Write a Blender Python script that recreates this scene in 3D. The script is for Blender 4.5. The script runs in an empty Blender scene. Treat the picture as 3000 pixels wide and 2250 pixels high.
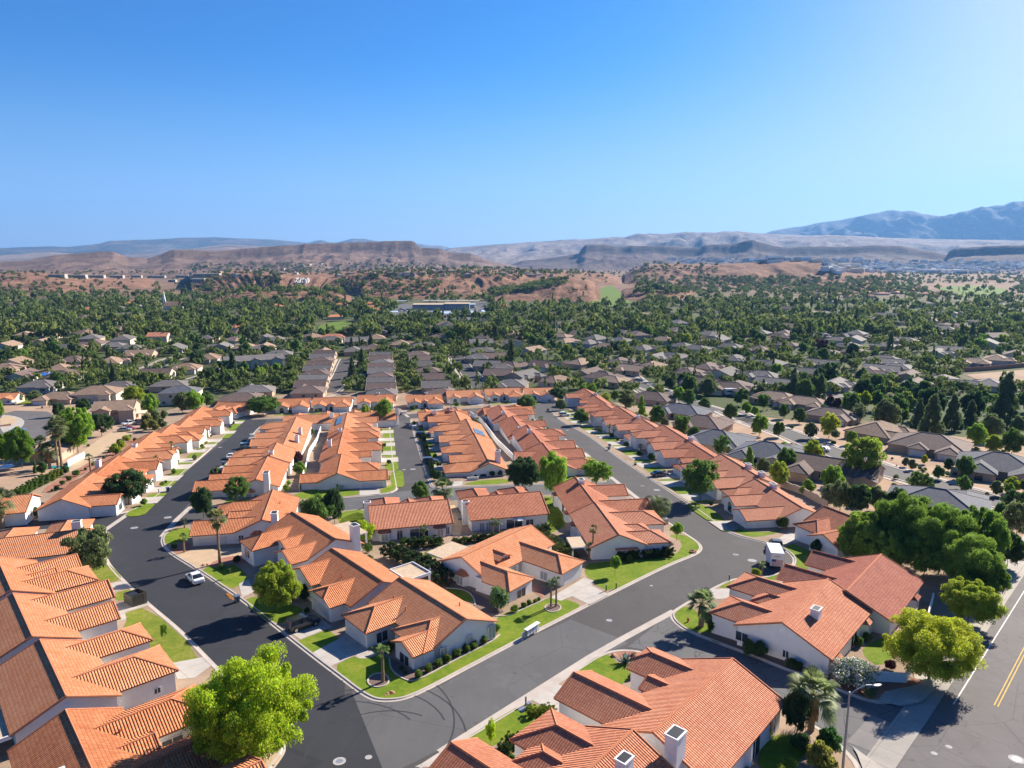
import bpy, bmesh, math, random
import numpy as np
from mathutils import Vector, Matrix, noise
from mathutils.geometry import tessellate_polygon
random.seed(7); rng = np.random.default_rng(7)
SC = bpy.context.scene; COL = SC.collection
R = math.radians
# ---------------------------------------------------------------- survey: camera and the lie of the land
F = 2083.0; YH = 755.0; H0 = 43.0; K = 0.0708; Y1 = 300.0; Y2 = 345.0
PIT = math.atan((1125-YH)/F); CP, SP = math.cos(PIT), math.sin(PIT)
def zg(y):
    if y < Y1: return -K*y
    if y < Y2:
        t = y-Y1; return -K*Y1-K*(t-t*t/(2*(Y2-Y1)))
    return -K*Y1-K*(Y2-Y1)/2
def ray(px, py):
    a = (px-1500)/F; b = (1125-py)/F
    return (a, CP+b*SP, -SP+b*CP)
def W(px, py, h=0.0):
    d = ray(px, py); lo, hi = 1.0, 60000.0
    for i in range(60):
        m = (lo+hi)/2
        if H0+m*d[2]-zg(m*d[1])-h > 0: lo = m
        else: hi = m
    return (lo*d[0], lo*d[1], lo*d[2]+H0)
def PR(x, y, z):
    z -= H0; dep = y*CP-z*SP; up = y*SP+z*CP
    return (1500+F*x/dep, 1125-F*up/dep)
TL = dict(T1=(0,1500,2.212),T2=(700,1500,2.212),T3=(1300,1500,2.212),T4=(2000,1500,2.212),U1=(0,1100,2.765),U2=(550,1100,2.765),U3=(1100,1100,2.765),U4=(1600,1100,2.765),U5=(2200,1100,2.765),Z1=(1000,1150,5.53),Z2=(1500,1150,5.53),Z3=(1800,1350,5.53),Z4=(500,1150,5.53),Z5=(850,950,5.53),Z0=(0,1150,5.53),V1=(0,550,2.765),V2=(700,550,2.765),V3=(1400,550,2.765),V4=(2200,550,2.765),P=(0,0,1.0))
def tp(t, x, y):
    a = TL[t]; return a[0]+x/a[2], a[1]+y/a[2]
def G(t, x, y, h=0.0): return W(*tp(t, x, y), h)
def G2(t, pts): return [G(t, *p)[:2] for p in pts]
# ---------------------------------------------------------------- objects
def obj(name, me, parent=None):
    o = bpy.data.objects.new(name, me); COL.objects.link(o)
    if parent is not None: o.parent = parent
    return o
def tag(o, label=None, cat=None, group=None, kind=None):
    if label: o['label'] = label
    if cat: o['category'] = cat
    if group: o['group'] = group
    if kind: o['kind'] = kind
    return o
def thing(name, label, cat, loc, rz=0.0, group=None):
    o = obj(name, None); o.location = loc; o.rotation_euler = (0, 0, rz); o.empty_display_size = 0.3
    return tag(o, label, cat, group)
def copy_tree(o, parent=None):
    c = o.copy(); COL.objects.link(c)
    if parent is not None: c.parent = parent
    for ch in list(o.children): copy_tree(ch, c)
    return c
class MB:
    def __init__(s): s.v = []; s.f = []; s.m = []
    def poly(s, pts, m=0):
        n = len(s.v); s.v += [tuple(p) for p in pts]; s.f.append(tuple(range(n, n+len(pts)))); s.m.append(m)
    def slab(s, pts, t, m=0, me=None):
        a = Vector(pts[0]); n = (Vector(pts[1])-a).cross(Vector(pts[2])-a)
        if n.z < 0: pts = pts[::-1]
        lo = [(p[0], p[1], p[2]-t) for p in pts]; me = m if me is None else me
        s.poly(pts, m); s.poly(lo[::-1], me)
        k = len(pts)
        for i in range(k):
            j = (i+1) % k; s.poly([pts[i], lo[i], lo[j], pts[j]], me)
    def box(s, x0, x1, y0, y1, z0, z1, m=0, mt=None):
        p = [(x0,y0),(x1,y0),(x1,y1),(x0,y1)]
        s.poly([(a,b,z1) for a,b in p], m if mt is None else mt); s.poly([(a,b,z0) for a,b in p[::-1]], m)
        for i in range(4):
            a, b = p[i], p[(i+1)%4]; s.poly([(a[0],a[1],z0),(b[0],b[1],z0),(b[0],b[1],z1),(a[0],a[1],z1)], m)
    def prism(s, prof, x0, x1, m=0, ax='x'):
        # prof: list of (q, z) ; extruded along x (or y)
        mk = (lambda q, z, e: (e, q, z)) if ax == 'x' else (lambda q, z, e: (q, e, z))
        a = [mk(q, z, x0) for q, z in prof]; b = [mk(q, z, x1) for q, z in prof]
        if ax == 'x': s.poly(a[::-1], m); s.poly(b, m)
        else: s.poly(a, m); s.poly(b[::-1], m)
        k = len(prof)
        for i in range(k):
            j = (i+1) % k; q = [a[i], a[j], b[j], b[i]]
            s.poly(q if ax == 'x' else q[::-1], m)
    def cyl(s, p0, p1, r0, r1=None, n=8, m=0, cap=True):
        r1 = r0 if r1 is None else r1; p0 = Vector(p0); p1 = Vector(p1); d = (p1-p0).normalized()
        u = d.orthogonal().normalized(); w = d.cross(u)
        A = [p0+(u*math.cos(i*2*math.pi/n)+w*math.sin(i*2*math.pi/n))*r0 for i in range(n)]
        B = [p1+(u*math.cos(i*2*math.pi/n)+w*math.sin(i*2*math.pi/n))*r1 for i in range(n)]
        for i in range(n): j = (i+1) % n; s.poly([A[i], A[j], B[j], B[i]], m)
        if cap: s.poly(A[::-1], m); s.poly(B, m)
    def tube(s, pts, rad, n=6, m=0):
        for i in range(len(pts)-1):
            r = rad if not hasattr(rad, '__len__') else rad[i]; r2 = rad if not hasattr(rad, '__len__') else rad[i+1]
            s.cyl(pts[i], pts[i+1], r, r2, n, m, True)
    def loft(s, rings, m=0, cap=True):
        k = len(rings[0])
        for a, b in zip(rings[:-1], rings[1:]):
            for i in range(k): j = (i+1) % k; s.poly([a[i], a[j], b[j], b[i]], m)
        if cap: s.poly(rings[0][::-1], m); s.poly(rings[-1], m)
    def mesh(s, name, mats, uv=False, smooth=False):
        me = bpy.data.meshes.new(name); me.from_pydata(s.v, [], s.f)
        for m in mats: me.materials.append(m)
        me.polygons.foreach_set('material_index', s.m)
        if smooth: me.polygons.foreach_set('use_smooth', [True]*len(s.f))
        if uv:
            l = me.uv_layers.new(name='UVMap'); data = []
            for p in me.polygons:
                n = p.normal; up = Vector((0,0,1))-n*n.z
                if up.length < 0.05: up = Vector((0,1,0))
                up.normalize(); u = up.cross(n)
                for vi in p.vertices:
                    c = me.vertices[vi].co; data += [c.dot(u), c.dot(up)]
            l.data.foreach_set('uv', data)
        return me
    def build(s, name, mats, parent=None, uv=False, smooth=False):
        return obj(name, s.mesh(name, mats, uv, smooth), parent)
def chaikin(p, n=2, closed=True):
    for _ in range(n):
        q = []; k = len(p)
        rg = range(k) if closed else range(k-1)
        if not closed: q.append(p[0])
        for i in rg:
            a, b = p[i], p[(i+1) % k]
            q.append((a[0]*.75+b[0]*.25, a[1]*.75+b[1]*.25)); q.append((a[0]*.25+b[0]*.75, a[1]*.25+b[1]*.75))
        if not closed: q.append(p[-1])
        p = q
    return p
def area(p): return sum(p[i][0]*p[(i+1)%len(p)][1]-p[(i+1)%len(p)][0]*p[i][1] for i in range(len(p)))/2
def offset(p, d, closed=True):
    out = []; k = len(p)
    for i in range(k):
        a = p[(i-1) % k] if closed or i > 0 else p[i]; b = p[(i+1) % k] if closed or i < k-1 else p[i]
        tx, ty = b[0]-a[0], b[1]-a[1]; l = math.hypot(tx, ty) or 1
        out.append((p[i][0]-ty/l*d, p[i][1]+tx/l*d))
    return out
SHEETS = {}
def sheet(name, p, dz, mat):
    """lay a flat polygon of ground cover on the land, dz above it; one object per name"""
    mb = SHEETS.setdefault(name, (MB(), mat))[0]
    if area(p) < 0: p = p[::-1]
    v = [Vector((a, b, 0)) for a, b in p]
    for t in tessellate_polygon([v]):
        q = [(p[i][0], p[i][1], zg(p[i][1])+dz) for i in t]
        if (Vector(q[1])-Vector(q[0])).cross(Vector(q[2])-Vector(q[0])).z < 0: q = q[::-1]
        mb.poly(q, 0)
def strip(mb, line, prof, closed=False, m=0):
    """prof: list of (offset to the left of the line, height)"""
    L = [offset(line, o, closed) for o, h in prof]; k = len(line)
    for i in range(k if closed else k-1):
        j = (i+1) % k
        for a in range(len(prof)-1):
            q = [L[a][i], L[a][j], L[a+1][j], L[a+1][i]]; h = [prof[a][1], prof[a][1], prof[a+1][1], prof[a+1][1]]
            mb.poly([(c[0], c[1], zg(c[1])+z) for c, z in zip(q, h)], m)
def ordinal(n):
    w = ['zeroth','first','second','third','fourth','fifth','sixth','seventh','eighth','ninth','tenth','eleventh','twelfth','thirteenth','fourteenth','fifteenth','sixteenth','seventeenth','eighteenth','nineteenth']
    if n < 20: return w[n]
    if n == 100: return 'hundredth'
    if n > 100: return 'hundred-and-'+ordinal(n-100)
    t = {2:'twenty',3:'thirty',4:'forty',5:'fifty',6:'sixty',7:'seventy',8:'eighty',9:'ninety'}[n//10]
    if n % 10: return t+'-'+w[n % 10]
    return t[:-1]+'ieth'
# ---------------------------------------------------------------- materials
class NT:
    def __init__(s, name):
        s.m = bpy.data.materials.new(name); s.m.use_nodes = True; s.t = s.m.node_tree; s.t.nodes.clear()
        s.out = s.n('ShaderNodeOutputMaterial'); s.b = s.n('ShaderNodeBsdfPrincipled'); s.l(s.b.outputs[0], s.out.inputs[0])
    def n(s, ty, **k):
        x = s.t.nodes.new(ty)
        for a, b in k.items():
            if isinstance(a, str) and a.startswith('i_'): x.inputs[a[2:].replace('_', ' ')].default_value = b
            else: setattr(x, a, b)
        return x
    def l(s, a, b): s.t.links.new(a, b)
    def math(s, op, a, b=None, c=None):
        x = s.n('ShaderNodeMath', operation=op)
        for i, v in enumerate((a, b, c)):
            if v is None: continue
            if hasattr(v, 'is_linked'): s.l(v, x.inputs[i])
            else: x.inputs[i].default_value = v
        return x.outputs[0]
    def noise(s, vec, scale, detail=4, rough=.55):
        x = s.n('ShaderNodeTexNoise'); x.inputs['Scale'].default_value = scale; x.inputs['Detail'].default_value = detail; x.inputs['Roughness'].default_value = rough
        if vec is not None: s.l(vec, x.inputs['Vector'])
        return x.outputs['Fac']
    def ramp(s, fac, stops):
        x = s.n('ShaderNodeValToRGB'); e = x.color_ramp.elements
        while len(e) < len(stops): e.new(.5)
        for q, (p, c) in zip(e, stops): q.position = p; q.color = (*c, 1) if len(c) == 3 else c
        s.l(fac, x.inputs[0]); return x.outputs[0]
    def mix(s, fac, a, b, mode='MIX'):
        x = s.n('ShaderNodeMix', data_type='RGBA', blend_type=mode)
        for i, v in ((0, fac), (6, a), (7, b)):
            if hasattr(v, 'is_linked'): s.l(v, x.inputs[i])
            elif i == 0: x.inputs[0].default_value = v
            else: x.inputs[i].default_value = (*v, 1)
        return x.outputs[2]
    def bump(s, h, strength=.5, dist=.05):
        x = s.n('ShaderNodeBump'); x.inputs['Strength'].default_value = strength; x.inputs['Distance'].default_value = dist
        s.l(h, x.inputs['Height']); s.l(x.outputs[0], s.b.inputs['Normal'])
    def geo(s): return s.n('ShaderNodeNewGeometry').outputs['Position']
    def oc(s): return s.n('ShaderNodeTexCoord').outputs['Object']
    def base(s, c, rough=.85, spec=.2):
        if hasattr(c, 'is_linked'): s.l(c, s.b.inputs['Base Color'])
        else: s.b.inputs['Base Color'].default_value = (*c, 1)
        s.b.inputs['Roughness'].default_value = rough; s.b.inputs['Specular IOR Level'].default_value = spec
        return s.m
def plain(name, c, rough=.8, spec=.3, metal=0, var=0.12, sc=1.5):
    t = NT(name); f = t.noise(t.oc(), sc, 5)
    lo = tuple(x*(1-var) for x in c); hi = tuple(min(1, x*(1+var)) for x in c)
    t.base(t.ramp(f, [(.3, lo), (.7, hi)]), rough, spec); t.b.inputs['Metallic'].default_value = metal
    return t.m
def tile_mat(name, dark, mid, lite, wu=.27, wv=.37, bstr=1.0, bdist=.105, flat=False):
    t = NT(name); uv = t.n('ShaderNodeUVMap').outputs[0]; sp = t.n('ShaderNodeSeparateXYZ'); t.l(uv, sp.inputs[0])
    cu = t.math('DIVIDE', sp.outputs[0], wu); cv = t.math('DIVIDE', sp.outputs[1], wv)
    wob = t.noise(t.oc(), .8, 2); cv = t.math('ADD', cv, t.math('MULTIPLY', wob, .35))
    fu = t.math('FRACT', cu); fv = t.math('FRACT', cv)
    barrel = t.math('SINE', t.math('MULTIPLY', fu, math.pi))
    course = t.math('SUBTRACT', 1.0, fv)
    h = t.math('ADD', t.math('MULTIPLY', barrel, .25 if flat else .9), t.math('MULTIPLY', t.math('POWER', course, .6), .75))
    wn = t.n('ShaderNodeTexWhiteNoise', noise_dimensions='2D'); cb = t.n('ShaderNodeCombineXYZ')
    t.l(t.math('FLOOR', cu), cb.inputs[0]); t.l(t.math('FLOOR', cv), cb.inputs[1]); t.l(cb.outputs[0], wn.inputs['Vector'])
    big = t.noise(t.oc(), .35, 5, .6)
    oi = t.n('ShaderNodeObjectInfo').outputs['Random']
    f = t.math('ADD', t.math('MULTIPLY', wn.outputs['Value'], .26), t.math('ADD', t.math('MULTIPLY', big, .62), t.math('MULTIPLY', t.math('SUBTRACT', oi, .3), .34)))
    c = t.ramp(f, [(.2, dark), (.5, mid), (.85, lite)])
    # joints between courses, with the shade under each tile's lower edge painted in
    gap = t.math('GREATER_THAN', fv, .86); c = t.mix(t.math('MULTIPLY', gap, .38), c, tuple(x*.35 for x in dark))
    st = t.noise(t.oc(), 1.7, 6, .7); c = t.mix(t.math('MULTIPLY', t.math('GREATER_THAN', st, .66), .25), c, (.2, .12, .08))
    t.base(c, .85, .2); t.bump(h, bstr, bdist); return t.m
M = {}
M['tile'] = tile_mat('orange_clay_tile', (.45,.145,.058), (.59,.22,.095), (.68,.315,.165))
M['tile_red'] = tile_mat('red_clay_tile', (.37,.12,.062), (.50,.185,.10), (.59,.265,.155))
M['tile_shaded'] = tile_mat('shade_painted_red_tile', (.25,.075,.05), (.36,.115,.075), (.44,.17,.11)); M['tile_edge'] = plain('clay_ridge_tile', (.50,.185,.09), .85, .2)  # darker red tile has the grove's shade painted into its colour
M['tile_under'] = plain('tile_edge_fascia', (.30,.10,.05), .9, .1)  # dark red-brown fascia colour of roof edges and undersides
M['tan'] = tile_mat('tan_concrete_tile', (.22,.14,.09), (.31,.205,.14), (.40,.28,.20), .30, .36, .8, .07)
M['brown'] = tile_mat('brown_concrete_tile', (.105,.068,.055), (.155,.105,.088), (.21,.15,.125), .33, .36, .7, .06, True)
M['grey'] = tile_mat('grey_concrete_tile', (.115,.10,.092), (.17,.152,.142), (.235,.215,.20), .33, .36, .7, .06, True)
M['slate'] = tile_mat('slate_concrete_tile', (.07,.075,.09), (.11,.115,.135), (.16,.165,.185), .33, .36, .7, .06, True)
M['gedge'] = plain('roof_hip_tile', (.24,.19,.16), .9, .1)
def stucco(name, c):
    t = NT(name); p = t.oc(); f = t.noise(p, .6, 6, .6); s = t.noise(p, 25, 3)
    col = t.ramp(f, [(.25, tuple(x*.88 for x in c)), (.6, c)])
    t.base(col, .9, .15); t.bump(s, .25, .02); return t.m
M['stucco'] = stucco('white_stucco', (.80,.775,.74)); M['cream'] = stucco('cream_stucco', (.62,.54,.43)); M['tanwall'] = stucco('tan_stucco', (.46,.34,.25)); M['greywall'] = stucco('grey_stucco', (.44,.41,.38)); M['stonewall'] = stucco('sand_stone_wall', (.40,.32,.25)); M['brick'] = stucco('red_block', (.36,.19,.13))
M['storagewall'] = stucco('pale_blue_steel_wall', (.27,.31,.34))
M['garage'] = plain('white_garage_panel', (.63,.62,.60), .5, .4, var=.04); M['trim'] = plain('white_trim', (.8,.79,.77), .5, .4, var=.04)
M['garage_brown'] = plain('brown_garage_panel', (.10,.06,.045), .5, .4)
def glass(name, c=(.02,.028,.035)):
    t = NT(name); f = t.noise(t.oc(), .7, 2); t.base(t.ramp(f, [(.35, c), (.65, tuple(x*3 for x in c))]), .08, .6); return t.m
M['glass'] = glass('window_glass'); M['blind'] = plain('window_blind', (.32,.34,.34), .35, .5, var=.15, sc=3)
M['carglass'] = glass('car_glass', (.012,.014,.018))
M['metal'] = plain('grey_metal', (.35,.35,.36), .4, .5, .7); M['dark'] = plain('dark_iron', (.02,.02,.022), .5, .4); M['darkgreen'] = plain('green_paint', (.015,.035,.022), .5, .4); M['galv'] = plain('galvanised_steel', (.33,.33,.34), .4, .5, .5)
M['beigeflat'] = plain('beige_deck_roof', (.50,.38,.26), .8, .2); M['whiteflat'] = plain('white_patio_panel', (.75,.72,.68), .7, .3)
def asphalt(name, c, cracks=0, patch=.16):
    t = NT(name); p = t.geo(); n1 = t.noise(p, 60, 3, .7); n2 = t.noise(p, .16, 5, .6)
    mp = t.n('ShaderNodeMapping'); t.l(p, mp.inputs[0]); mp.inputs['Rotation'].default_value = (0,0,R(45)); mp.inputs['Scale'].default_value = (.6,.05,1)
    n3 = t.noise(mp.outputs[0], 1.2, 4, .6)
    f = t.math('ADD', t.math('MULTIPLY', n1, .45), t.math('ADD', t.math('MULTIPLY', n2, .35), t.math('MULTIPLY', n3, .2)))
    col = t.ramp(f, [(.3, tuple(x*(1-patch*1.6) for x in c)), (.7, tuple(x*(1+patch*1.8) for x in c))])
    ov = t.n('ShaderNodeTexVoronoi'); ov.inputs['Scale'].default_value = .45; t.l(p, ov.inputs['Vector']); col = t.mix(t.math('MULTIPLY', t.math('LESS_THAN', ov.outputs['Distance'], t.math('MULTIPLY', n2, .22)), .35), col, tuple(x*.5 for x in c)); st = t.noise(p, .05, 6, .7); col = t.mix(t.math('MULTIPLY', t.math('GREATER_THAN', st, .56), .16), col, tuple(min(1, x*1.7) for x in c))
    sc_ = t.n('ShaderNodeTexVoronoi', feature='DISTANCE_TO_EDGE'); sc_.inputs['Scale'].default_value = .085; av = t.n('ShaderNodeVectorMath', operation='ADD'); t.l(p, av.inputs[0]); t.l(t.n('ShaderNodeTexNoise', i_Scale=.25).outputs['Color'], av.inputs[1]); t.l(av.outputs[0], sc_.inputs['Vector'])
    col = t.mix(t.math('MULTIPLY', t.math('LESS_THAN', sc_.outputs['Distance'], .0045), .35), col, tuple(x*.45 for x in c))
    if cracks:
        wv = t.noise(p, .8, 3); v = t.n('ShaderNodeTexVoronoi', feature='DISTANCE_TO_EDGE'); v.inputs['Scale'].default_value = .33
        ad = t.n('ShaderNodeVectorMath', operation='ADD'); t.l(p, ad.inputs[0]); t.l(wv, ad.inputs[1]); t.l(ad.outputs[0], v.inputs['Vector'])
        k = t.math('LESS_THAN', v.outputs['Distance'], .012); col = t.mix(t.math('MULTIPLY', k, cracks), col, (.02,.02,.02))
    t.base(col, .85, .25); t.bump(n1, .25, .02); return t.m
M['asphalt'] = asphalt('fresh_asphalt', (.064,.058,.057)); M['asphalt_dark'] = asphalt('sealed_asphalt', (.029,.030,.035)); M['asphalt_grey'] = asphalt('worn_asphalt', (.092,.09,.09)); M['asphalt_old'] = asphalt('old_cracked_asphalt', (.105,.102,.102), .7); M['asphalt_main'] = asphalt('main_road_asphalt', (.115,.103,.10), .25, .22)
def concrete(name, c, joint=0):
    t = NT(name); p = t.geo(); n1 = t.noise(p, 30, 3, .7); n2 = t.noise(p, .5, 6, .65)
    f = t.math('ADD', t.math('MULTIPLY', n1, .3), t.math('MULTIPLY', n2, .7))
    col = t.ramp(f, [(.3, tuple(x*.78 for x in c)), (.7, tuple(min(1, x*1.12) for x in c))])
    if joint:
        mp = t.n('ShaderNodeMapping'); t.l(p, mp.inputs[0]); mp.inputs['Rotation'].default_value = (0,0,R(44.5)); sp = t.n('ShaderNodeSeparateXYZ'); t.l(mp.outputs[0], sp.inputs[0])
        a = t.math('LESS_THAN', t.math('FRACT', t.math('DIVIDE', sp.outputs[0], joint)), .018); b = t.math('LESS_THAN', t.math('FRACT', t.math('DIVIDE', sp.outputs[1], joint)), .018)
        col = t.mix(t.math('MULTIPLY', t.math('MAXIMUM', a, b), .6), col, (.1,.09,.08))
    t.base(col, .9, .2); t.bump(n1, .15, .02); return t.m
M['kerb'] = concrete('kerb_concrete', (.44,.38,.33)); M['concrete'] = concrete('driveway_concrete', (.43,.39,.345), 3.05); M['apron'] = concrete('worn_gutter_concrete', (.33,.30,.265), 3.05); M['slab'] = concrete('grey_apron_slab', (.20,.185,.175), 4.5); M['walk'] = concrete('sidewalk_concrete', (.40,.36,.315), 1.8); M['paver'] = concrete('tan_paver', (.46,.33,.21)); M['redgravel'] = concrete('red_gravel', (.33,.15,.10)); M['brickbed'] = concrete('bed_mulch', (.17,.115,.095))
def grass(name, a, b, dry):
    t = NT(name); p = t.geo(); n1 = t.noise(p, 40, 3, .8); n2 = t.noise(p, .35, 5, .6); n3 = t.noise(p, 1.6, 4, .6)
    f = t.math('ADD', t.math('MULTIPLY', n1, .35), t.math('ADD', t.math('MULTIPLY', n2, .4), t.math('MULTIPLY', n3, .3)))
    col = t.ramp(f, [(.40, a), (.53, b), (.68, dry)]); t.base(col, .95, .1); t.bump(n1, .6, .05); return t.m
M['lawn'] = grass('mown_lawn', (.075,.135,.012), (.135,.195,.014), (.235,.225,.035)); M['lawn_dry'] = grass('patchy_lawn', (.085,.13,.016), (.15,.18,.02), (.29,.235,.07)); M['golf'] = grass('golf_grass', (.075,.14,.02), (.11,.175,.025), (.17,.2,.04))
def ground(name, stops, sc=.05, sc2=1.2, bump=.3):
    t = NT(name); p = t.geo(); n2 = t.noise(p, sc, 7, .65); n3 = t.noise(p, sc2, 5, .7)
    f = t.math('ADD', t.math('MULTIPLY', n2, .6), t.math('MULTIPLY', n3, .4))
    col = t.ramp(f, stops); t.base(col, .95, .1); t.bump(n3, bump, .1); return t.m
M['lot'] = ground('lot_gravel', [(.3, (.16,.12,.085)), (.5, (.30,.215,.15)), (.7, (.40,.28,.20))], .12, 3)
M['desert_lot'] = ground('tan_yard_gravel', [(.3, (.22,.15,.10)), (.5, (.37,.25,.17)), (.7, (.47,.33,.23))], .06, 2)
def terrain_mat():
    t = NT('valley_ground'); p = t.geo(); sp = t.n('ShaderNodeSeparateXYZ'); t.l(p, sp.inputs[0])
    n2 = t.noise(p, .012, 8, .65); n3 = t.noise(p, .25, 6, .7)
    f = t.math('ADD', t.math('MULTIPLY', n2, .6), t.math('MULTIPLY', n3, .4))
    near = t.ramp(f, [(.34, (.045,.07,.022)), (.50, (.075,.09,.035)), (.60, (.15,.125,.075)), (.72, (.28,.20,.14))])
    far = t.ramp(f, [(.3, (.10,.075,.045)), (.5, (.20,.125,.08)), (.7, (.33,.195,.12))])
    k = t.math('DIVIDE', t.math('SUBTRACT', sp.outputs[1], 1050.0), 400.0); k = t.math('MINIMUM', t.math('MAXIMUM', k, 0.0), 1.0)
    t.base(t.mix(k, near, far), .95, .1); return t.m
M['terrain'] = terrain_mat()
def rock(name, a, b, c, sc, scrub=.35):
    t = NT(name); p = t.geo(); mp = t.n('ShaderNodeMapping'); t.l(p, mp.inputs[0]); mp.inputs['Scale'].default_value = (1,1,5)
    n2 = t.noise(mp.outputs[0], sc, 10, .72); n3 = t.noise(p, sc*12, 8, .8)
    f = t.math('ADD', t.math('MULTIPLY', n2, .62), t.math('MULTIPLY', n3, .38))
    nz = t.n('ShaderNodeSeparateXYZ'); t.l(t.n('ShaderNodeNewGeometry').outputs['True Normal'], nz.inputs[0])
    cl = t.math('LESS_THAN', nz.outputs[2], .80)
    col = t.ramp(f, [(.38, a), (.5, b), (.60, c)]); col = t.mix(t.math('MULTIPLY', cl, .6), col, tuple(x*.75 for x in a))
    # outcrop ledges and scrub: dark flecks on the open slope
    led = t.noise(mp.outputs[0], sc*5, 6, .8); col = t.mix(t.math('MULTIPLY', t.math('GREATER_THAN', led, .60), .55), col, tuple(x*.55 for x in a))
    v = t.n('ShaderNodeTexVoronoi'); v.inputs['Scale'].default_value = sc*22; t.l(p, v.inputs['Vector']); dn = t.noise(p, sc*2, 3)
    k = t.math('MULTIPLY', t.math('LESS_THAN', v.outputs['Distance'], t.math('MULTIPLY', dn, .55)), scrub); col = t.mix(k, col, (.045,.05,.03))
    t.base(col, .95, .1); t.bump(f, 1.0, .10/sc); return t.m
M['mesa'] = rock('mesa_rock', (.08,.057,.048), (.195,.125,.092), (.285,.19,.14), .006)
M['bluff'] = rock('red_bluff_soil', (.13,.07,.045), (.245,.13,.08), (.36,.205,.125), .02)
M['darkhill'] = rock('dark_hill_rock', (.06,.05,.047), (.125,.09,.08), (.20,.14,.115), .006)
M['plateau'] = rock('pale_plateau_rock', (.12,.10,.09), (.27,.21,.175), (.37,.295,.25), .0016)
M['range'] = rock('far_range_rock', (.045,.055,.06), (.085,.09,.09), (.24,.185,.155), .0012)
def leaf_mat(name, tint=1.0):
    t = NT(name); oi = t.n('ShaderNodeObjectInfo'); g = t.n('ShaderNodeNewGeometry')
    hs = t.n('ShaderNodeHueSaturation'); t.l(oi.outputs['Color'], hs.inputs['Color'])
    t.l(t.math('ADD', .47, t.math('MULTIPLY', g.outputs['Random Per Island'], .05)), hs.inputs['Hue'])
    t.l(t.math('ADD', .55, t.math('MULTIPLY', g.outputs['Random Per Island'], .9)), hs.inputs['Value'])
    t.base(hs.outputs[0], .55, .25)
    tr = t.n('ShaderNodeBsdfTranslucent'); t.l(hs.outputs[0], tr.inputs[0]); mx = t.n('ShaderNodeMixShader'); mx.inputs[0].default_value = .5
    t.l(t.b.outputs[0], mx.inputs[1]); t.l(tr.outputs[0], mx.inputs[2]); t.l(mx.outputs[0], t.out.inputs[0]); return t.m
M['leaf'] = leaf_mat('foliage')
def leaf_fixed(name, c):
    t = NT(name); g = t.n('ShaderNodeNewGeometry'); hs = t.n('ShaderNodeHueSaturation'); hs.inputs['Color'].default_value = (*c, 1)
    n = t.noise(t.geo(), .02, 3); t.l(t.math('ADD', .46, t.math('MULTIPLY', n, .08)), hs.inputs['Hue'])
    t.l(t.math('ADD', .5, t.math('MULTIPLY', g.outputs['Random Per Island'], .9)), hs.inputs['Value']); t.base(hs.outputs[0], .6, .2)
    tr = t.n('ShaderNodeBsdfTranslucent'); t.l(hs.outputs[0], tr.inputs[0]); mx = t.n('ShaderNodeMixShader'); mx.inputs[0].default_value = .4; t.l(t.b.outputs[0], mx.inputs[1]); t.l(tr.outputs[0], mx.inputs[2]); t.l(mx.outputs[0], t.out.inputs[0]); return t.m
M['wood1'] = leaf_fixed('wood_foliage_dark', (.125,.17,.045)); M['wood2'] = leaf_fixed('wood_foliage_mid', (.185,.24,.058)); M['wood3'] = leaf_fixed('wood_foliage_light', (.25,.295,.075)); M['scrub'] = leaf_fixed('desert_scrub', (.11,.12,.06))
M['flower'] = leaf_fixed('white_blossom', (.62,.62,.56)); M['pink'] = plain('pink_blossom', (.5,.16,.2), .7, .2)
M['bark'] = plain('bark', (.16,.115,.08), .95, .1, var=.35, sc=6); M['palmbark'] = plain('palm_trunk_bark', (.24,.165,.105), .95, .1, var=.35, sc=8); M['skirt'] = plain('dead_palm_fronds', (.40,.24,.10), .95, .1, var=.3, sc=8)
M['boulder'] = plain('sandstone_boulder', (.42,.22,.13), .95, .1, var=.25, sc=3)
M['skid'] = plain('tyre_rubber_mark', (.036,.036,.039), .8, .2); M['tyre'] = plain('tyre_rubber', (.015,.015,.016), .8, .2); M['rim'] = plain('alloy_rim', (.45,.45,.46), .3, .5, .8)
def paint(name, c):
    t = NT(name); t.base(c, .28, .5); t.b.inputs['Coat Weight'].default_value = .6; t.b.inputs['Coat Roughness'].default_value = .06; return t.m
for k, c in dict(white=(.78,.78,.78), black=(.012,.012,.014), navy=(.02,.024,.05), silver=(.36,.39,.40), slate=(.08,.09,.11), blue=(.02,.16,.55), red=(.45,.03,.03), teal=(.30,.38,.38)).items(): M['p_'+k] = paint(k+'_car_paint', c)
M['lamp_red'] = plain('tail_lamp', (.35,.01,.01), .2, .5); M['lamp_clear'] = plain('head_lamp', (.7,.7,.7), .15, .6)
M['bin'] = plain('blue_grey_bin', (.10,.135,.19), .5, .4); M['dumpster'] = plain('dumpster_steel', (.085,.08,.068), .5, .4, .3); M['orange'] = plain('orange_ramp', (.55,.22,.04), .7, .3); M['lid'] = plain('dark_lid', (.02,.02,.024), .5, .4)
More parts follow.
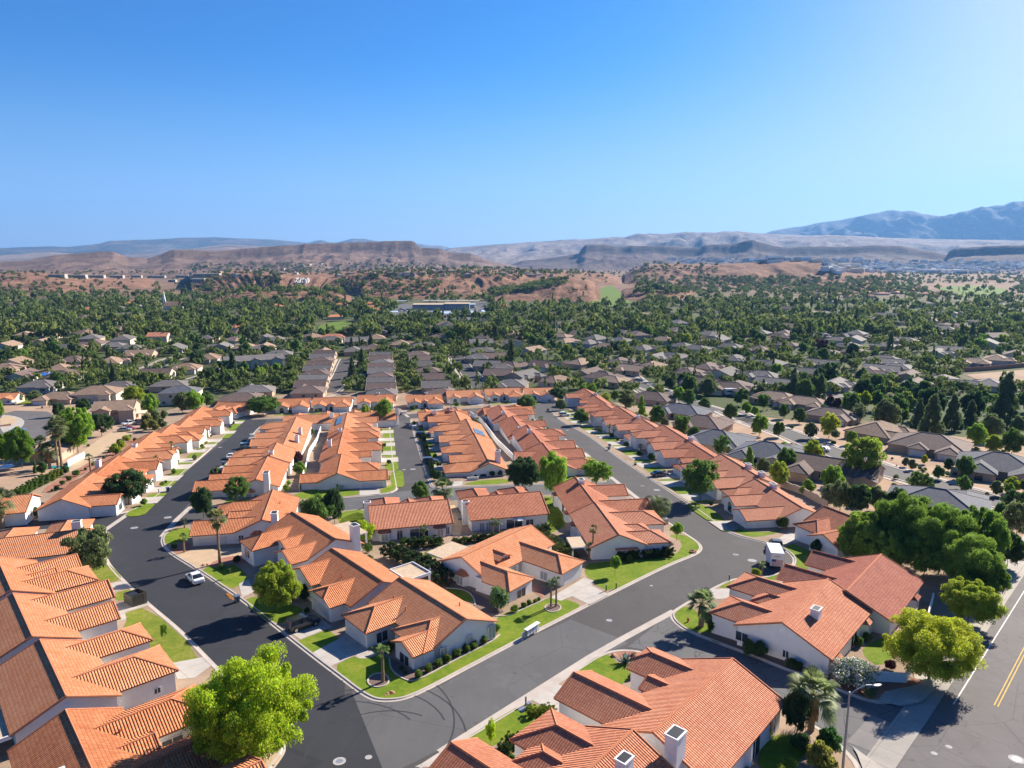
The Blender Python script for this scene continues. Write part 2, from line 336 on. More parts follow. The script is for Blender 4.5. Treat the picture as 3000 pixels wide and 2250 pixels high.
M['solar'] = glass('solar_panel', (.035,.055,.075)); M['water'] = plain('pool_water', (.02,.30,.34), .05, .6); M['linewhite'] = plain('road_paint_white', (.62,.60,.58), .8, .2, var=.25, sc=2); M['lineyellow'] = plain('road_paint_yellow', (.62,.36,.06), .8, .2, var=.2, sc=2); M['manhole'] = plain('concrete_collar', (.33,.31,.30), .8, .3); M['canopy'] = plain('pale_blue_metal_roof', (.52,.60,.66), .4, .5, .2, .05); M['umbrella'] = plain('blue_canvas', (.02,.16,.55), .8, .2); M['stone'] = plain('stone_veneer', (.33,.24,.17), .9, .1, var=.4, sc=7); M['flagblue'] = plain('flag_blue', (.05,.08,.22), .6, .3); M['flagred'] = plain('flag_red', (.42,.07,.08), .6, .3); M['letter'] = plain('whitewashed_rock', (.62,.58,.56), .9, .1)
# ---------------------------------------------------------------- houses
_wc = {}
def win_mesh(w, h, mat='glass', mull=1):
    k = (round(w,2), round(h,2), mat, mull)
    if k not in _wc:
        a = MB(); a.box(-w/2, w/2, -.03, .03, 0, h)
        b = MB(); e = .07
        b.box(-w/2-e, w/2+e, -.03, .075, -e, 0); b.box(-w/2-e, w/2+e, -.03, .075, h, h+e)
        b.box(-w/2-e, -w/2, -.03, .07, 0, h); b.box(w/2, w/2+e, -.03, .07, 0, h)
        for i in range(mull):
            x = -w/2+w*(i+1)/(mull+1); b.box(x-.03, x+.03, .032, .06, 0, h)
        _wc[k] = (a.mesh('window', [M[mat]]), b.mesh('frame', [M['trim']]))
    return _wc[k]
ROT = {'+y': 0, '-x': R(90), '-y': R(180), '+x': R(-90)}
def window(root, x, y, z, w, h, d, mat='glass', frame=True, mull=1):
    a, b = win_mesh(w, h, mat, mull)
    o = obj('window', a, root); o.location = (x, y, z); o.rotation_euler = (0, 0, ROT[d])
    if frame: obj('frame', b, o)
    return o
_gc = {}
def garage(root, x, y, z, w, h, d, mat='garage'):
    k = (round(w,1), round(h,1), mat)
    if k not in _gc:
        a = MB(); n = 4
        for i in range(n): a.box(-w/2, w/2, -.03, .035, h*i/n+.015, h*(i+1)/n-.015)
        a.box(-w/2, w/2, -.04, .015, 0, h); _gc[k] = a.mesh('garage_door', [M[mat]])
    o = obj('garage_door', _gc[k], root); o.location = (x, y, z); o.rotation_euler = (0, 0, ROT[d]); return o
OH = .45; TH = .17
def roof_faces(mb, faces, ridges, big=True):
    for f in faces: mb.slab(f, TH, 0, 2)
    for a, b in ridges:
        a = Vector(a); b = Vector(b); mb.cyl(a+Vector((0,0,-.05)), b+Vector((0,0,-.05)), .125, .125, 6, 1)
def make_house(label, cx, cy, az, L, D=9.4, wings=(), he=2.95, p=.42, wins=(), chim=(), roof='tile', wall='stucco', hip=False, group=None, name='tiled_house', frames=True, kerb=None, covers=(), bays=(), solar=(), vents=(), cat='house', lot=None, dz=.1, gmat='garage', lawnmat='lawn', boxes=(), wmat='glass', drive='concrete', yard=True):
    a = R(az); dx = (math.sin(a), math.cos(a)); yv = (-dx[1], dx[0]); z0 = zg(cy)+dz
    root = thing(name, label, cat, (cx, cy, z0), R(90-az), group)
    def w2(X, Y): return (cx+X*dx[0]+Y*yv[0], cy+X*dx[1]+Y*yv[1])
    def gl(X, Y): return zg(w2(X, Y)[1])+.02-z0
    hr = he+p*D/2; U = .12; wb = MB(); rb = MB(); hl = L/2; hd = D/2; B = -2.2
    edge = 'tile_edge' if roof.startswith('tile') else 'gedge'; under = 'tile_under' if roof.startswith('tile') else 'gedge'
    if hip:
        wb.box(-hl, hl, -hd, hd, B, he); o = OH; ze = he-p*o+U; h2 = hd+o; zr = he+p*hd+U; xr = hl+o-h2
        if xr < .1: xr = .1
        A = [(-hl-o,-h2,ze),(hl+o,-h2,ze),(hl+o,h2,ze),(-hl-o,h2,ze)]; r1 = (-xr,0,zr); r2 = (xr,0,zr)
        roof_faces(rb, [[A[0],A[1],r2,r1],[A[2],A[3],r1,r2],[A[1],A[2],r2],[A[3],A[0],r1]], [(r1,r2),(A[0],r1),(A[3],r1),(A[1],r2),(A[2],r2)])
    else:
        wb.prism([(-hd,B),(hd,B),(hd,he),(0,hr-.06),(-hd,he)], -hl, hl)
        o = OH; zr = hr+U; ze = he-p*o+U; xo = hl+.28
        roof_faces(rb, [[(-xo,-hd-o,ze),(xo,-hd-o,ze),(xo,0,zr),(-xo,0,zr)],[(xo,hd+o,ze),(-xo,hd+o,ze),(-xo,0,zr),(xo,0,zr)]],
            [((-xo,0,zr),(xo,0,zr)),((-xo,0,zr),(-xo,-hd-o,ze)),((xo,0,zr),(xo,-hd-o,ze)),((-xo,0,zr),(-xo,hd+o,ze)),((xo,0,zr),(xo,hd+o,ze))])
        for s_ in (-1, 1):
            m = MB(); m.box(s_*hl-.03, s_*hl+.03, -.28, .28, hr-1.45, hr-.8, 0)
            for q_ in range(4): m.box(s_*hl-.05, s_*hl+.05, -.26, .26, hr-1.40+q_*.15, hr-1.33+q_*.15, 0)
            if cy < 330: m.build('gable_vent', [M['trim' if roof.startswith('tile') else 'gedge']], root)
    busy = []
    for wg in wings:
        xw, w, fr, kind = wg[:4]; item = wg[4] if len(wg) > 4 else None; hw_ = wg[5] if len(wg) > 5 else he
        back = fr < 0; s = -1 if back else 1; fr = abs(fr); hw = w/2; wr = hw_+p*hw; o = .4
        yR = hd-(wr-he)/p; yE = hd-(hw_-he)/p+o; ze = hw_-p*o+U; zr = wr+U; yf = fr+.35; xl, xr_ = xw-hw-o, xw+hw+o
        yR = max(yR, -hd*.2)
        wb.box(xw-hw, xw+hw, min(s*(hd-1.2), s*fr), max(s*(hd-1.2), s*fr), B if hw_ < he+.6 else he-.2, hw_)
        if kind == 'hip':
            ap = max(yf-(hw+o), yR+.05)
            fs = [[(xl,yf,ze),(xw,ap,zr),(xw,yR,zr),(xl,yE,ze)],[(xr_,yf,ze),(xr_,yE,ze),(xw,yR,zr),(xw,ap,zr)],[(xl,yf,ze),(xr_,yf,ze),(xw,ap,zr)]]
            rd = [((xw,yR,zr),(xw,ap,zr)),((xl,yf,ze),(xw,ap,zr)),((xr_,yf,ze),(xw,ap,zr))]
        elif kind == 'half':
            q = .5; zc = zr-p*(hw+o)*q; xa, xb = xw-(hw+o)*(q), xw+(hw+o)*(q); ap = max(yf-(hw+o)*q, yR+.05)
            fs = [[(xl,yf,ze),(xa,yf,zc),(xw,ap,zr),(xw,yR,zr),(xl,yE,ze)],[(xr_,yf,ze),(xr_,yE,ze),(xw,yR,zr),(xw,ap,zr),(xb,yf,zc)],[(xa,yf,zc),(xb,yf,zc),(xw,ap,zr)]]
            rd = [((xw,yR,zr),(xw,ap,zr)),((xa,yf,zc),(xw,ap,zr)),((xb,yf,zc),(xw,ap,zr))]
            wb.prism([(xw-hw,hw_-.01),(xw+hw,hw_-.01),(xb-.3,zc-U-.2),(xa+.3,zc-U-.2)], s*(fr-.25), s*fr, 0, 'y')
        else:
            fs = [[(xl,yf,ze),(xw,yf,zr),(xw,yR,zr),(xl,yE,ze)],[(xr_,yf,ze),(xr_,yE,ze),(xw,yR,zr),(xw,yf,zr)]]
            rd = [((xw,yR,zr),(xw,yf,zr)),((xl,yf,ze),(xw,yf,zr)),((xr_,yf,ze),(xw,yf,zr))]
            wb.prism([(xw-hw,hw_-.01),(xw+hw,hw_-.01),(xw,wr-.06)], s*(fr-.25), s*fr, 0, 'y')
        if back:
            fs = [[(x,-y,z) for x,y,z in f] for f in fs]; rd = [tuple((x,-y,z) for x,y,z in r) for r in rd]
        roof_faces(rb, fs, rd)
        D_ = '-y' if back else '+y'
        if item == 'garage':
            g = gl(xw, fr); gw = min(w-.9, 4.9); garage(root, xw, s*(fr+.01), g, gw, 2.2-g if g < .6 else 1.7, D_, gmat); busy.append((xw, gw, fr))
        elif item in ('garageL', 'garageR'):
            x = xw-hw-.01 if item == 'garageL' else xw+hw+.01; y = fr-3.4; g = gl(x, y); garage(root, x, y, g, 4.9, 2.2-g, '-x' if item == 'garageL' else '+x', gmat)
        elif item == 'win': window(root, xw, s*(fr+.01), .75, min(w-1.6, 2.0), 1.35, D_, wmat, frames)
        elif item == 'arch':
            ww = min(w-2, 1.7); window(root, xw, s*(fr+.01), .6, ww, 1.3, D_, wmat, frames)
            m = MB(); pts = [(xw+ww/2*math.cos(i*math.pi/10), s*(fr+.04), 1.95+ww/2*math.sin(i*math.pi/10)) for i in range(11)]; m.poly(pts if not back else pts[::-1]); m.build('arched_window', [M[wmat]], root)
        elif item == 'dormer': window(root, xw, s*(fr+.01), hw_-.55, w-1.0, .5, D_, wmat, frames)
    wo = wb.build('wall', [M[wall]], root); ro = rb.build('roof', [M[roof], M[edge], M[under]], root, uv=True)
    for c in chim:
        x, y, w = c[:3]; t = c[3] if len(c) > 3 else hr+.7; lo = c[4] if len(c) > 4 else he-.4
        m = MB(); m.box(x-w/2, x+w/2, y-w*.38, y+w*.38, lo, t, 0); m.box(x-w/2-.08, x+w/2+.08, y-w*.38-.08, y+w*.38+.08, t, t+.14, 0); m.box(x-w/2+.1, x+w/2-.1, y-w*.38+.1, y+w*.38-.1, t+.14, t+.17, 1)
        m.build('chimney', [M[wall], M['dark']], ro)
    for v in vents:
        x, y = v; z = he+p*(hd-abs(y))+U; m = MB(); m.cyl((x,y,z-.2),(x,y,z+.55),.09,.09,6,0); m.build('vent_pipe', [M['tile_edge'] if roof.startswith('tile') else M['galv']], ro)
    for sxy in solar:
        x0, x1, y0, y1 = sxy; s = 1 if y0 >= 0 else -1
        f = lambda y: he+p*(hd-abs(y))+U+.13
        m = MB(); m.slab([(x0,y0,f(y0)),(x1,y0,f(y0)),(x1,y1,f(y1)),(x0,y1,f(y1))], .06); m.build('solar_panel', [M['solar']], ro)
    for w in wins: window(root, *w[:6], w[6] if len(w) > 6 else wmat, frames)
    for c in covers:
        x0, x1, y0, y1, z, mt = c; m = MB(); m.box(x0, x1, y0, y1, z, z+.2, 1, 0)
        if len(mt) and mt == 'whiteflat':
            m.box(x0,x1,y0,y0+.12,z+.2,z+.42,1); m.box(x0,x1,y1-.12,y1,z+.2,z+.42,1); m.box(x0,x0+.12,y0+.12,y1-.12,z+.2,z+.42,1); m.box(x1-.12,x1,y0+.12,y1-.12,z+.2,z+.42,1)
        pc = m.build('patio_cover', [M['beigeflat'], M['trim']], root)
        for px_ in (x0+.2, x1-.2):
            q = MB(); yy = y0+.2 if y0 < 0 else y1-.2; q.box(px_-.12, px_+.12, yy-.12, yy+.12, B, z); q.build('post', [M['trim']], pc)
    for b in bays:
        x, y, d = b[:3]; s = 1 if d[0] == '+' else -1; m = MB(); r = MB()
        if d[1] == 'x': q = lambda t, o: (x+s*o, y+t)
        else: q = lambda t, o: (x+t, y+s*o)
        P = [q(-1.15,0), q(-.75,.75), q(.75,.75), q(1.15,0)]
        Z = [(c[0],c[1],z) for z in (.25, 2.1) for c in P]
        m.loft([[(c[0],c[1],-1.5) for c in P],[(c[0],c[1],2.2) for c in P]])
        E_ = [q(-1.4,-.1), q(-.95,1.0), q(.95,1.0), q(1.4,-.1)]; T = q(-.5,-.05), q(.5,-.05)
        r.poly([(*E_[0],2.2),(*E_[1],2.2),(*T[0],2.95)]); r.poly([(*E_[1],2.2),(*E_[2],2.2),(*T[1],2.95),(*T[0],2.95)]); r.poly([(*E_[2],2.2),(*E_[3],2.2),(*T[1],2.95)]); r.poly([(*c,2.19) for c in E_])
        bo = m.build('bay_window', [M['stucco']], root); r.build('bay_roof', [M[roof]], bo, uv=True)
        c = q(0,.77); window(bo, c[0], c[1], .7, 1.2, 1.25, d, 'blind' if len(b) < 4 else b[3], frames)
    for b in boxes:
        m = MB(); m.box(*b[:6]); m.build(b[6], [M[b[7]]], root)
    if kerb and yard:
        x0, x1 = lot if lot else (-hl, hl); cuts = []
        for (xw, gw, fr) in sorted(busy):
            a0, a1 = xw-gw/2-.25, xw+gw/2+.25; cuts.append((a0, a1))
            sheet('driveway', [w2(a0,fr-.1), w2(a1,fr-.1), w2(a1+.3,kerb-.42), w2(a0-.3,kerb-.42)], .122, M[drive])
        edges = [x0+.15]; 
        for c in cuts: edges += [c[0]-.1, c[1]+.1]
        edges.append(x1-.15)
        for i in range(0, len(edges), 2):
            l, r = edges[i], edges[i+1]
            if r-l < .8: continue
            fr = hd+.8
            for wg in wings:
                if wg[2] > 0 and wg[0]-wg[1]/2 < r and wg[0]+wg[1]/2 > l: fr = max(fr, wg[2]+.8)
            fr = min(fr, kerb-2.2)
            sheet('lawn' if lawnmat == 'lawn' else 'dry_lawn', chaikin([w2(l,fr+.6), w2(l+(r-l)*.5,fr+.1), w2(r,fr+.5), w2(r,kerb-.5), w2((l+r)/2,kerb-.5), w2(l,kerb-.5)], 1), .112, M[lawnmat])
    return root, w2
# ---------------------------------------------------------------- plants
def mesh_np(name, V, Fq, mats, mi=None):
    me = bpy.data.meshes.new(name); n = len(V); k = len(Fq)
    me.vertices.add(n); me.vertices.foreach_set('co', np.asarray(V, dtype=np.float32).ravel())
    me.loops.add(k*4); me.loops.foreach_set('vertex_index', np.asarray(Fq, dtype=np.int32).ravel())
    me.polygons.add(k); me.polygons.foreach_set('loop_start', np.arange(0, k*4, 4, dtype=np.int32)); me.polygons.foreach_set('loop_total', np.full(k, 4, dtype=np.int32))
    for m in mats: me.materials.append(m)
    if mi is not None: me.polygons.foreach_set('material_index', np.asarray(mi, dtype=np.int32))
    me.update(calc_edges=True); me.validate(); return me
def leaves(C, N, size, g, asp=.6):
    """leaf quads at centres C, facing roughly N"""
    n = len(C); r = g.normal(size=(n,3)); nn = N*.9+r*.75; nn /= np.linalg.norm(nn, axis=1, keepdims=True)+1e-9
    t = np.cross(nn, g.normal(size=(n,3))); t /= np.linalg.norm(t, axis=1, keepdims=True)+1e-9; b = np.cross(nn, t)
    s = size*g.uniform(.6, 1.35, size=(n,1)); a = t*s; b = b*s*asp
    V = np.stack([C-a, C-b*.9+a*.1, C+a, C+b*.9+a*.1], axis=1).reshape(-1,3)
    return V, np.arange(n*4).reshape(-1,4)
def crown(seed, ncl, nl, leaf, kind='round', droop=0):
    """crown in a unit frame: x,y within +-1, z from 0 to 1"""
    g = np.random.default_rng(seed); C = []
    while len(C) < ncl:
        p = g.uniform(-1, 1, 3); r = np.linalg.norm(p)
        if r > 1 or r < .3: continue
        if kind == 'round': q = (p[0]*.78, p[1]*.78, .52+p[2]*.38)
        elif kind == 'hero': q = (p[0]*.90, p[1]*.90, .54+p[2]*.38+.015*g.normal())
        elif kind == 'vase':
            z = g.uniform(.25, 1); w = .25+.6*math.sin(min(1, (z-.1)/.75)*1.7); q = (p[0]*w, p[1]*w, z*.92)
        elif kind == 'airy': q = (p[0]*.82, p[1]*.82, .55+p[2]*.36)
        elif kind == 'pine': z = g.uniform(.04, .97); w = (1-z)**.75*.85+.04; an = g.uniform(0, 6.28); rr = g.uniform(.1, 1)**.7; q = (math.cos(an)*w*rr, math.sin(an)*w*rr, z)
        elif kind == 'sap': q = (p[0]*.74, p[1]*.74, .70+p[2]*.23)
        elif kind == 'ball': q = (p[0]*.62, p[1]*.62, .5+p[2]*.30)
        elif kind == 'box': q = (g.uniform(-.88,.88), g.uniform(-.82,.82), g.uniform(.1,.86))
        else: q = (p[0]*.8, p[1]*.8, .5+p[2]*.4)
        C.append(q)
    C = np.array(C); cr = g.uniform(.16, .30, size=ncl)
    if kind == 'hero': cr = g.uniform(.07, .20, size=ncl)
    if kind == 'airy': cr = g.uniform(.11, .24, size=ncl)
    if kind == 'pine': cr = g.uniform(.09, .20, size=ncl)
    if kind == 'ball': cr = g.uniform(.26, .40, size=ncl)
    if kind == 'box': cr = g.uniform(.14, .24, size=ncl)
    k = g.integers(0, ncl, size=nl); d = g.normal(size=(nl,3)); d /= np.linalg.norm(d, axis=1, keepdims=True)
    d[:,2] = np.where(d[:,2] < -.35, -d[:,2], d[:,2]); rad = cr[k]*g.uniform(.35, 1.12, size=nl)**.6
    off = d*rad[:,None]; off[:,2] *= .62
    P = C[k]+off
    if droop: P[:,2] -= droop*np.linalg.norm(P[:,:2], axis=1)**2
    P[:,2] = np.maximum(P[:,2], .02)
    N = d+0.0; N[:,2] += .25
    V, Fq = leaves(P, N, leaf, g); return V, Fq, C
def limb_mesh(seed, C, n, zb=0.0, r0=.05, fork=.3, spread=1.0):
    g = random.Random(seed); mb = MB(); fz = fork
    mb.tube([(0,0,-.04),(g.uniform(-.015,.015),g.uniform(-.015,.015),fz*.6),(g.uniform(-.02,.02),g.uniform(-.02,.02),fz)], [r0, r0*.8, r0*.7], 7)
    idx = list(range(len(C))); g.shuffle(idx)
    for i in idx[:n]:
        c = C[i]; m = (c[0]*.45+g.uniform(-.05,.05), c[1]*.45+g.uniform(-.05,.05), fz+(c[2]-fz)*.55)
        if c[2] < fz: continue
        mb.tube([(0,0,fz*.9), m, (c[0]*.92,c[1]*.92,c[2])], [r0*.5, r0*.3, r0*.1], 5)
    return mb
PROTO = {}
def proto(key, seed, ncl, nl, leaf, kind, limbs=12, r0=.05, fork=.3, stretch=None, droop=0, extra=None):
    V, Fq, C = crown(seed, ncl, nl, leaf, kind, droop)
    lo, hi = {'round': (.12, 1), 'airy': (.16, 1)}.get(kind, (0, 1))
    PROTO[key] = (mesh_np(key+'_crown', V, Fq, [M['leaf']]), limb_mesh(seed, C, limbs, 0, r0, fork).mesh(key+'_trunk', [M['bark']], smooth=True) if limbs else None)
proto('hero', 1, 230, 105000, .0145, 'hero', 40, .022, .28)
proto('hero2', 2, 170, 60000, .0205, 'hero', 30, .022, .26)
proto('round', 3, 70, 13000, .042, 'round', 12, .03, .25)
proto('round2', 4, 60, 11000, .046, 'round', 12, .03, .25)
proto('vase', 5, 70, 11000, .045, 'vase', 16, .028, .28)
proto('airy', 6, 64, 9000, .038, 'airy', 22, .026, .3)
proto('airy2', 16, 50, 7000, .042, 'airy', 22, .026, .3)
proto('pine', 7, 150, 15000, .036, 'pine', 0)
proto('pine2', 8, 110, 10000, .044, 'pine', 0)
proto('mid', 9, 34, 3400, .074, 'round', 6, .03, .25)
proto('mid2', 10, 28, 3000, .08, 'round', 6, .03, .25)
proto('mid3', 11, 30, 3200, .075, 'vase', 6, .03, .25)
proto('ball', 12, 40, 6000, .06, 'ball', 0)
proto('bush', 13, 40, 5200, .065, 'round', 0)
proto('hedge', 14, 80, 12000, .045, 'box', 0)
proto('tiny', 15, 22, 2200, .075, 'sap', 5, .02, .5); proto('street', 17, 46, 8000, .05, 'sap', 10, .028, .42)
def flower_proto():
    V, Fq, C = crown(21, 44, 11000, .042, 'ball'); g = np.random.default_rng(3); mi = (g.random(len(Fq)) < .55).astype(int)
    PROTO['oleander'] = (mesh_np('oleander_crown', V, Fq, [M['leaf'], M['flower']], mi), None)
    V, Fq, C = crown(22, 40, 7000, .06, 'ball'); mi = (g.random(len(Fq)) < .10).astype(int)
    PROTO['bloom'] = (mesh_np('bloom_crown', V, Fq, [M['leaf'], M['flower']], mi), None)
    V, Fq, C = crown(23, 60, 9000, .06, 'box'); mi = (g.random(len(Fq)) < .05).astype(int)
    PROTO['pinkhedge'] = (mesh_np('pinkhedge_crown', V, Fq, [M['leaf'], M['pink']], mi), None)
flower_proto()
def strip_leaf(V, Fq, pts, w, side):
    n = len(V)
    for p, ww in zip(pts, w): V.append(p-side*ww); V.append(p+side*ww)
    for i in range(len(pts)-1): a = n+2*i; Fq.append((a, a+1, a+3, a+2))
def fan_palm_mesh(seed, nf=34, skirt=True):
    """crown of a fan palm, 1 unit radius, centred on the trunk top"""
    g = random.Random(seed); V = []; Fq = []; mi = []
    for i in range(nf):
        az = g.uniform(0, 6.283); t = i/nf; el = R(78-125*t+g.uniform(-10,10)); pl = g.uniform(.38,.55)
        d = Vector((math.cos(az)*math.cos(el), math.sin(az)*math.cos(el), math.sin(el))); side = Vector((-math.sin(az), math.cos(az), 0)); up = side.cross(d)
        n0 = len(Fq); strip_leaf(V, Fq, [Vector((0,0,0)), d*pl], [.012,.012], side)
        for k in range(15):
            b = R(-72+144*k/14); ld = (d*math.cos(b)+side*math.sin(b)).normalized(); ln = .55*(.65+.35*math.cos(b))*g.uniform(.9,1.1)
            pts = [d*pl, d*pl+ld*ln*.5+up*.02*(1-abs(b)), d*pl+ld*ln*.82-Vector((0,0,.05)), d*pl+ld*ln-Vector((0,0,.16))]
            strip_leaf(V, Fq, pts, [.012,.032,.02,.003], (side*math.cos(b)-d*math.sin(b)).normalized())
        mi += [0]*(len(Fq)-n0)
    if skirt:
        for i in range(46):
            az = g.uniform(0, 6.283); n0 = len(Fq); rr = g.uniform(.10,.2); side = Vector((-math.sin(az), math.cos(az), 0)); c = Vector((math.cos(az), math.sin(az), 0)); z = -g.uniform(.05,.55)
            strip_leaf(V, Fq, [c*.05+Vector((0,0,z+.1)), c*rr+Vector((0,0,z-.15)), c*rr*1.15+Vector((0,0,z-.45))], [.05,.09,.03], side); mi += [1]*(len(Fq)-n0)
    return mesh_np('fan_palm_crown', np.array([tuple(v) for v in V]), Fq, [M['leaf'], M['skirt']], mi)
def date_palm_mesh(seed, nf=40):
    g = random.Random(seed); V = []; Fq = []; mi = []
    for i in range(nf):
        az = g.uniform(0, 6.283); e0 = R(80-95*i/nf+g.uniform(-8,8)); c = Vector((math.cos(az), math.sin(az), 0)); side = Vector((-math.sin(az), math.cos(az), 0)); p = Vector((0,0,0)); e = e0; pts = [p.copy()]
        for k in range(9):
            p = p+(c*math.cos(e)+Vector((0,0,math.sin(e))))*.13; e -= R(13+k*1.5); pts.append(p.copy())
        n0 = len(Fq); strip_leaf(V, Fq, pts, [.018]*10, side)
        for k in range(1, 10):
            for h in (0, .5):
                q = pts[k]*(1-h)+pts[k-1]*h; ln = .22*math.sin(.35+k/10*2.4)+.05
                for s in (-1, 1):
                    e_ = q+side*s*ln*.85+(pts[k]-pts[k-1])*1.3-Vector((0,0,ln*.35)); strip_leaf(V, Fq, [q, (q+e_)/2+Vector((0,0,.015)), e_], [.015,.017,.003], (pts[k]-pts[k-1]).normalized())
        mi += [0]*(len(Fq)-n0)
    for i in range(26):
        n0 = len(Fq); az = g.uniform(0,6.28); c = Vector((math.cos(az), math.sin(az), 0)); strip_leaf(V, Fq, [c*.06+Vector((0,0,-.02)), c*.2+Vector((0,0,-.04)), c*.26+Vector((0,0,-.18))], [.02,.03,.02], Vector((-c.y,c.x,0))); mi += [1]*(len(Fq)-n0)
    return mesh_np('date_palm_crown', np.array([tuple(v) for v in V]), Fq, [M['leaf'], M['skirt']], mi)
PALM = {'fan': fan_palm_mesh(1), 'fan2': fan_palm_mesh(2, 26, False), 'date': date_palm_mesh(3), 'small': fan_palm_mesh(4, 16, False)}
def palm_trunk(h, r):
    m = MB(); pts = [(math.sin(i*1.7)*.03*h*.1, math.cos(i*2.1)*.02*h*.1, h*i/10) for i in range(11)]; pts[0] = (0,0,-.3)
    for i in range(10): m.cyl(pts[i], pts[i+1], r*(1.25-.25*i/10), r*(1.08-.22*i/10), 8, 0)
    return m
TREES = []; LV = 1.85
def put_tree(kind, x, y, z, rad, h, col, label=None, name='broadleaf_tree', cat='tree', group=None, rot=None, sub=True):
    s = random.random(); rot = random.uniform(0, 6.28) if rot is None else rot
    t = thing(name, label, cat, (x, y, z), rot, group); cr, tr = PROTO[kind]; t.scale = (rad, rad*random.uniform(.92,1.06), h)
    if kind in ('ball','bush','oleander','bloom','hedge','pinkhedge'): t.scale = (rad, rad, h)
    c = obj('crown' if tr or 'pine' in kind else 'foliage', cr, t); v = random.uniform(.88,1.12)*LV; c.color = (col[0]*v, col[1]*v, col[2]*v, 1)
    if tr: obj('trunk', tr, t)
    elif 'pine' in kind:
        k = '_pt'
        if k not in PROTO: m = MB(); m.cyl((0,0,-.05),(0,0,.8),.055,.02,7); PROTO[k] = m.mesh('pine_trunk', [M['bark']])
        obj('trunk', PROTO[k], t)
    TREES.append(t); return t
def put_palm(kind, x, y, z, h, rad, label, r=.16, col=(.085,.125,.035), group=None, skirt=True):
    t = thing('palm_tree', label, 'palm', (x, y, z), random.uniform(0, 6.28), group)
    palm_trunk(h, r).build('trunk', [M['palmbark']], t); c = obj('crown', PALM[kind], t); c.location = (0, 0, h); c.scale = (rad,)*3; c.color = (*(q*1.45 for q in col), 1); return t
LIME = (.235,.31,.016); YEL = (.235,.26,.02); GREEN = (.065,.115,.022); DARK = (.034,.066,.020); OLIVE = (.095,.12,.045); BRIGHT = (.12,.20,.022); YG = (.18,.225,.02); PINE = (.068,.095,.038); PURPLE = (.05,.02,.025); GREYG = (.11,.13,.06); BROWN = (.16,.09,.045)
TONE = {LIME:'bright lime', YEL:'yellow', GREEN:'mid green', DARK:'dark green', OLIVE:'olive green', BRIGHT:'bright green', YG:'yellow-green', PINE:'dark', PURPLE:'dark purple', GREYG:'grey-green', BROWN:'rusty brown'}
# ---------------------------------------------------------------- land, streets and blocks
def PX(*pts): return [W(x, y)[:2] for x, y in pts]
# valley floor
mb = MB(); ys = [15+i*6 for i in range(46)]+[300+i*5 for i in range(11)]+[380,450,550,700,900,1200,1600,2200,3000,4200,6000,9000,14000,20000]
xs = [-1.15,-.8,-.5,-.25,0,.25,.5,.8,1.15]
for i in range(len(ys)-1):
    for j in range(len(xs)-1):
        a, b = ys[i], ys[i+1]; p = [(xs[j]*(a+80), a), (xs[j+1]*(a+80), a), (xs[j+1]*(b+80), b), (xs[j]*(b+80), b)]
        mb.poly([(x, y, zg(y)-.06) for x, y in p])
tag(mb.build('terrain', [M['terrain']]), kind='structure')
# asphalt of the estate
def SH(name, pts, dz, mat, n=0): sheet(name, chaikin(pts, n) if n else pts, dz, M[mat])
SH('road', PX((555,2600),(1215,2255),(1700,1957),(2010,1870),(2120,1860),(2420,1690),(2340,1580),(2140,1540),(1660,1215),(1680,1176),(1120,1215),(800,1222),(640,1225),(590,1300),(300,1400),(0,1450),(-60,1600),(260,1600),(330,1800),(560,1990),(700,2150)), 0.0, 'asphalt')
SH('sealed_street', PX((640,2000),(800,2120),(1010,2040),(1010,1990),(860,1870),(640,1720),(480,1610),(475,1570),(540,1490),(655,1370),(770,1245),(790,1222),(650,1225),(640,1250),(690,1268),(530,1393),(430,1485),(300,1520),(260,1560),(305,1640),(380,1722),(540,1850)), .004, 'asphalt_dark')
SH('sealed_street', PX((800,2118),(640,2000),(560,2600),(1160,2260),(1190,2070),(1020,2030)), .004, 'asphalt_dark')
SH('worn_street', PX((1130,2275),(1310,2185),(1700,1950),(1840,1885),(1815,1870),(1672,1815),(1500,1890),(1290,2010),(1190,2052),(1110,2060),(1030,2025)), .008, 'asphalt_grey')
SH('worn_street', PX((1000,1499),(1310,1470),(1640,1450),(1840,1450),(1850,1446),(1795,1398),(1640,1416),(1262,1430),(1150,1443),(980,1466)), .004, 'asphalt_grey')
SH('sealed_street', PX((-60,1545),(330,1560),(330,1500),(-60,1490)), .006, 'asphalt_dark')
SH('side_street', PX((1840,1896),(1965,1795),(2005,1845),(2210,1925),(2340,1975),(2440,2016),(2575,2058),(2760,2080),(2560,2300),(2520,2246),(2384,2119),(2100,1990),(1900,1905)), .010, 'asphalt_old')
# concrete gutters across the side streets
gut = MB()
for l in (PX((1290,2205),(1730,1925),(1830,1868),(1975,1790)), PX((1789,1397),(1858,1452),(1900,1484)), PX((303,1556),(383,1501),(440,1472)), PX((475,1572),(520,1520),(560,1484)), PX((1143,1222),(1120,1222)), PX((1197,1222),(1186,1214))):
    strip(gut, l, [(-.55,.013),(.55,.013)])
B1 = PX((1034,2020),(1075,2047),(1107,2057),(1152,2057),(1197,2049),(1265,2018),(1378,1957),(1536,1873),(1700,1789),(1797,1740),(1888,1694),(1978,1651),(2041,1627),(2057,1614),(2059,1602),(2046,1586),(2010,1563),(1961,1531),(1905,1490),(1845,1452),(1815,1441),(1624,1449),(1577,1451),(1306,1467),(1009,1496),(860,1507),(700,1525),(585,1535),(525,1539),(490,1552),(472,1572),(470,1593),(484,1613),(515,1636),(583,1676),(669,1735),(714,1767),(836,1866),(922,1934),(1000,1993))
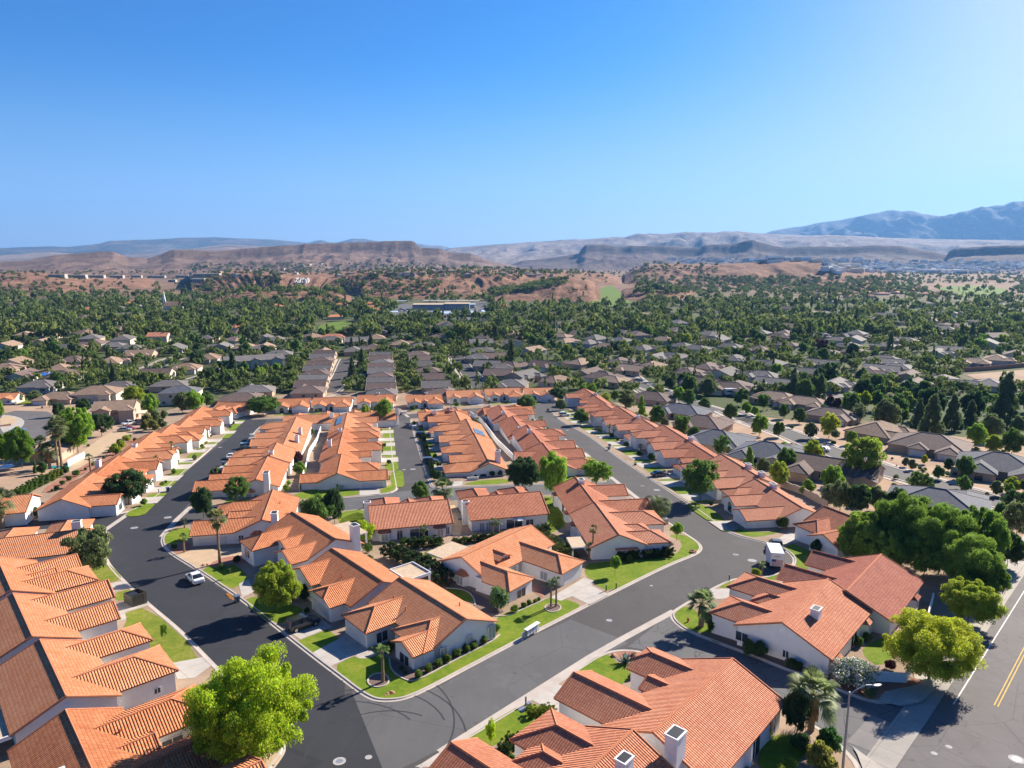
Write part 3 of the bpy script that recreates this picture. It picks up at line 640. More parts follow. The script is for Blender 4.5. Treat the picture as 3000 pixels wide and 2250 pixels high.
B2 = PX((839,2192),(832,2165),(814,2142),(760,2080),(690,2005),(624,1938),(533,1844),(443,1771),(389,1721),(343,1676),(316,1640),(312,1608),(325,1577),(325,1560),(305,1553),(250,1546),(-80,1558),(-500,1700),(-500,2600),(300,2700),(560,2480),(700,2360),(790,2270),(832,2214))
B3 = PX((1100,2330),(1215,2250),(1288,2203),(1423,2122),(1536,2054),(1639,1993),(1725,1934),(1752,1920),(1779,1909),(1810,1903),(1850,1903),(1890,1910),(2060,1975),(2250,2055),(2384,2119),(2452,2169),(2497,2214),(2524,2246),(2545,2330),(2300,2600),(1000,2600))
B4 = PX((2560,2066),(2434,2018),(2334,1975),(2300,1966),(2204,1925),(2068,1875),(2005,1848),(1974,1825),(1962,1807),(1964,1793),(2005,1767),(2077,1726),(2149,1692),(2217,1690),(2240,1690),(2294,1674),(2312,1663),(2323,1647),(2321,1634),(2312,1622),(2290,1608),(2249,1593),(2200,1581),(2162,1572),(2138,1563),(2117,1550),(2017,1478),(1896,1399),(1797,1333),(1724,1277),(1650,1239),(1625,1218),(1608,1205),(1612,1194),(1632,1180),(1660,1172),(2000,1190),(2500,1300),(3000,1370),(3230,1345),(3090,1545),(3000,1665),(2900,1815),(2790,1978),(2745,2030),(2640,2060))
B5 = PX((1143,1231),(1145,1258),(1153,1324),(1159,1385),(1167,1421),(1167,1434),(1159,1440),(1141,1447),(980,1462),(760,1478),(620,1486),(570,1487),(572,1470),(600,1440),(657,1367),(708,1311),(728,1284),(751,1258),(766,1246),(785,1237),(850,1234),(1125,1230))
B6 = PX((1197,1228),(1217,1291),(1233,1345),(1257,1418),(1262,1427),(1280,1432),(1317,1429),(1494,1422),(1642,1418),(1769,1414),(1787,1407),(1789,1397),(1770,1378),(1700,1326),(1620,1268),(1546,1213),(1535,1206),(1520,1206),(1215,1225))
B7 = PX((262,1516),(315,1512),(383,1501),(427,1480),(445,1469),(499,1425),(535,1389),(615,1321),(676,1263),(673,1256),(651,1249),(649,1245),(655,1238),(700,1231),(770,1228),(850,1226),(1140,1218),(1200,1213),(1530,1196),(1575,1185),(1630,1178),(1700,1172),(1660,1140),(800,1150),(500,1190),(340,1270),(100,1420),(-300,1500),(-300,1545),(0,1528),(180,1521))
kb = MB()
for nm, b in (('B1',B1),('B2',B2),('B3',B3),('B4',B4),('B5',B5),('B6',B6),('B7',B7)):
    if area(b) < 0: b = b[::-1]
    c = chaikin(b, 2); strip(kb, c, [(0,.010),(.30,.022),(.40,.125),(.62,.13)], True)
    sheet('lot_ground', offset(c, .6), .10, M['lot'])
# hidden slopes of the land beyond the estate walls keep the estate's own ground
tag(kb.build('kerb', [M['kerb']]), kind='structure'); tag(gut.build('gutter', [M['kerb']]), kind='structure')
# ---- main road at the right: frame along its painted edge line
A_ = W(2793,2064); B_ = W(3000,1733); ln = math.hypot(B_[0]-A_[0], B_[1]-A_[1]); rd = ((B_[0]-A_[0])/ln, (B_[1]-A_[1])/ln); rn = (rd[1], -rd[0])
def RF(s, o): return (A_[0]+rd[0]*s+rn[0]*o, A_[1]+rd[1]*s+rn[1]*o)
def lat(px, py): p = W(px, py); return ((p[0]-A_[0])*rd[0]+(p[1]-A_[1])*rd[1], (p[0]-A_[0])*rn[0]+(p[1]-A_[1])*rn[1])
def rect(s0, s1, o0, o1): return [RF(s0,o0), RF(s0,o1), RF(s1,o1), RF(s1,o0)]
yo = lat(2935,2035); ge = lat(2759,2049)[1]
SH('main_road', rect(-90, 210, ge, 26), .020, 'asphalt_main')
SH('pavement', rect(7, 210, ge-.75, ge), .024, 'walk'); SH('pavement', rect(3, 210, ge-3.6, ge-.9), .135, 'walk')
kr = MB(); strip(kr, [RF(s, ge-.75) for s in range(7, 211, 6)], [(0,.02),(.05,.14),(.16,.14)]); tag(kr.build('road_kerb', [M['kerb']]), kind='structure')
SH('road_marking', rect(0, 210, -.07, .07), .026, 'linewhite'); 
for s in range(-2): pass
for o in (-.17, .17): SH('centre_line', rect(yo[0]-8 if False else yo[0]-3.2, 210, yo[1]+o-.055, yo[1]+o+.055), .026, 'lineyellow')
SH('turn_line', rect(yo[0]+12, 210, yo[1]+3.6, yo[1]+3.72), .026, 'lineyellow')
SH('apron', rect(-40, 7, ge-2.6, ge-.02), .030, 'apron'); SH('apron_slab', PX((2481,2174),(2552,2095),(2624,2123),(2562,2206)), .026, 'slab')
SH('apron_walk', PX((2571,2058),(2590,2030),(2690,2008),(2745,1975),(2768,1990),(2700,2060),(2640,2072)), .137, 'walk')
SH('apron_pale', PX((2540,2290),(2512,2215),(2498,2190),(2560,2235),(2600,2262)), .14, 'walk')
# ---- lawns, beds and drives traced one by one (near blocks)
def lawn(t, pts, n=2, mat='lawn', dz=.112): sheet('lawn' if mat == 'lawn' else 'dry_lawn', chaikin(G2(t, pts), n), dz, M[mat])
def bed(t, pts, mat='brickbed', n=2, dz=.116): sheet({'brickbed':'planting_bed','redgravel':'gravel_bed','paver':'paver_drive','concrete':'driveway','walk':'footpath'}[mat], chaikin(G2(t, pts), n), dz, M[mat])
# corner house lawn and side strip
lawn('T2', [(600,1015),(745,935),(900,925),(985,960),(1000,1040),(1110,1105),(1180,1090),(1400,960),(1640,845),(1690,800),(1660,690),(1740,655),(1830,620),(1985,575),(2035,545),(2212,600),(2200,625),(1850,805),(1500,990),(1250,1125),(1100,1195),(1000,1212),(900,1212),(840,1192),(750,1130)], 1)
lawn('T2', [(370,845),(575,765),(650,825),(480,915)], 0)
lawn('T2', [(20,580),(120,545),(400,620),(420,650),(240,755)], 1)
lawn('T1', [(1290,375),(1480,320),(1600,400),(1600,460),(1480,510),(1370,430)], 1)
lawn('T1', [(1065,160),(1120,115),(1240,100),(1230,190),(1120,210),(1070,210)], 1)
bed('T1', [(1090,225),(1230,185),(1250,250),(1140,280)], 'redgravel', 1); bed('T1', [(1140,275),(1260,245),(1560,235),(1575,290),(1480,325),(1270,370)], 'paver', 0); bed('T1', [(1340,345),(1480,285),(1600,300),(1580,330),(1400,365)], 'redgravel', 1, .12)
bed('T2', [(280,755),(490,650),(600,750),(400,830)], 'concrete', 0, .122); bed('T2', [(480,915),(650,825),(690,790),(840,895),(760,930),(595,1005)], 'concrete', 0, .122); bed('T2', [(0,470),(60,440),(100,520),(20,560)], 'concrete', 0, .122); bed('T2', [(745,935),(835,890),(905,910),(880,940),(790,960)], 'walk', 1, .118)
bed('T2', [(970,960),(1000,950),(1140,1055),(1310,955),(1640,795),(1690,780),(1640,840),(1400,950),(1150,1095),(1070,1090),(990,1030)], 'brickbed', 1, .12); bed('T2', [(830,1095),(870,1055),(940,1050),(975,1085),(965,1125),(900,1145),(845,1130)], 'brickbed', 2, .12)
ring = MB(); 
for t, pts in (('T2', [(830,1095),(870,1055),(940,1050),(975,1085),(965,1125),(900,1145),(845,1130)]), ('T2', [(1975,625),(2005,600),(2070,600),(2090,625),(2065,650),(2010,655)])):
    strip(ring, chaikin(G2(t, pts), 2), [(-.1,.1),(-.08,.2),(.08,.2),(.1,.1)], True)
strip(ring, chaikin(G2('T2', [(975,960),(985,1030),(1070,1095),(1150,1105),(1400,965),(1640,845),(1690,800)]), 2, False), [(-.1,.1),(-.08,.2),(.08,.2),(.1,.1)])
strip(ring, chaikin(G2('T2', [(1340,495),(1480,510),(1530,570),(1530,610)]), 2, False), [(-.1,.1),(-.08,.2),(.08,.2),(.1,.1)])
strip(ring, chaikin(G2('T2', [(1660,680),(1740,680),(1830,640),(1985,570)]), 2, False), [(-.1,.1),(-.08,.2),(.08,.2),(.1,.1)])
tag(ring.build('bed_edging', [M['kerb']]), kind='structure')
bed('T2', [(1975,625),(2005,600),(2070,600),(2090,625),(2065,650),(2010,655)], 'brickbed', 2, .12)
bed('T2', [(1420,480),(1600,560),(1740,650),(1640,670),(1540,640),(1530,560),(1480,510)], 'brickbed', 1, .12); lawn('T2', [(1330,495),(1470,510),(1525,570),(1500,600),(1380,540)], 2)
# H5 drive, courtyard, lawns of the middle block
bed('T3', [(690,560),(910,430),(975,450),(960,480),(1070,540),(945,605),(830,550),(760,580)], 'concrete', 0, .122)
bed('T3', [(560,470),(660,500),(640,560),(580,520)], 'redgravel', 0, .13)
lawn('T3', [(915,340),(1000,330),(1130,320),(1300,300),(1500,290),(1560,200),(1440,150),(1560,150),(1640,190),(1668,230),(1660,255),(1500,325),(1300,415),(1085,525),(970,470),(980,450),(915,420)], 1)
lawn('T2', [(1150,270),(1380,230),(1400,260),(1320,310)], 1); lawn('T2', [(640,60),(760,0),(820,20),(790,110),(680,110)], 1); lawn('T2', [(1970,0),(2080,0),(2110,100),(2000,150),(1960,60)], 1); lawn('U3', [(1320,985),(1450,985),(1500,1100),(1560,1220),(1420,1270),(1340,1150)], 1)
lawn('U2', [(1220,1110),(1450,1085),(1460,1180),(1320,1240),(1210,1190)], 1); lawn('U2', [(1890,1430),(2100,1395),(2130,1420),(1990,1500)], 1)
bed('U3', [(580,1060),(660,1050),(720,1300),(600,1300)], 'paver', 1)
bed('U3', [(2000,1150),(2140,1130),(2240,1230),(2180,1250)], 'concrete', 0, .122); bed('U4', [(590,995),(480,1000),(440,960),(560,955)], 'concrete', 0, .122)
lawn('U2', [(830,985),(985,920),(1385,928),(1388,972),(1200,988),(900,1005)], 1); lawn('U2', [(1562,925),(1655,880),(1690,925),(1600,955),(1565,958)], 1); bed('U2', [(1392,915),(1550,908),(1556,965),(1392,975)], 'concrete', 0, .122)
lawn('U3', [(720,880),(850,850),(1085,838),(1085,880),(725,892)], 1); lawn('U3', [(1300,868),(1640,808),(1648,840),(1490,872)], 1); lawn('U3', [(1830,850),(1890,815),(1900,838),(1860,860)], 1); bed('U3', [(560,870),(710,858),(700,898),(600,905)], 'concrete', 0, .122)
lawn('U1', [(1820,1010),(2050,1003),(2000,1030),(1840,1045)], 1); lawn('U2', [(560,1150),(680,1130),(680,1160),(590,1180)], 1)
# west block lawns and drives
lawn('T1', [(570,375),(690,330),(760,390),(795,440),(680,470),(600,440)], 1, 'lawn_dry'); lawn('T1', [(735,530),(860,500),(880,540),(830,575),(750,580)], 1, 'lawn_dry'); lawn('T1', [(800,660),(960,615),(1320,940),(1160,1000),(1090,985),(1000,900),(900,890),(790,770),(830,690)], 1, 'lawn_dry')
bed('T1', [(700,600),(830,590),(930,570),(975,605),(810,655),(820,700),(740,720)], 'walk', 0, .118); bed('T1', [(610,490),(800,450),(860,490),(700,530)], 'walk', 0, .118); bed('T1', [(1110,985),(1320,945),(1385,990),(1260,1080),(1150,1090)], 'concrete', 0, .122)
lawn('T1', [(640,160),(710,150),(700,230),(690,320),(640,330),(560,250)], 1); lawn('T1', [(1380,1450),(1800,1430),(1830,1530),(1790,1570),(1700,1560),(1480,1650),(1330,1600)], 1)
bed('T1', [(1640,1659),(1700,1580),(1800,1565),(1830,1590),(1770,1659)], 'paver', 1)
# south-east block
lawn('T2', [(1335,1560),(1600,1390),(1850,1240),(1960,1265),(2060,1300),(1990,1350),(1700,1500),(1400,1625)], 1); bed('T2', [(1140,1659),(1330,1565),(1420,1630),(1370,1659)], 'concrete', 0, .122); bed('T3', [(570,1225),(740,1120),(810,1150),(760,1240),(770,1300),(740,1310)], 'concrete', 0, .122)
lawn('T3', [(750,1120),(940,975),(1010,935),(1080,930),(1130,990),(1230,1000),(1210,1080),(1130,1140),(1000,1130)], 1); bed('T3', [(1085,925),(1170,905),(1270,915),(1250,960),(1150,990)], 'redgravel', 1, .12)
# east corner
lawn('T3', [(1492,660),(1560,610),(1640,640),(1700,740),(1830,820),(1840,850),(1780,860),(1700,815),(1560,750),(1500,700)], 1); lawn('T3', [(1770,490),(1890,435),(1920,450),(1840,500)], 1); bed('T3', [(1700,505),(1860,500),(1880,560),(1760,570)], 'concrete', 0, .122)
bed('T4', [(90,780),(280,800),(900,1060),(960,1140),(740,1040),(300,870)], 'brickbed', 0, .114); bed('T4', [(900,1060),(1450,1130),(1520,1040),(1600,1050),(1480,1150),(1270,1215),(1150,1195),(960,1130)], 'redgravel', 1, .114)
lawn('T4', [(1160,880),(1330,800),(1400,850),(1380,940),(1270,1010),(1180,950)], 1); lawn('T4', [(520,430),(650,395),(640,450),(560,440)], 0); lawn('T4', [(655,225),(730,205),(880,290),(850,390),(790,390),(735,360),(735,310),(690,260)], 1)
lawn('T4', [(300,110),(560,140),(640,110),(620,140),(470,170),(380,150)], 1)
lawn('T4', [(480,1600),(560,1450),(780,1450),(830,1540),(720,1659),(500,1680)], 1)
bed('T4', [(530,222),(585,198),(690,130),(790,190),(640,215)], 'concrete', 0, .122); bed('T4', [(270,85),(360,50),(450,100),(300,125)], 'concrete', 0, .122)
# grey-roofed estate roads and yards
SH('yard_ground', PX((1990,1240),(2060,1205),(3200,1320),(3600,1560),(3080,1700),(2930,1600),(2700,1560),(2430,1440)), .112, 'desert_lot')
def road(t, line, w, mat='asphalt', dz=.13, kerb=True, name='far_road', walk=0):
    L = chaikin(G2(t, line), 2, False); m = MB(); strip(m, L, [(-w/2,dz),(w/2,dz)]); o = tag(m.build(name, [M[mat]]), kind='structure')
    if kerb:
        k = MB(); strip(k, L, [(-w/2-.7,dz+.1),(-w/2-.1,dz+.1),(-w/2,dz+.002)]); strip(k, L, [(w/2,dz+.002),(w/2+.1,dz+.1),(w/2+.7,dz+.1)])
        if walk: strip(k, L, [(-w/2-walk-1.4,dz+.06),(-w/2-walk,dz+.06)]); strip(k, L, [(w/2+walk,dz+.06),(w/2+walk+1.4,dz+.06)])
        tag(k.build('far_kerb', [M['kerb']]), kind='structure')
road('U5', [(-180,290),(60,400),(300,470),(560,590),(850,690),(1100,780),(1500,890),(1900,1000),(2300,1120)], 8.5, 'asphalt', .13, True, 'far_road', 1.4)
road('U4', [(620,0),(800,90),(1000,150),(1400,300),(1700,380)], 8, 'asphalt', .13, True, 'far_road', 1.2)
road('U5', [(470,190),(640,170),(800,140),(900,160)], 9, 'asphalt_main', .14)
road('Z5', [(380,1180),(560,1130),(700,1030),(790,900),(850,760),(900,620),(930,560)], 8.5, 'asphalt', .05, True, 'far_road', 1.5)
road('V2', [(1960,1620),(1870,1520),(1790,1400),(1720,1310)], 8.5, 'asphalt', .05, True, 'far_road', 1.5)
road('V3', [(1400,1659),(1280,1580),(1190,1500),(1150,1450)], 9, 'asphalt', .05, True, 'far_road', 1.5)
road('V1', [(1150,1480),(1290,1440),(1400,1380),(1560,1370)], 9, 'asphalt', .05, True, 'far_road', 1.5); road('V1', [(1500,1570),(1800,1480),(1960,1430)], 7, 'asphalt_grey', .05)
SH('far_road', PX((0,1200),(130,1195),(180,1240),(150,1270),(60,1278),(-60,1270),(-200,1330),(-200,1250)), .14, 'asphalt_main', 2); SH('far_road', PX((60,1270),(150,1262),(120,1300),(60,1330),(0,1340)), .146, 'asphalt_main', 1)
SH('yard_ground', PX((-300,1190),(300,1180),(470,1220),(330,1290),(210,1375),(60,1450),(-300,1500)), .11, 'desert_lot')
SH('parking_lot', PX((2830,1098),(3060,1078),(3200,1132),(2900,1128)), .05, 'desert_lot')
bed('Z0', [(0,370),(200,375),(400,440),(380,560),(200,660),(0,650)], 'walk', 1, .15); bed('Z0', [(0,400),(180,390),(290,440),(240,520),(0,540)], 'paver', 1, .156)
lawn('Z0', [(230,200),(420,110),(700,120),(640,180),(380,245)], 1, 'lawn_dry', .15); bed('Z0', [(440,245),(640,190),(980,180),(1000,200),(860,270)], 'walk', 0, .15)
bed('Z0', [(1060,1180),(1750,640),(2212,560),(2212,640),(1700,950),(1150,1330)], 'paver', 1, .14); bed('Z0', [(600,1620),(1250,1250),(1800,960),(2212,700),(2212,780),(1900,1000),(1250,1390),(900,1640)], 'redgravel', 1, .15)
# greens in the valley
SH('golf_green', PX((1728,884),(1742,854),(1788,834),(1812,852),(1850,878),(1840,896),(1750,900)), .4, 'golf', 2)
for q in (((925,960),(960,945),(1040,940),(1010,960),(985,975),(950,978)), ((2540,835),(2620,828),(2700,832),(2640,842)), ((2740,845),(2800,836),(2940,842),(2960,862),(2900,875),(2800,870)), ((2560,882),(2630,882),(2620,892),(2570,893)), ((1910,898),(1945,893),(1940,910),(1900,912))): SH('golf_green', PX(*q), .35, 'golf', 1)
for k, (m, mt) in SHEETS.items(): pass
# ---------------------------------------------------------------- the white houses with orange tiles
HC = {}
def H(key, label, cx, cy, az, L, wings, **k):
    k.setdefault('group', 'white houses with orange tiled roofs'); r, w2 = make_house(label, cx, cy, az, L, wings=wings, **k); HC[key] = (r, w2); return r
NEAR = dict(yard=False)
H('H1', 'white corner house with ball shrubs along its side wall', -10.8, 88.1, -41, 14.9, [(3.9,5.7,9.1,'hip','garage'),(-4.2,6.5,6.2,'hip'),(-5.35,4.1,7.6,'gable','win')],
  wins=[(-7.62,3.4,.9,1.0,1.4,'-x','blind'),(-7.62,-.6,.9,.9,1.5,'-x','blind'),(-7.62,-4.2,.8,1.0,1.7,'-x','blind'),(.95,7.0,.8,1.6,1.4,'-x')], vents=[(4.6,2.9),(-3,-2.5),(1.2,3.2)], dz=-0.15, **NEAR)
H('H2', 'white house behind the black car, flat beige patio roof at its back', -23.2, 99.3, -41, 14.8, [(-2.8,6.0,7.1,'half','garage'),(5.4,6.6,6.0,'gable')],
  wins=[(-5.9,4.9,.7,.9,1.7,'-x','trim')], covers=[(-6.2,-1.2,-9.2,-4.95,2.7,'whiteflat')], vents=[(-.5,2.6)], dz=0.25, **NEAR)
H('H3', 'white house with tall side chimney behind the yellow-green street tree', -34.6, 117.4, -41, 16.3, [(3.9,5.5,10.2,'hip','win'),(-.9,3.6,6.0,'gable','arch',3.3),(-5.4,5.6,7.6,'gable','garage')],
  chim=[(-8.6,-3.4,1.5,6.6,-1)], covers=[(-4,3,-8.4,-4.95,2.5,'beigeflat')], vents=[(-5,4)], dz=0.6, **NEAR)
H('H4', 'white house with side garage behind the tall street palm', -47.6, 132.5, -12, 17.0, [(-5.2,6.4,12.2,'gable','garageL'),(4.6,6,10.2,'hip','garage'),(.6,3.2,7,'gable')],
  chim=[(-8.9,-2.2,1.5,6.2,-1)], bays=[(-8.5,1.0,'-x')], wins=[(-8.52,3.9,.8,.8,1.4,'-x')], vents=[(-5,7.5),(2,-2)], **NEAR)
H('H5', 'white house with open front courtyard and twin palms before it', -2.3, 110.7, -140, 17.0, [(6.6,5.2,10.3,'hip','win'),(-3.2,5.5,12.7,'hip','garage'),(2.6,2.5,3.5,'gable','dormer',3.9)],
  bays=[(8.5,.2,'+x')], wins=[(8.52,4.6,.7,1.1,1.4,'+x'),(1.7,4.72,.4,1.4,1.9,'+y','blind'),(.1,4.72,.4,.9,1.9,'+y','blind'),(-.42,9.2,.7,1.3,1.3,'+x','blind')], covers=[(1.5,7.5,-9.2,-4.95,2.6,'beigeflat')], roof='tile', vents=[(-2,7)], **NEAR)
H('H6', 'white house with broad rear roof, left of the dirt side yard', -20.0, 131.9, 76, 14.8, [(-4.2,5.6,10.4,'hip','garage'),(.6,3.2,7,'gable'),(5,5.2,9,'hip')], D=11.5,
  wins=[(-2.4,-5.78,.3,1.0,1.9,'-y'),(1.2,-5.78,.2,3.4,2.0,'-y'),(6.6,-5.78,.6,.6,1.4,'-y')], bays=[(-5.2,-5.75,'-y'),(5.1,-5.75,'-y')], roof='tile_red', vents=[(4,2)], chim=[(-7.9,1.5,1.3,5.6,-1)], **NEAR)
H('H7', 'white house with broad rear roof and a row of rear windows', -1.8, 137.9, 76, 15.3, [(-4.4,6,11.6,'hip','garage'),(.3,3.0,7.2,'gable'),(4.4,5.6,10.4,'hip')], D=11.5,
  wins=[(-5.6,-5.78,.4,.9,1.6,'-y','blind'),(-4.3,-5.78,.4,.9,1.6,'-y','blind'),(-3.0,-5.78,.4,.9,1.6,'-y','blind'),(.9,-5.78,.1,3.2,2.1,'-y'),(4.0,-5.78,.5,1.5,1.4,'-y')], roof='tile_red', chim=[(-7.95,-1.2,1.3,5.0,-1)], boxes=[(-8.9,-7.7,2.0,3.2,-.8,.5,'air_conditioner','metal')], **NEAR)
H('H8', 'white house with pergola and hedged gable facing the street bend', 17.2, 123.4, 172, 16.0, [(4.9,5.0,9.2,'hip','win'),(.6,3.2,7.4,'hip','win'),(-4.2,6.2,11.4,'hip','garage')],
  covers=[(2.6,7.2,-8.0,-4.95,2.5,'beigeflat')], wins=[(8.02,2.2,.8,1.6,.8,'+x'),(8.02,5.4,.7,.8,1.3,'+x')], boxes=[(8.0,8.7,-.6,3.4,2.3,2.45,'window_awning','tile_red')], bays=[(-4.5,-4.7,'-y')], roof='tile_red', vents=[(3,6.5),(-4,7)], **NEAR)
H('H8b', 'white house at the cross street end, chimney on its ridge', 15.4, 142.6, 172, 18.4, [(4.8,6.4,11.6,'gable','garage'),(-5.2,6.0,9.6,'gable','garageL')], chim=[(-5.6,.4,1.5)], bays=[(-6.5,-4.7,'-y'),(5,-4.7,'-y')], wins=[(0,-4.72,.3,2.4,2.0,'-y')], roof='tile_red', **NEAR)
H('BR1', 'white house with big rear roof and capped chimney, nearest right', 18.1, 63.5, 42, 15.6, [(-3.9,5.8,11.7,'gable','garage'),(5.2,4.9,9.2,'half','win'),(1.5,2.6,6.0,'gable',None,3.1)], D=11.0,
  chim=[(-8.4,-2.4,1.6,6.6,-1)], wins=[(1.6,-5.52,.1,2.2,2.1,'-y'),(5.6,-5.52,.2,1.6,2.0,'-y')], covers=[], roof='tile_red', vents=[(-3.2,7.5),(-5.3,6.2)], boxes=[(-8,0,-9.2,-5.4,-.5,-.05,'patio_slab','whiteflat'),(-5.2,-4.8,-5.9,-5.5,-1,2.7,'porch_post','stucco'),(-.2,.2,-5.9,-5.5,-1,2.7,'porch_post','stucco')], **NEAR)
H('BR2', 'white house cut by the bottom edge, chimney on its ridge', 5.6, 51.4, 42, 15.0, [(4.6,5.4,8.9,'hip','win'),(-3.6,5.8,11.2,'gable','garage'),(1.4,3.4,6.8,'hip',None,3.0)], chim=[(3.0,-2.2,1.3,6.0,2)], roof='tile_red', vents=[(3.6,5)], **NEAR)
H('BR3', 'white house beside the bottom drive, mostly below the frame', -6.4, 40.2, 42, 15.0, [(4.4,5.8,11.0,'hip','garage'),(-3,5,8,'gable')], roof='tile', **NEAR)
H('H9', 'white house beside the walled garden, vent chimney on its roof', 38.2, 85.9, 42, 15.6, [(-4.0,5.6,9.6,'hip','win'),(4.5,5.6,11.2,'hip','garage'),(1.5,3.2,6.9,'hip',None,3.0)], D=11.2,
  chim=[(-2.2,-2.0,1.3,5.6,3)], wins=[(-7.82,5.0,.9,1.6,1.2,'-x'),(-7.82,-.6,.9,.7,.9,'-x'),(1.5,-5.62,.2,2.2,2.0,'-y'),(1.75,7.6,.8,1.5,1.2,'-x')], bays=[(-6.2,-5.6,'-y'),(5.6,-5.6,'-y')], roof='tile_red', vents=[(4,6)], **NEAR)
H('H10', 'white house in the shade of the dark grove', 50.6, 95.7, 42, 15.6, [(-2.4,5.4,10.1,'gable','garage'),(5.5,5.6,8.8,'gable','win')], D=11.2, wins=[(-1,-5.62,.2,2.2,2.0,'-y'),(5.6,-5.62,.2,1.4,2.0,'-y')], bays=[(3.2,-5.6,'-y')], roof='tile_shaded', vents=[(-6.8,4.5)], **NEAR)
# west row
H('L0', 'white house behind the left street tree, shaded wing roofs', -71.2, 93.4, 138, 13.8, [(3.4,5.6,9.9,'hip','garage'),(-2.6,5.2,9.0,'gable','win'),(.4,2.8,5.8,'gable',None,3.2)], vents=[(3.6,7)], D=8.8, dz=1.3, **NEAR)
H('L1', 'white house opposite the dumpster with two gabled wings', -60.3, 81.2, 138, 13.8, [(-5.0,5.6,10.2,'gable','garage'),(2.2,5.0,9.2,'gable','win')], wins=[(-2.18,8.4,.9,1.5,1.0,'+x','blind')], covers=[(-3,3,-7.8,-4.7,2.5,'whiteflat')], vents=[(2.2,6.5)], D=8.8, dz=0.75, **NEAR)
H('L2', 'white house with hipped garage wing by the patchy lawn', -49.2, 69.6, 138, 13.8, [(-5.0,4.6,10.2,'hip','win'),(2.9,6.2,10.4,'hip','garage')], covers=[(1,7,-8.0,-4.7,2.4,'whiteflat')], wins=[(6.02,8.5,.9,.6,.6,'+x')], vents=[(2.6,5.5)], D=8.8, dz=0.05, **NEAR)
H('L3', 'white house at the bottom left under the lime tree', -38.2, 56.6, 138, 13.8, [(-3.2,5.8,11.3,'hip','garage'),(.6,2.6,5.4,'gable',None,3.2),(5.0,5.6,10.2,'gable','garage')], wins=[(-.28,7.4,.8,1.9,1.2,'+x')], chim=[(4.8,-2.6,1.5,6.3,2)], vents=[(-1.9,3.4),(-2.8,9)], D=8.8, dz=-.75, **NEAR)
H('L4', 'white house at the bottom left corner, mostly below the frame', -27.4, 43.8, 138, 13.8, [(-3,5.8,10.8,'gable','garage')], D=8.8, **NEAR)
H('K1', 'white house turned to the side street, chimney on its gable end', -80.2, 113.6, 70, 15.6, [(3.0,6.2,10.8,'hip','garage'),(-5.2,5.4,9.8,'hip','win')], chim=[(5.9,.6,1.4,6.3,3)], roof='tile', **NEAR)
H('K0', 'white gabled house at the left edge beside the green hedge', -105.5, 137.0, 72, 15.0, [(-3.5,5.2,-9.5,'gable')], wins=[(7.52,-1.6,.8,.8,1.3,'+x')], **NEAR)
TANL = 0
def row(key, front, apex, az, names, pats, kerb, Lscale=1.0, shift=0, **k):
    """houses between successive ridge joints"""
    a = R(az); dx = (math.sin(a), math.cos(a)); yv = (-dx[1], dx[0])
    pts = [G(t, x, y, 5.2) for t, x, y in apex]
    for i in range(len(pts)-1):
        p, q = pts[i], pts[i+1]; cx, cy = (p[0]+q[0])/2+yv[0]*shift, (p[1]+q[1])/2+yv[1]*shift
        L = abs((q[0]-p[0])*dx[0]+(q[1]-p[1])*dx[1])-1.5; kk = dict(k)
        pt = pats[i % len(pats)]; w = [(q[0]*L,)+tuple(q[1:]) for q in pt[0]]; kk.update(pt[1])
        if 'chimx' in kk: kk['chim'] = [(c*L, y, 1.4) for c, y in kk.pop('chimx')]
        kk.setdefault('dz', (.75 if (len(pts)-2-i) % 2 else -.3) if key != 'AL' else .1); kk.setdefault('lot', (-L/2-.75, L/2+.75)); kk.setdefault('kerb', kerb); kk.setdefault('yard', kk['kerb'] is not None)
        H(f'{key}{i}', names(i, len(pts)-1), cx, cy, az, L, w, frames=False, **kk)
A1 = [(-.34,6.0,10.6,'hip','garage'),(-.04,3.4,7.2,'gable','arch'),(.30,6.0,10.2,'gable','garage')]
A2 = [(-.30,5.8,10.2,'gable','garage'),(.02,4.2,8.4,'hip','win'),(.34,5.8,11.0,'hip','garage')]
A3 = [(-.26,6.4,11.0,'half','garage'),(.18,4.0,8.2,'gable','arch')]
def rn_(t):
    return lambda i, n: (f'white house {t}, {ordinal(n-i)} from the near end' if n-i > 1 else f'white house {t}, at its near end')
row('CR', 'w', [('U4',330,130),('U4',480,228),('U4',560,275),('U4',760,350),('U4',955,430),('U4',1170,540),('U4',1430,672),('U4',1740,835),('U4',2035,1035)], -9, lambda i, n: f'white house in the row east of the long street, {ordinal(n-i)} from its near end',
    [(A1, dict(chimx=[(.1,-1)])), (A2, dict(chimx=[(-.35,-1)])), (A2, dict(chimx=[(-.4,-1)])), (A1, {}), (A2, dict(chimx=[(-.35,-1.2)])), (A1, {}), ([(-.30,5.8,10.0,'half','garage'),(.02,3.6,8,'gable','win'),(.33,6,11,'hip','garage')], dict(chimx=[(-.38,-1.2),(-.05,-1.4)])), ([(-.33,5.6,11.3,'gable','garage'),(.1,5.2,9.6,'gable','arch'),(.36,5,8,'hip')], dict(chimx=[(.2,-1.0)], wins=[(-9.1,2,.9,1.2,.8,'-x')]))], 17.0, roof='tile_red')
H('CRx', 'white garage-fronted house between the trailer and the grove', 62.5, 123.5, -25, 13.0, [(-2.2,6.0,10.0,'gable','garage'),(3.5,5,8,'hip')], roof='tile_red', yard=False)
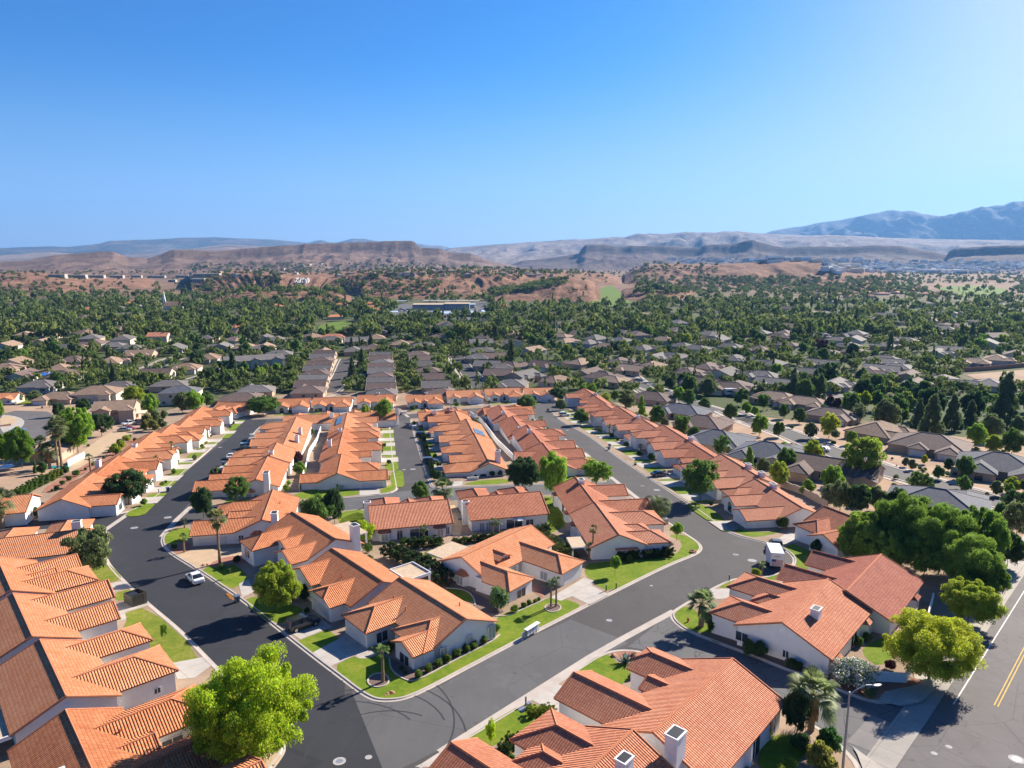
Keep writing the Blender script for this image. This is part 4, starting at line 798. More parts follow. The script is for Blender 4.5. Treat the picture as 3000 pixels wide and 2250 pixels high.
row('CL', 'e', [('U3',880,238),('U3',980,265),('U3',1095,335),('U3',1225,430),('U3',1350,545),('U3',1480,670)], 171, lambda i, n: f'white house backing onto the white wall, {ordinal(n-i)} from the cross street',
    [(A3, dict(chimx=[(-.3,0)])), (A3, dict(chimx=[(.2,-.6)])), (A2, dict(chimx=[(.3,-.6)])), (A1, dict(chimx=[(-.1,-1)])), ([(-.22,6.4,9.8,'gable','garage'),(.28,6.4,11.4,'hip','garageR'),(-.25,5,-8.5,'gable')], {})], 15.6, roof='tile_red')
row('BR', 'w', [('U3',560,275),('U3',630,290),('U3',725,380),('U3',815,480),('U3',905,665)], -10, lambda i, n: f'white house on the right of the middle street, {ordinal(n-i)} from the cross street',
    [(A3, dict(chimx=[(.2,-1)])), (A1, {}), (A2, dict(solar=[(-7.5,-1.2,-3.8,-.7)])), ([(-.38,6.6,11.2,'hip','garageL'),(-.12,5.4,9.0,'gable','garage'),(.2,5.6,10.4,'hip','garage'),(.4,3.4,7.4,'gable','arch')], dict(chim=[(-11.9,-2.8,1.7,7,-1)], wins=[(-15.9,1.6,.5,1.6,1.6,'-x'),(-15.9,3.6,.8,.7,1.3,'-x')]))], 15.3)
row('BL', 'e', [('U2',1290,330),('U2',1270,425),('U2',1230,530),('U2',1235,635),('U2',1225,760)], 170, lambda i, n: f'white house on the left of the middle street, {ordinal(n-i)} from the cross street',
    [(A2, dict(solar=[(-9.5,1.5,-3.4,-1.4)])), (A1, dict(chimx=[(-.3,-1)])), (A3, dict(chimx=[(-.2,-3)])), ([(.32,6.2,11.4,'gable','garageR'),(-.14,5.4,9.4,'hip','win'),(.3,5.4,-8.6,'gable')], dict(wins=[(9.0,.6,.7,1.5,1.4,'+x','blind')]))], 16.2)
row('AR', 'w', [('U2',885,365),('U2',820,460),('U2',755,570),('U2',635,660),('U2',565,805)], -11, lambda i, n: f'white house on the right of the sealed street, {ordinal(n-i)} from the cross street',
    [(A2, dict(chimx=[(-.4,-3)])), (A1, dict(chimx=[(.1,-3)])), (A2, dict(chimx=[(-.35,0)])), ([(-.33,6.2,13.5,'gable','garageL'),(-.05,5.6,11.4,'gable','garage'),(.3,5.4,9.6,'gable','win')], dict(chim=[(-10.1,-2.4,1.7,6.6,-1)], bays=[(-9.9,1.6,'-x')]))], 15.6)
row('AL', 'e', [('U1',1620,265),('U1',1550,340),('U1',1440,400),('U1',1250,470),('U1',1060,590),('U1',970,665),('U1',740,805),('U1',515,978)], 168, lambda i, n: f'white house in the row left of the sealed street, {ordinal(n-i)} from its near end',
    [(A3, {}), (A3, {}), (A2, {}), (A1, dict(chimx=[(.3,-.4)])), (A3, {}), (A2, dict(chimx=[(-.2,-3)])), ([(-.18,6,10.2,'hip','garage'),(.30,5.4,9.6,'gable','win')], {})], 15.6)
# cross rows on the cross street behind
H('NX1', 'white house end-on behind the sealed street row, low dormer skylight', -72.0, 250.0, 78, 19, [(-5,6,10,'hip','garage'),(5,5.6,9,'gable')], yard=False, frames=False, chim=[(7,-2,1.4)])
H('NX2', 'white house behind the middle street row, three small rear gables', -52.0, 256.5, 78, 18, [(-6,5,9.5,'gable','garage'),(0,4,8,'gable'),(6,5,9,'gable')], yard=False, frames=False, chim=[(9.3,-1.6,1.3,6,-1)])
H('NX3', 'white house end-on behind the right of the middle street', -25.5, 258.0, 79, 18, [(-6,5.4,9.5,'gable'),(6,5,9,'gable','garage')], yard=False, frames=False, chim=[(-3.4,-1,1.5)])
H('NX4', 'white house end-on below the round tree at the street bend', -1.5, 270.0, 80, 19, [(4,6,10,'hip','garage')], yard=False, frames=False, chim=[(-3,-1.6,1.4)])
for i, (t, x0, y0, x1, y1, az) in enumerate((('U1',1790,228,2010,208,-80),('U2',730,192,980,185,-100),('U2',1025,180,1330,177,-96),('U2',1380,160,1665,155,-98),('U3',255,160,530,153,-100),('U3',575,125,850,118,-100),('U3',885,110,1165,102,-100),('U3',1235,103,1400,100,-96))):
    p, q = G(t, x0, y0, 5.0), G(t, x1, y1, 5.0); L = math.hypot(p[0]-q[0], p[1]-q[1])
    H(f'FR{i}', f'white house facing the camera in the far cross row, {ordinal(i+1)} from the left', (p[0]+q[0])/2, (p[1]+q[1])/2, az, max(13.5, L), [(-.3*L,6.4,10.2,'gable','garage'),(.30*L,5.0,8.6,'gable','arch')] if i % 2 else [(-.30*L,6.4,10.4,'hip','garage'),(.28*L,4.8,8.6,'gable','win'),(0,3.2,7,'gable','arch')], frames=False, yard=False, chim=[(-1,-1,1.2)] if i in (3,4) else [])
    sheet('driveway', [HC[f'FR{i}'][1](*c) for c in ((-.3*L-2.6,10.3),(-.3*L+2.6,10.3),(-.3*L+2.8,14.5),(-.3*L-2.8,14.5))], .122, M['concrete'])
    sheet('lawn', [HC[f'FR{i}'][1](*c) for c in ((-.3*L+3.2,11.5),(.5*L-.3,11.5),(.5*L-.3,14.6),(-.3*L+3.2,14.6))], .112, M['lawn'])
# ---------------------------------------------------------------- estate walls and fences
def wall(label, t, pts, h, mat, th=.2, name='garden_wall', cap=True, cat='wall'):
    m = MB(); P = [G(t, *p)[:2] for p in pts]; c = ((P[0][0]+P[-1][0])/2, (P[0][1]+P[-1][1])/2); z = zg(c[1])
    for a, b in zip(P[:-1], P[1:]):
        n = max(1, int(math.hypot(b[0]-a[0], b[1]-a[1])/2.5))
        for i in range(n):
            u = [(a[0]+(b[0]-a[0])*k/n, a[1]+(b[1]-a[1])*k/n) for k in (i, i+1)]; l = math.hypot(u[1][0]-u[0][0], u[1][1]-u[0][1]); ox, oy = -(u[1][1]-u[0][1])/l*th/2, (u[1][0]-u[0][0])/l*th/2
            mz = zg((u[0][1]+u[1][1])/2)-z+h
            ring = lambda q, z0: [(q[0]+s*ox*w-c[0], q[1]+s*oy*w-c[1], zz) for s, zz, w in ((1,z0-h-1.4,1),(-1,z0-h-1.4,1),(-1,z0,1),(1,z0,1))]
            m.loft([ring(u[0], mz), ring(u[1], mz)])
    o = m.build(name, [M[mat]]); o.location = (c[0], c[1], z); tag(o, label, cat); return o
wall('white garden wall around the corner lawn beside the main road', 'T4', [(960,1050),(1050,1090),(1440,1110),(1510,1000),(1620,580)], 1.3, 'stucco')
wall('white wall between the middle and right rows', 'U3', [(770,330),(860,385),(890,430),(985,560),(1115,690)], 1.9, 'stucco')
wall('white stepped wall behind the houses left of the middle street', 'U2', [(1085,430),(1050,540),(985,640),(960,760),(905,940)], 1.7, 'stucco')
wall('tan boundary wall behind the row east of the long street', 'U4', [(480,215),(900,420),(1200,560),(1500,700),(1800,870),(2080,970),(2280,1080)], 1.8, 'tanwall')
wall('brown block wall behind the far cross row', 'U2', [(180,240),(260,235)], 1.9, 'brick'); wall('pink block retaining wall on the left slope', 'Z0', [(0,560),(180,540)], .8, 'brick')
wall('white pool wall below the two tall palms', 'Z0', [(1100,1200),(1370,1060)], 1.8, 'stucco'); wall('low white wall by the garage at the end of the middle row', 'U3', [(742,852),(838,848)], .9, 'stucco')
wall('red brick yard wall at the far right of the estate', 'U5', [(2110,1270),(2170,1210)], 1.8, 'brick'); wall('long red boundary wall beside the parking lot', 'V4', [(1560,1500),(1900,1480),(2230,1450)], 2.4, 'brick')
# ---------------------------------------------------------------- hills, mesas, mountains
def fbm(x, y, oct=5, seed=0.0):
    s = 0; a = 1; f = 1
    for i in range(oct): s += a*noise.noise(Vector((x*f+seed, y*f-seed, seed*.37+i))); a *= .5; f *= 2.03
    return s
RIDGES = []
def interp(pts, x):
    if x <= pts[0][0]: return pts[0][1]
    for a, b in zip(pts[:-1], pts[1:]):
        if x <= b[0]: return a[1]+(b[1]-a[1])*(x-a[0])/(b[0]-a[0])
    return pts[-1][1]
def ridge(name, mat, crest, r0, rc, rb, prof='hill', amp=.12, step=5, gul=1.0, nr=26, zbase=None, crown_z=None, base=None):
    """a range of hills: crest = silhouette seen from the air survey (px, py); r0..rc front slope, rc..rb top and back"""
    x0, x1 = crest[0][0], crest[-1][0]; n = int((x1-x0)/step)+1; vs = []; seed = len(RIDGES)*3.7+1.3
    prs = [i/nr for i in range(nr+1)]
    for i in range(n+1):
        px = x0+(x1-x0)*i/n; py = interp(crest, px); d = ray(px, py); h = math.hypot(d[0], d[1]); ux, uy = d[0]/h, d[1]/h; el = d[2]/h
        f0 = interp(r0, px) if isinstance(r0, list) else r0; fc = interp(rc, px) if isinstance(rc, list) else rc
        zc = H0+fc*el; zb = zg(400)-3 if zbase is None else zbase
        col = []
        for t in prs:
            r = f0+(fc-f0)*t; q = t
            if prof == 'hill': s = q*q*(3-2*q)*.6+q*.4
            elif prof == 'mesa': s = .72*q**1.15 if q < .86 else .72*.86**1.15+(1-.72*.86**1.15)*min(1, (q-.86)/.07)
            elif prof == 'bank': s = min(1, q*1.15)**.8
            else: s = q**1.5
            X, Y = ux*r, uy*r; sc = (fc-f0)
            nz = fbm(X/sc*2.2*gul, Y/sc*2.2*gul, 6, seed); rdg = 1-abs(fbm(X/sc*4.5*gul, Y/sc*1.3*gul, 4, seed+9))*2
            w = math.sin(math.pi*min(1, q*.98))
            z = zb+(zc-zb)*(s+amp*w*(nz*1.1+rdg*.7-.35)); 
            if q > .97: z = zc+(zc-zb)*amp*.10*fbm(X/sc*9, Y/sc*9, 3, seed)
            col.append((X, Y, z))
        fb = interp(rb, px) if isinstance(rb, list) else rb
        for k, (fr, dz) in enumerate(((.3,-.02),(.65,-.06),(1,-.35))):
            r = fc+(fb-fc)*fr; col.append((ux*r, uy*r, zc+(zc-zb)*dz+(r-fc)*max(0, el)*.0))
        vs.append(col)
    m = len(vs[0]); V = [c for col in vs for c in col]; Fc = []
    for i in range(len(vs)-1):
        for j in range(m-1): a = i*m+j; Fc.append((a, a+m, a+m+1, a+1))
    me = bpy.data.meshes.new(name); me.from_pydata(V, [], Fc); me.materials.append(M[mat]); me.polygons.foreach_set('use_smooth', [True]*len(Fc)); me.update()
    RIDGES.append((x0, x1, vs, m)); return tag(obj(name, me), kind='structure')
ridge('blue_mountains', 'range', [(2120,716),(2235,686),(2260,677),(2350,662),(2480,640),(2560,627),(2615,621),(2660,622),(2705,630),(2770,635),(2810,622),(2830,619),(2862,611),(2890,612),(2935,605),(2965,595),(2990,592),(3040,585),(3140,600),(3300,570),(3500,590)], 11500, 14500, 17000, 'hill', .24, 7, 1.3, 40)
ridge('blue_ridge', 'range', [(-400,735),(-200,722),(0,727),(60,724),(150,722),(200,724),(290,714),(320,706),(400,703),(440,702),(530,697),(630,695),(700,699),(800,702),(850,707),(905,711),(915,707),(940,703),(968,711),(990,710),(1030,699),(1070,700),(1118,709),(1160,714),(1220,713),(1255,719),(1295,720),(1330,730),(1420,745)], 10500, 14000, 16500, 'hill', .12, 7, 1.0, 30)
ridge('pale_plateau', 'plateau', [(1240,760),(1300,735),(1315,728),(1400,720),(1500,714),(1560,709),(1640,705),(1700,702),(1830,695),(1880,687),(1950,685),(2010,681),(2050,685),(2100,684),(2160,678),(2210,683),(2300,688),(2500,694),(2800,702),(3000,706),(3400,712)], 5600, 9500, 12500, 'hill', .20, 6, 2.2, 44)
ridge('pale_plateau', 'plateau', [(-400,752),(0,748),(150,738),(300,752),(450,742),(560,728),(660,716),(800,722),(900,730)], 6200, 9000, 12000, 'hill', .12, 8, 2.0)
ridge('dark_hills', 'darkhill', [(1440,800),(1500,776),(1530,764),(1600,757),(1640,752),(1695,744),(1704,730),(1716,719),(1735,717),(1770,716),(1790,719),(1812,724),(1850,719),(1880,721),(1940,720),(2000,723),(2050,726),(2065,718),(2100,716),(2140,716),(2180,708),(2208,702),(2218,708),(2270,721),(2310,727),(2350,724),(2400,722),(2480,724),(2560,719),(2640,720),(2680,727),(2740,738),(2780,748),(2880,762),(2960,775)], 3700, 5200, 7000, 'mesa', .14, 4, 2.0, 40)
ridge('mesa', 'darkhill', [(2770,760),(2779,737),(2800,728),(2850,724),(2900,721),(3000,720),(3200,716),(3500,724)], 4000, 5000, 7000, 'mesa', .07, 5, 2.0, 30)
ridge('mesa', 'mesa', [(-500,775),(-300,760),(0,768),(60,765),(105,758),(155,748),(200,745),(250,741),(290,738),(330,738),(350,746),(372,755),(430,758),(470,748),(495,736),(510,731),(560,732),(640,735),(700,729),(800,722),(900,717),(1000,713),(1100,709),(1180,706),(1206,706),(1216,711),(1222,722),(1236,728),(1290,729),(1312,738),(1380,744),(1412,756),(1440,768),(1500,782),(1560,790)], 2500, 4000, 5800, 'mesa', .17, 4, 2.4, 44)
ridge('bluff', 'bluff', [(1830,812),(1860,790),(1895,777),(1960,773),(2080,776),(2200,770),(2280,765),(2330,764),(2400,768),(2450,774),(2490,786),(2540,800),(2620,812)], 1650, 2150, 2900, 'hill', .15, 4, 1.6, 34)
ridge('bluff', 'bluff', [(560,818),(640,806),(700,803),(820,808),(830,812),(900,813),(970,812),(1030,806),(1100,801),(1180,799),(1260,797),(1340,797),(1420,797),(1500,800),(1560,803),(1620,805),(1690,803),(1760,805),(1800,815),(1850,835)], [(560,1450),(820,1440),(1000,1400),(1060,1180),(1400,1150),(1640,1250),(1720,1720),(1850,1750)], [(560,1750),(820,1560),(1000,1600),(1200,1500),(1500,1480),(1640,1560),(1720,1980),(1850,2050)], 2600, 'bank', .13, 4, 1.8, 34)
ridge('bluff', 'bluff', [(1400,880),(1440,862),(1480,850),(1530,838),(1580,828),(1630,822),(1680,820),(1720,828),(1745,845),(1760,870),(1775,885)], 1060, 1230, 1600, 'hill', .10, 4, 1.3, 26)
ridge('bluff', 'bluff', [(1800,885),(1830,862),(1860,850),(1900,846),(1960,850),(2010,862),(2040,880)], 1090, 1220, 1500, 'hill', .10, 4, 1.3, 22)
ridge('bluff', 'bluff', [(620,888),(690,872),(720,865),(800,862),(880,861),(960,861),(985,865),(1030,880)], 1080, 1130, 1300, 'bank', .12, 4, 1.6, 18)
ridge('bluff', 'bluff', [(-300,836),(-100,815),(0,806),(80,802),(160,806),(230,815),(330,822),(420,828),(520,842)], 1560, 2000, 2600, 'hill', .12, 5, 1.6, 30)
def zland(x, y):
    """height of the land with the hills"""
    z = zg(y); r = math.hypot(x, y)
    if r < 1000: return z
    px = 1500+F*x/(y*CP-(z-H0)*SP)
    px = 1500+F*(x/y)/CP if False else px
    a = x/y
    for x0, x1, vs, m in RIDGES:
        # column by azimuth
        lo, hi = 0, len(vs)-1
        if a < vs[0][0][0]/vs[0][0][1] or a > vs[-1][0][0]/vs[-1][0][1]: continue
        while hi-lo > 1:
            k = (lo+hi)//2
            if vs[k][0][0]/vs[k][0][1] < a: lo = k
            else: hi = k
        col = vs[lo]
        if r < math.hypot(col[0][0], col[0][1]): continue
        for p, q in zip(col[:-1], col[1:]):
            rp, rq = math.hypot(p[0], p[1]), math.hypot(q[0], q[1])
            if rp <= r <= rq: z = max(z, p[2]+(q[2]-p[2])*(r-rp)/(rq-rp)); break
    return z
def hit(px, py, far=7000):
    """first land met along a line of sight"""
    d = ray(px, py); t = 700.0
    while t < far:
        x, y, z = t*d[0], t*d[1], H0+t*d[2]
        if z <= zland(x, y): return (x, y, zland(x, y))
        t *= 1.006
    return None
# whitewashed rock letters on the bluff
mb = MB()
lp = hit(868, 832)
if lp:
    GL = {'G':['01110','10000','10011','10001','01110'],'R':['11110','10001','11110','10010','10001'],'E':['11111','10000','11110','10000','11111'],'N':['10001','11001','10101','10011','10001'],'V':['10001','10001','01010','01010','00100'],'A':['00100','01010','11111','10001','10001'],'L':['10000','10000','10000','10000','11111'],'Y':['10001','01010','00100','00100','00100']}
    lt = thing('hillside_letters', 'white rock letters GREEN VALLEY laid on the dark bluff', 'sign', lp)
    for word, x0, x1, y0 in (('GREEN', 867.5, 904, 818.6), ('VALLEY', 861.5, 905, 826.4)):
        st_ = (x1-x0)/(len(word)*6-1)
        for i, ch in enumerate(word):
            m = MB()
            for r_, rowb in enumerate(GL[ch]):
                for k, b_ in enumerate(rowb):
                    if b_ != '1': continue
                    q = hit(x0+(i*6+k+(4-r_)*.35)*st_, y0+r_*1.25, 3000)
                    if q: X, Y, Z = q[0]-lp[0], q[1]-lp[1], q[2]-lp[2]; m.box(X-.62, X+.62, Y-2.6, Y+2.6, Z-1.6, Z+1.5)
            m.build('letter', [M['letter']], lt)
# ---------------------------------------------------------------- the valley's other houses
occupied = []
def far_house(label, t, x, y, az, L, D, mat, wings=True, he=2.7, wall='tanwall', group='houses of the neighbouring estates', **k):
    p = G(t, x, y, 2.0); occupied.append((p[0], p[1], max(L, D)*.55+1.5)); w = ()
    if wings is True:
        g = random.Random(int(x*7+y)); w = [(g.choice((-1,1))*L*.26, g.uniform(5.2,6.4), D/2+g.uniform(3,5), 'hip' if g.random() < .6 else 'gable', 'garage'), ]
        w.append((-w[0][0]*1.05, g.uniform(4.5,6), (-1 if g.random() < .35 else 1)*(D/2+g.uniform(1.5,3)), 'hip', 'win'))
    elif wings: w = wings
    dist = math.hypot(p[0], p[1])
    k.setdefault('hip', True); k.setdefault('wins', [(-L*.1, -D/2-.02, .8, 1.4, 1.2, '-y'), (L*.28, -D/2-.02, .8, 1.2, 1.2, '-y'), (L/2+.02, 1, .8, 1.2, 1.2, '+x'), (-L/2-.02, -1, .8, 1.2, 1.2, '-x')] if dist < 420 else [])
    z = zland(p[0], p[1])-zg(p[1])
    if dist > 520: w = [c[:4] for c in w]
    return make_house(label, p[0], p[1], az, L, D, wings=w, he=he, p=.40, roof=mat, wall=wall, frames=False, yard=False, name='tile_roofed_house', group=group, dz=.15+z, gmat='garage', **k)
far_house('brown house with a posted rear patio, behind the east row wall', 'U5', 690, 770, 127, 20, 11.5, 'brown', [(-7.2,6,-10.5,'hip'),(4.6,6,9.5,'hip','garage'),(8,5,-8,'gable')], hip=False)
far_house('tan hipped house left of the brown three-garage house', 'U5', 1030, 460, -130, 18, 14, 'tan', [(4.5,6,10,'gable','garage'),(-5,6,9.5,'hip','win')])
far_house('brown house with two dark garage doors facing the far street', 'U5', 1450, 570, -52, 20, 15, 'brown', [(-6,6.2,11.5,'hip','garage'),(2,5,9.6,'hip','garage')], chim=())
far_house('slate house with stone gables near the right edge', 'U5', 2010, 740, -55, 18, 15, 'slate', [(-5,5.4,11.5,'gable','win'),(4,7,12,'hip','arch')], wall='stonewall')
far_house('slate and tan house peeking out above the dark grove', 'U5', 1500, 1060, 125, 18, 15, 'slate', [(5,7,11,'hip'),(-4,6,-9.6,'gable')], wall='cream')
far_house('slate house with wide back roof behind the east row', 'U4', 1390, 540, 126, 18, 15, 'slate', [(5,7,10,'hip'),(-6,6,-9.5,'hip'),(5,4,-8.2,'gable')], wall='tanwall')
far_house('slate house with roof wings stepping down to the wall', 'U4', 1800, 640, 126, 17, 14, 'slate', [(-5,6.4,-11,'hip'),(5,7,10.5,'hip'),(4,5,-9.2,'gable')], wall='cream')
far_house('slate house farther along the east wall', 'U4', 1110, 300, 128, 19, 13, 'slate', [(4,6,9.5,'hip'),(-5,6,-9,'hip')])
far_house('brown house between the two slate houses', 'U4', 1270, 400, 128, 17, 13, 'brown', [(4,6,9.5,'gable'),(-4,6,-9,'hip')])
far_house('brown house with a small dormer behind the east row', 'U4', 860, 190, 122, 18, 13, 'brown', [(4,5,9,'hip'),(-4,5,8.6,'gable')])
far_house('brown house with the parked motorhome beside it', 'U4', 1500, 110, -60, 19, 13, 'brown', True)
far_house('tan house with the flag beside it', 'U4', 1860, 190, -50, 20, 13, 'tan', True)
far_house('tan and grey house beyond the far right street', 'U5', 440, 230, -50, 20, 12, 'tan', True); far_house('brown house behind the lime-yellow tree', 'U5', 660, 330, -50, 18, 12, 'brown', True)
far_house('tan two-storey house with a balcony above the left slope', 'U1', 950, 330, 74, 14, 12, 'tan', [(-3,5,-8.5,'gable'),(5,5,-8.4,'hip')], he=5.6, wall='tanwall', hip=False, wins=[(1,-6.03,3.6,1.4,1.1,'-y'),(7.02,-2,3.4,1.4,1.4,'+x')], boxes=[(7,10,-3,3,2.9,3.1,'balcony','cream'),(9.6,9.9,-3,-2.7,-1,3,'post','cream'),(9.6,9.9,2.7,3,-1,3,'post','cream')])
far_house('large tan hipped house above the cul-de-sac', 'U1', 800, 170, 78, 19, 14, 'tan', True, he=4.2, wall='cream'); far_house('long tan house facing the cul-de-sac', 'U1', 490, 185, 82, 17, 11, 'tan', [(-5,6,-9,'hip','garage'),(5,5,-8,'hip')])
far_house('two-storey pale house with slate roof behind the left trees', 'U1', 1470, 190, 80, 16, 11, 'slate', False, he=5.6, wall='cream', wins=[(-3,-5.53,3.6,1.2,1.1,'-y'),(4,-5.53,3.6,1.2,1.1,'-y'),(-6,-5.53,.9,1.2,1.1,'-y')])
far_house('grey hipped house left of the slate two-storey house', 'U1', 970, 95, 80, 16, 11, 'grey', True); far_house('grey hipped house right of the tan hipped house', 'U1', 1380, 85, 80, 17, 11, 'grey', True)
far_house('tan house behind the far cross row, left end', 'U1', 1960, 200, 80, 18, 12, 'brown', True); far_house('grey gabled house behind the far cross row, left end', 'U1', 2080, 130, 80, 16, 12, 'grey', True)
far_house('orange-roofed house at the left edge with a white pickup', 'U1', 30, 190, 80, 13, 9, 'tile', [(4,5,-7,'gable')], hip=False, wall='cream'); far_house('long roofed house under the two tall palms', 'Z0', 830, 960, 165, 14, 8, 'tan', False, hip=False)
# rows along the far streets
def far_row(desc, t, a, b, n, az, cols, L=13, D=15, off=0, hip=False):
    p, q = G(t, *a, 2.0), G(t, *b, 2.0)
    for i in range(n):
        f = i/(n-1); x, y = p[0]+(q[0]-p[0])*f, p[1]+(q[1]-p[1])*f; X, Y = PR(x, y, zg(y)+2)
        far_house(f'{ {"brown":"brown","grey":"grey","tan":"tan"}[cols[i%len(cols)]] } roofed house {desc}, {ordinal(i+1)} from the front', 'P', X, Y, az, L, D, cols[i % len(cols)], [(3.5,5.5,D/2+2.5,'hip'),(-3,5,-D/2-1.5,'hip')] if i % 2 else True, hip=hip if i % 3 else True)
far_row('left of the far middle street', 'P', (905,1150), (950,1040), 9, 84, ['brown','brown','grey','brown','grey'], 15, 12)
far_row('right of the far middle street', 'P', (1118,1158), (1116,1045), 9, 84, ['grey','brown','grey','brown','grey','brown'], 14, 12)
far_row('behind the lawn gap in the far middle', 'P', (1292,1158), (1225,1042), 7, 84, ['brown','grey','brown'], 14, 12)
far_row('right of the far right-hand street', 'P', (1500,1130), (1400,1050), 4, 100, ['grey','brown','grey'], 15, 13)
HL = [('V3',440,1325,'tan'),('V3',670,1210,'tan'),('V3',540,1445,'brown'),('V3',370,1530,'grey'),('V3',260,1450,'brown'),('V3',640,1570,'tan'),('V3',830,1425,'tan'),('V3',1150,1415,'brown'),('V3',900,1510,'brown'),('V3',1080,1570,'tan'),('V3',1410,1450,'tan'),('V3',1010,1545,'brown'),('V3',900,1265,'grey'),('V3',1040,1295,'tan'),('V3',1150,1245,'grey'),('V3',1340,1310,'grey'),('V3',1570,1375,'grey'),('V3',1650,1290,'grey'),('V3',1500,1240,'tan'),('V3',1770,1310,'grey'),('V3',1860,1460,'brown'),('V3',1880,1250,'brown'),('V3',2050,1295,'grey'),('V3',2080,1395,'grey'),('V3',1710,1505,'brown'),('V3',1800,1590,'brown'),('V3',2100,1620,'brown'),('V3',2000,1510,'grey'),('V3',880,1090,'tan'),('V3',1200,1085,'tan'),('V3',1300,1090,'tan'),('V3',1480,1125,'tan'),('V3',1730,1095,'tan'),('V3',2010,1125,'tan'),('V3',280,1190,'tan'),('V3',80,1135,'grey'),('V3',1450,1380,'grey'),('V3',1250,1480,'tan'),
('V4',60,1320,'brown'),('V4',180,1435,'grey'),('V4',580,1435,'grey'),('V4',450,1505,'grey'),('V4',90,1530,'grey'),('V4',190,1590,'grey'),('V4',600,1345,'brown'),('V4',560,1205,'grey'),('V4',690,1240,'grey'),('V4',830,1335,'brown'),('V4',800,1290,'grey'),('V4',270,1215,'brown'),('V4',290,1280,'brown'),('V4',580,1055,'brown'),('V4',790,1065,'brown'),('V4',860,1095,'tan'),('V4',1240,1245,'grey'),('V4',1100,1285,'grey'),('V4',1560,1140,'brown'),('V4',1720,1150,'brown'),('V4',1890,1165,'grey'),('V4',1460,1185,'brown'),('V4',1500,1345,'grey'),('V4',1600,1320,'grey'),('V4',1810,1420,'tan'),('V4',1990,1395,'tan'),('V4',2140,1360,'brown'),('V4',1280,1535,'brown'),('V4',1180,1465,'grey'),('V4',960,1495,'brown'),('V4',1080,1400,'grey'),('V4',1330,1600,'brown'),('V4',1560,1565,'grey'),('V4',1930,1600,'grey'),('V4',2080,1105,'brown'),('V4',2190,1135,'brown'),('V4',1110,1425,'grey'),('V4',120,900,'brown'),('V4',200,905,'brown'),('V4',420,905,'brown'),('V4',510,905,'brown'),('V4',680,1600,'grey'),('V4',300,980,'tan'),('V4',1060,1480,'grey'),
('V1',60,1285,'tan'),('V1',130,1425,'tan'),('V1',190,1530,'brown'),('V1',50,1470,'tan'),('V1',360,1255,'tan'),('V1',500,1305,'grey'),('V1',640,1310,'tan'),('V1',780,1265,'brown'),('V1',930,1290,'grey'),('V1',1060,1305,'grey'),('V1',900,1415,'tan'),('V1',600,1405,'brown'),('V1',490,1475,'tan'),('V1',550,1525,'brown'),('V1',1140,1355,'tan'),('V1',1420,1305,'grey'),('V1',1680,1225,'grey'),('V1',1800,1295,'grey'),('V1',2010,1300,'tan'),('V1',1700,1385,'tan'),('V1',1510,1465,'tan'),('V1',1270,1515,'brown'),('V1',1600,1395,'brown'),('V1',2150,1225,'grey'),('V1',2150,1295,'tan'),('V1',660,1145,'brown'),('V1',820,1150,'brown'),('V1',210,1195,'tan'),('V1',430,1195,'tan'),('V1',330,1610,'grey'),
('V2',310,1240,'grey'),('V2',60,1305,'grey'),('V2',320,1355,'grey'),('V2',870,1175,'grey'),('V2',1120,1175,'grey'),('V2',740,1235,'grey'),('V2',960,1245,'grey'),('V2',1310,1215,'grey'),('V2',1310,1270,'tan'),('V2',1500,1285,'grey'),('V2',1090,1305,'brown'),('V2',930,1325,'grey'),('V2',690,1340,'tan'),('V2',1620,1215,'brown'),('V2',1960,1260,'grey'),('V2',2020,1145,'grey'),('V2',2050,1380,'brown'),('V2',2120,1470,'grey'),('V2',1960,1330,'grey')]
cnt = {}
zone = {'V1':'among trees on the left valley floor','V2':'among trees behind the far rows','V3':'among trees right of centre','V4':'among trees on the right valley floor'}
dz_ = {}
for t, x, y, c in sorted(HL, key=lambda q: tp(q[0], q[1], q[2])[0]):
    k = (t, c); cnt[k] = cnt.get(k, 0)+1; g = random.Random(int(x*13+y*7))
    far_house(f'{c} roofed house {zone[t]}, # {c} one from the left', t, x, y, g.choice((-52,128,38,-142)) if t in ('V3','V4') else g.choice((80,-100,170,-10)), g.uniform(15,19), g.uniform(11,13.5), c, True, hip=g.random() < .75, wall=g.choice(('tanwall','cream','tanwall','greywall')))
far_house('long two-storey grey townhouse with repeated gables on the left', 'V1', 2060, 1440, 62, 34, 12, 'grey', [(-12,7,7.5,'gable'),(0,7,7.5,'gable'),(12,7,7.5,'gable'),(-12,6,-8,'gable'),(0,6,-8,'gable'),(12,6,-8,'gable')], he=5.8, wall='greywall', hip=False)
far_house('red-roofed barn-like house among the left trees', 'V1', 1290, 1225, 80, 15, 13, 'tile_red', False, he=4.6, wall='cream', hip=False); far_house('red-tiled house beyond the far middle street', 'V2', 760, 1215, 82, 19, 12, 'tile_red', True)
g = random.Random(77); n = 0; tr = 0
while n < 112 and tr < 9000:
    tr += 1; px = g.uniform(-30, 3030); py = g.uniform(888, 1010) if px > 1800 or g.random() < .3 else g.uniform(915, 1010)
    if (1120 < px < 1470 and py < 960) or (900 < px < 1070 and 930 < py < 990) or (1700 < px < 1880 and py < 905): continue
    x, y, z = W(px, py)
    if any(math.hypot(a-x, b-y) < c+11 for a, b, c in occupied): continue
    n += 1; c_ = g.choice(('brown','grey','tan','brown','grey','tile_red' if px < 900 else 'brown'))
    far_house(f'small far roof showing between the valley trees, # from the left', 'P', px, py, g.choice((40,80,128,165)), g.uniform(15,21), g.uniform(12,15), c_, False, hip=g.random() < .7, he=g.choice((3.2,3.2,5.4)), wall=g.choice(('tanwall','cream','cream')), wins=[])
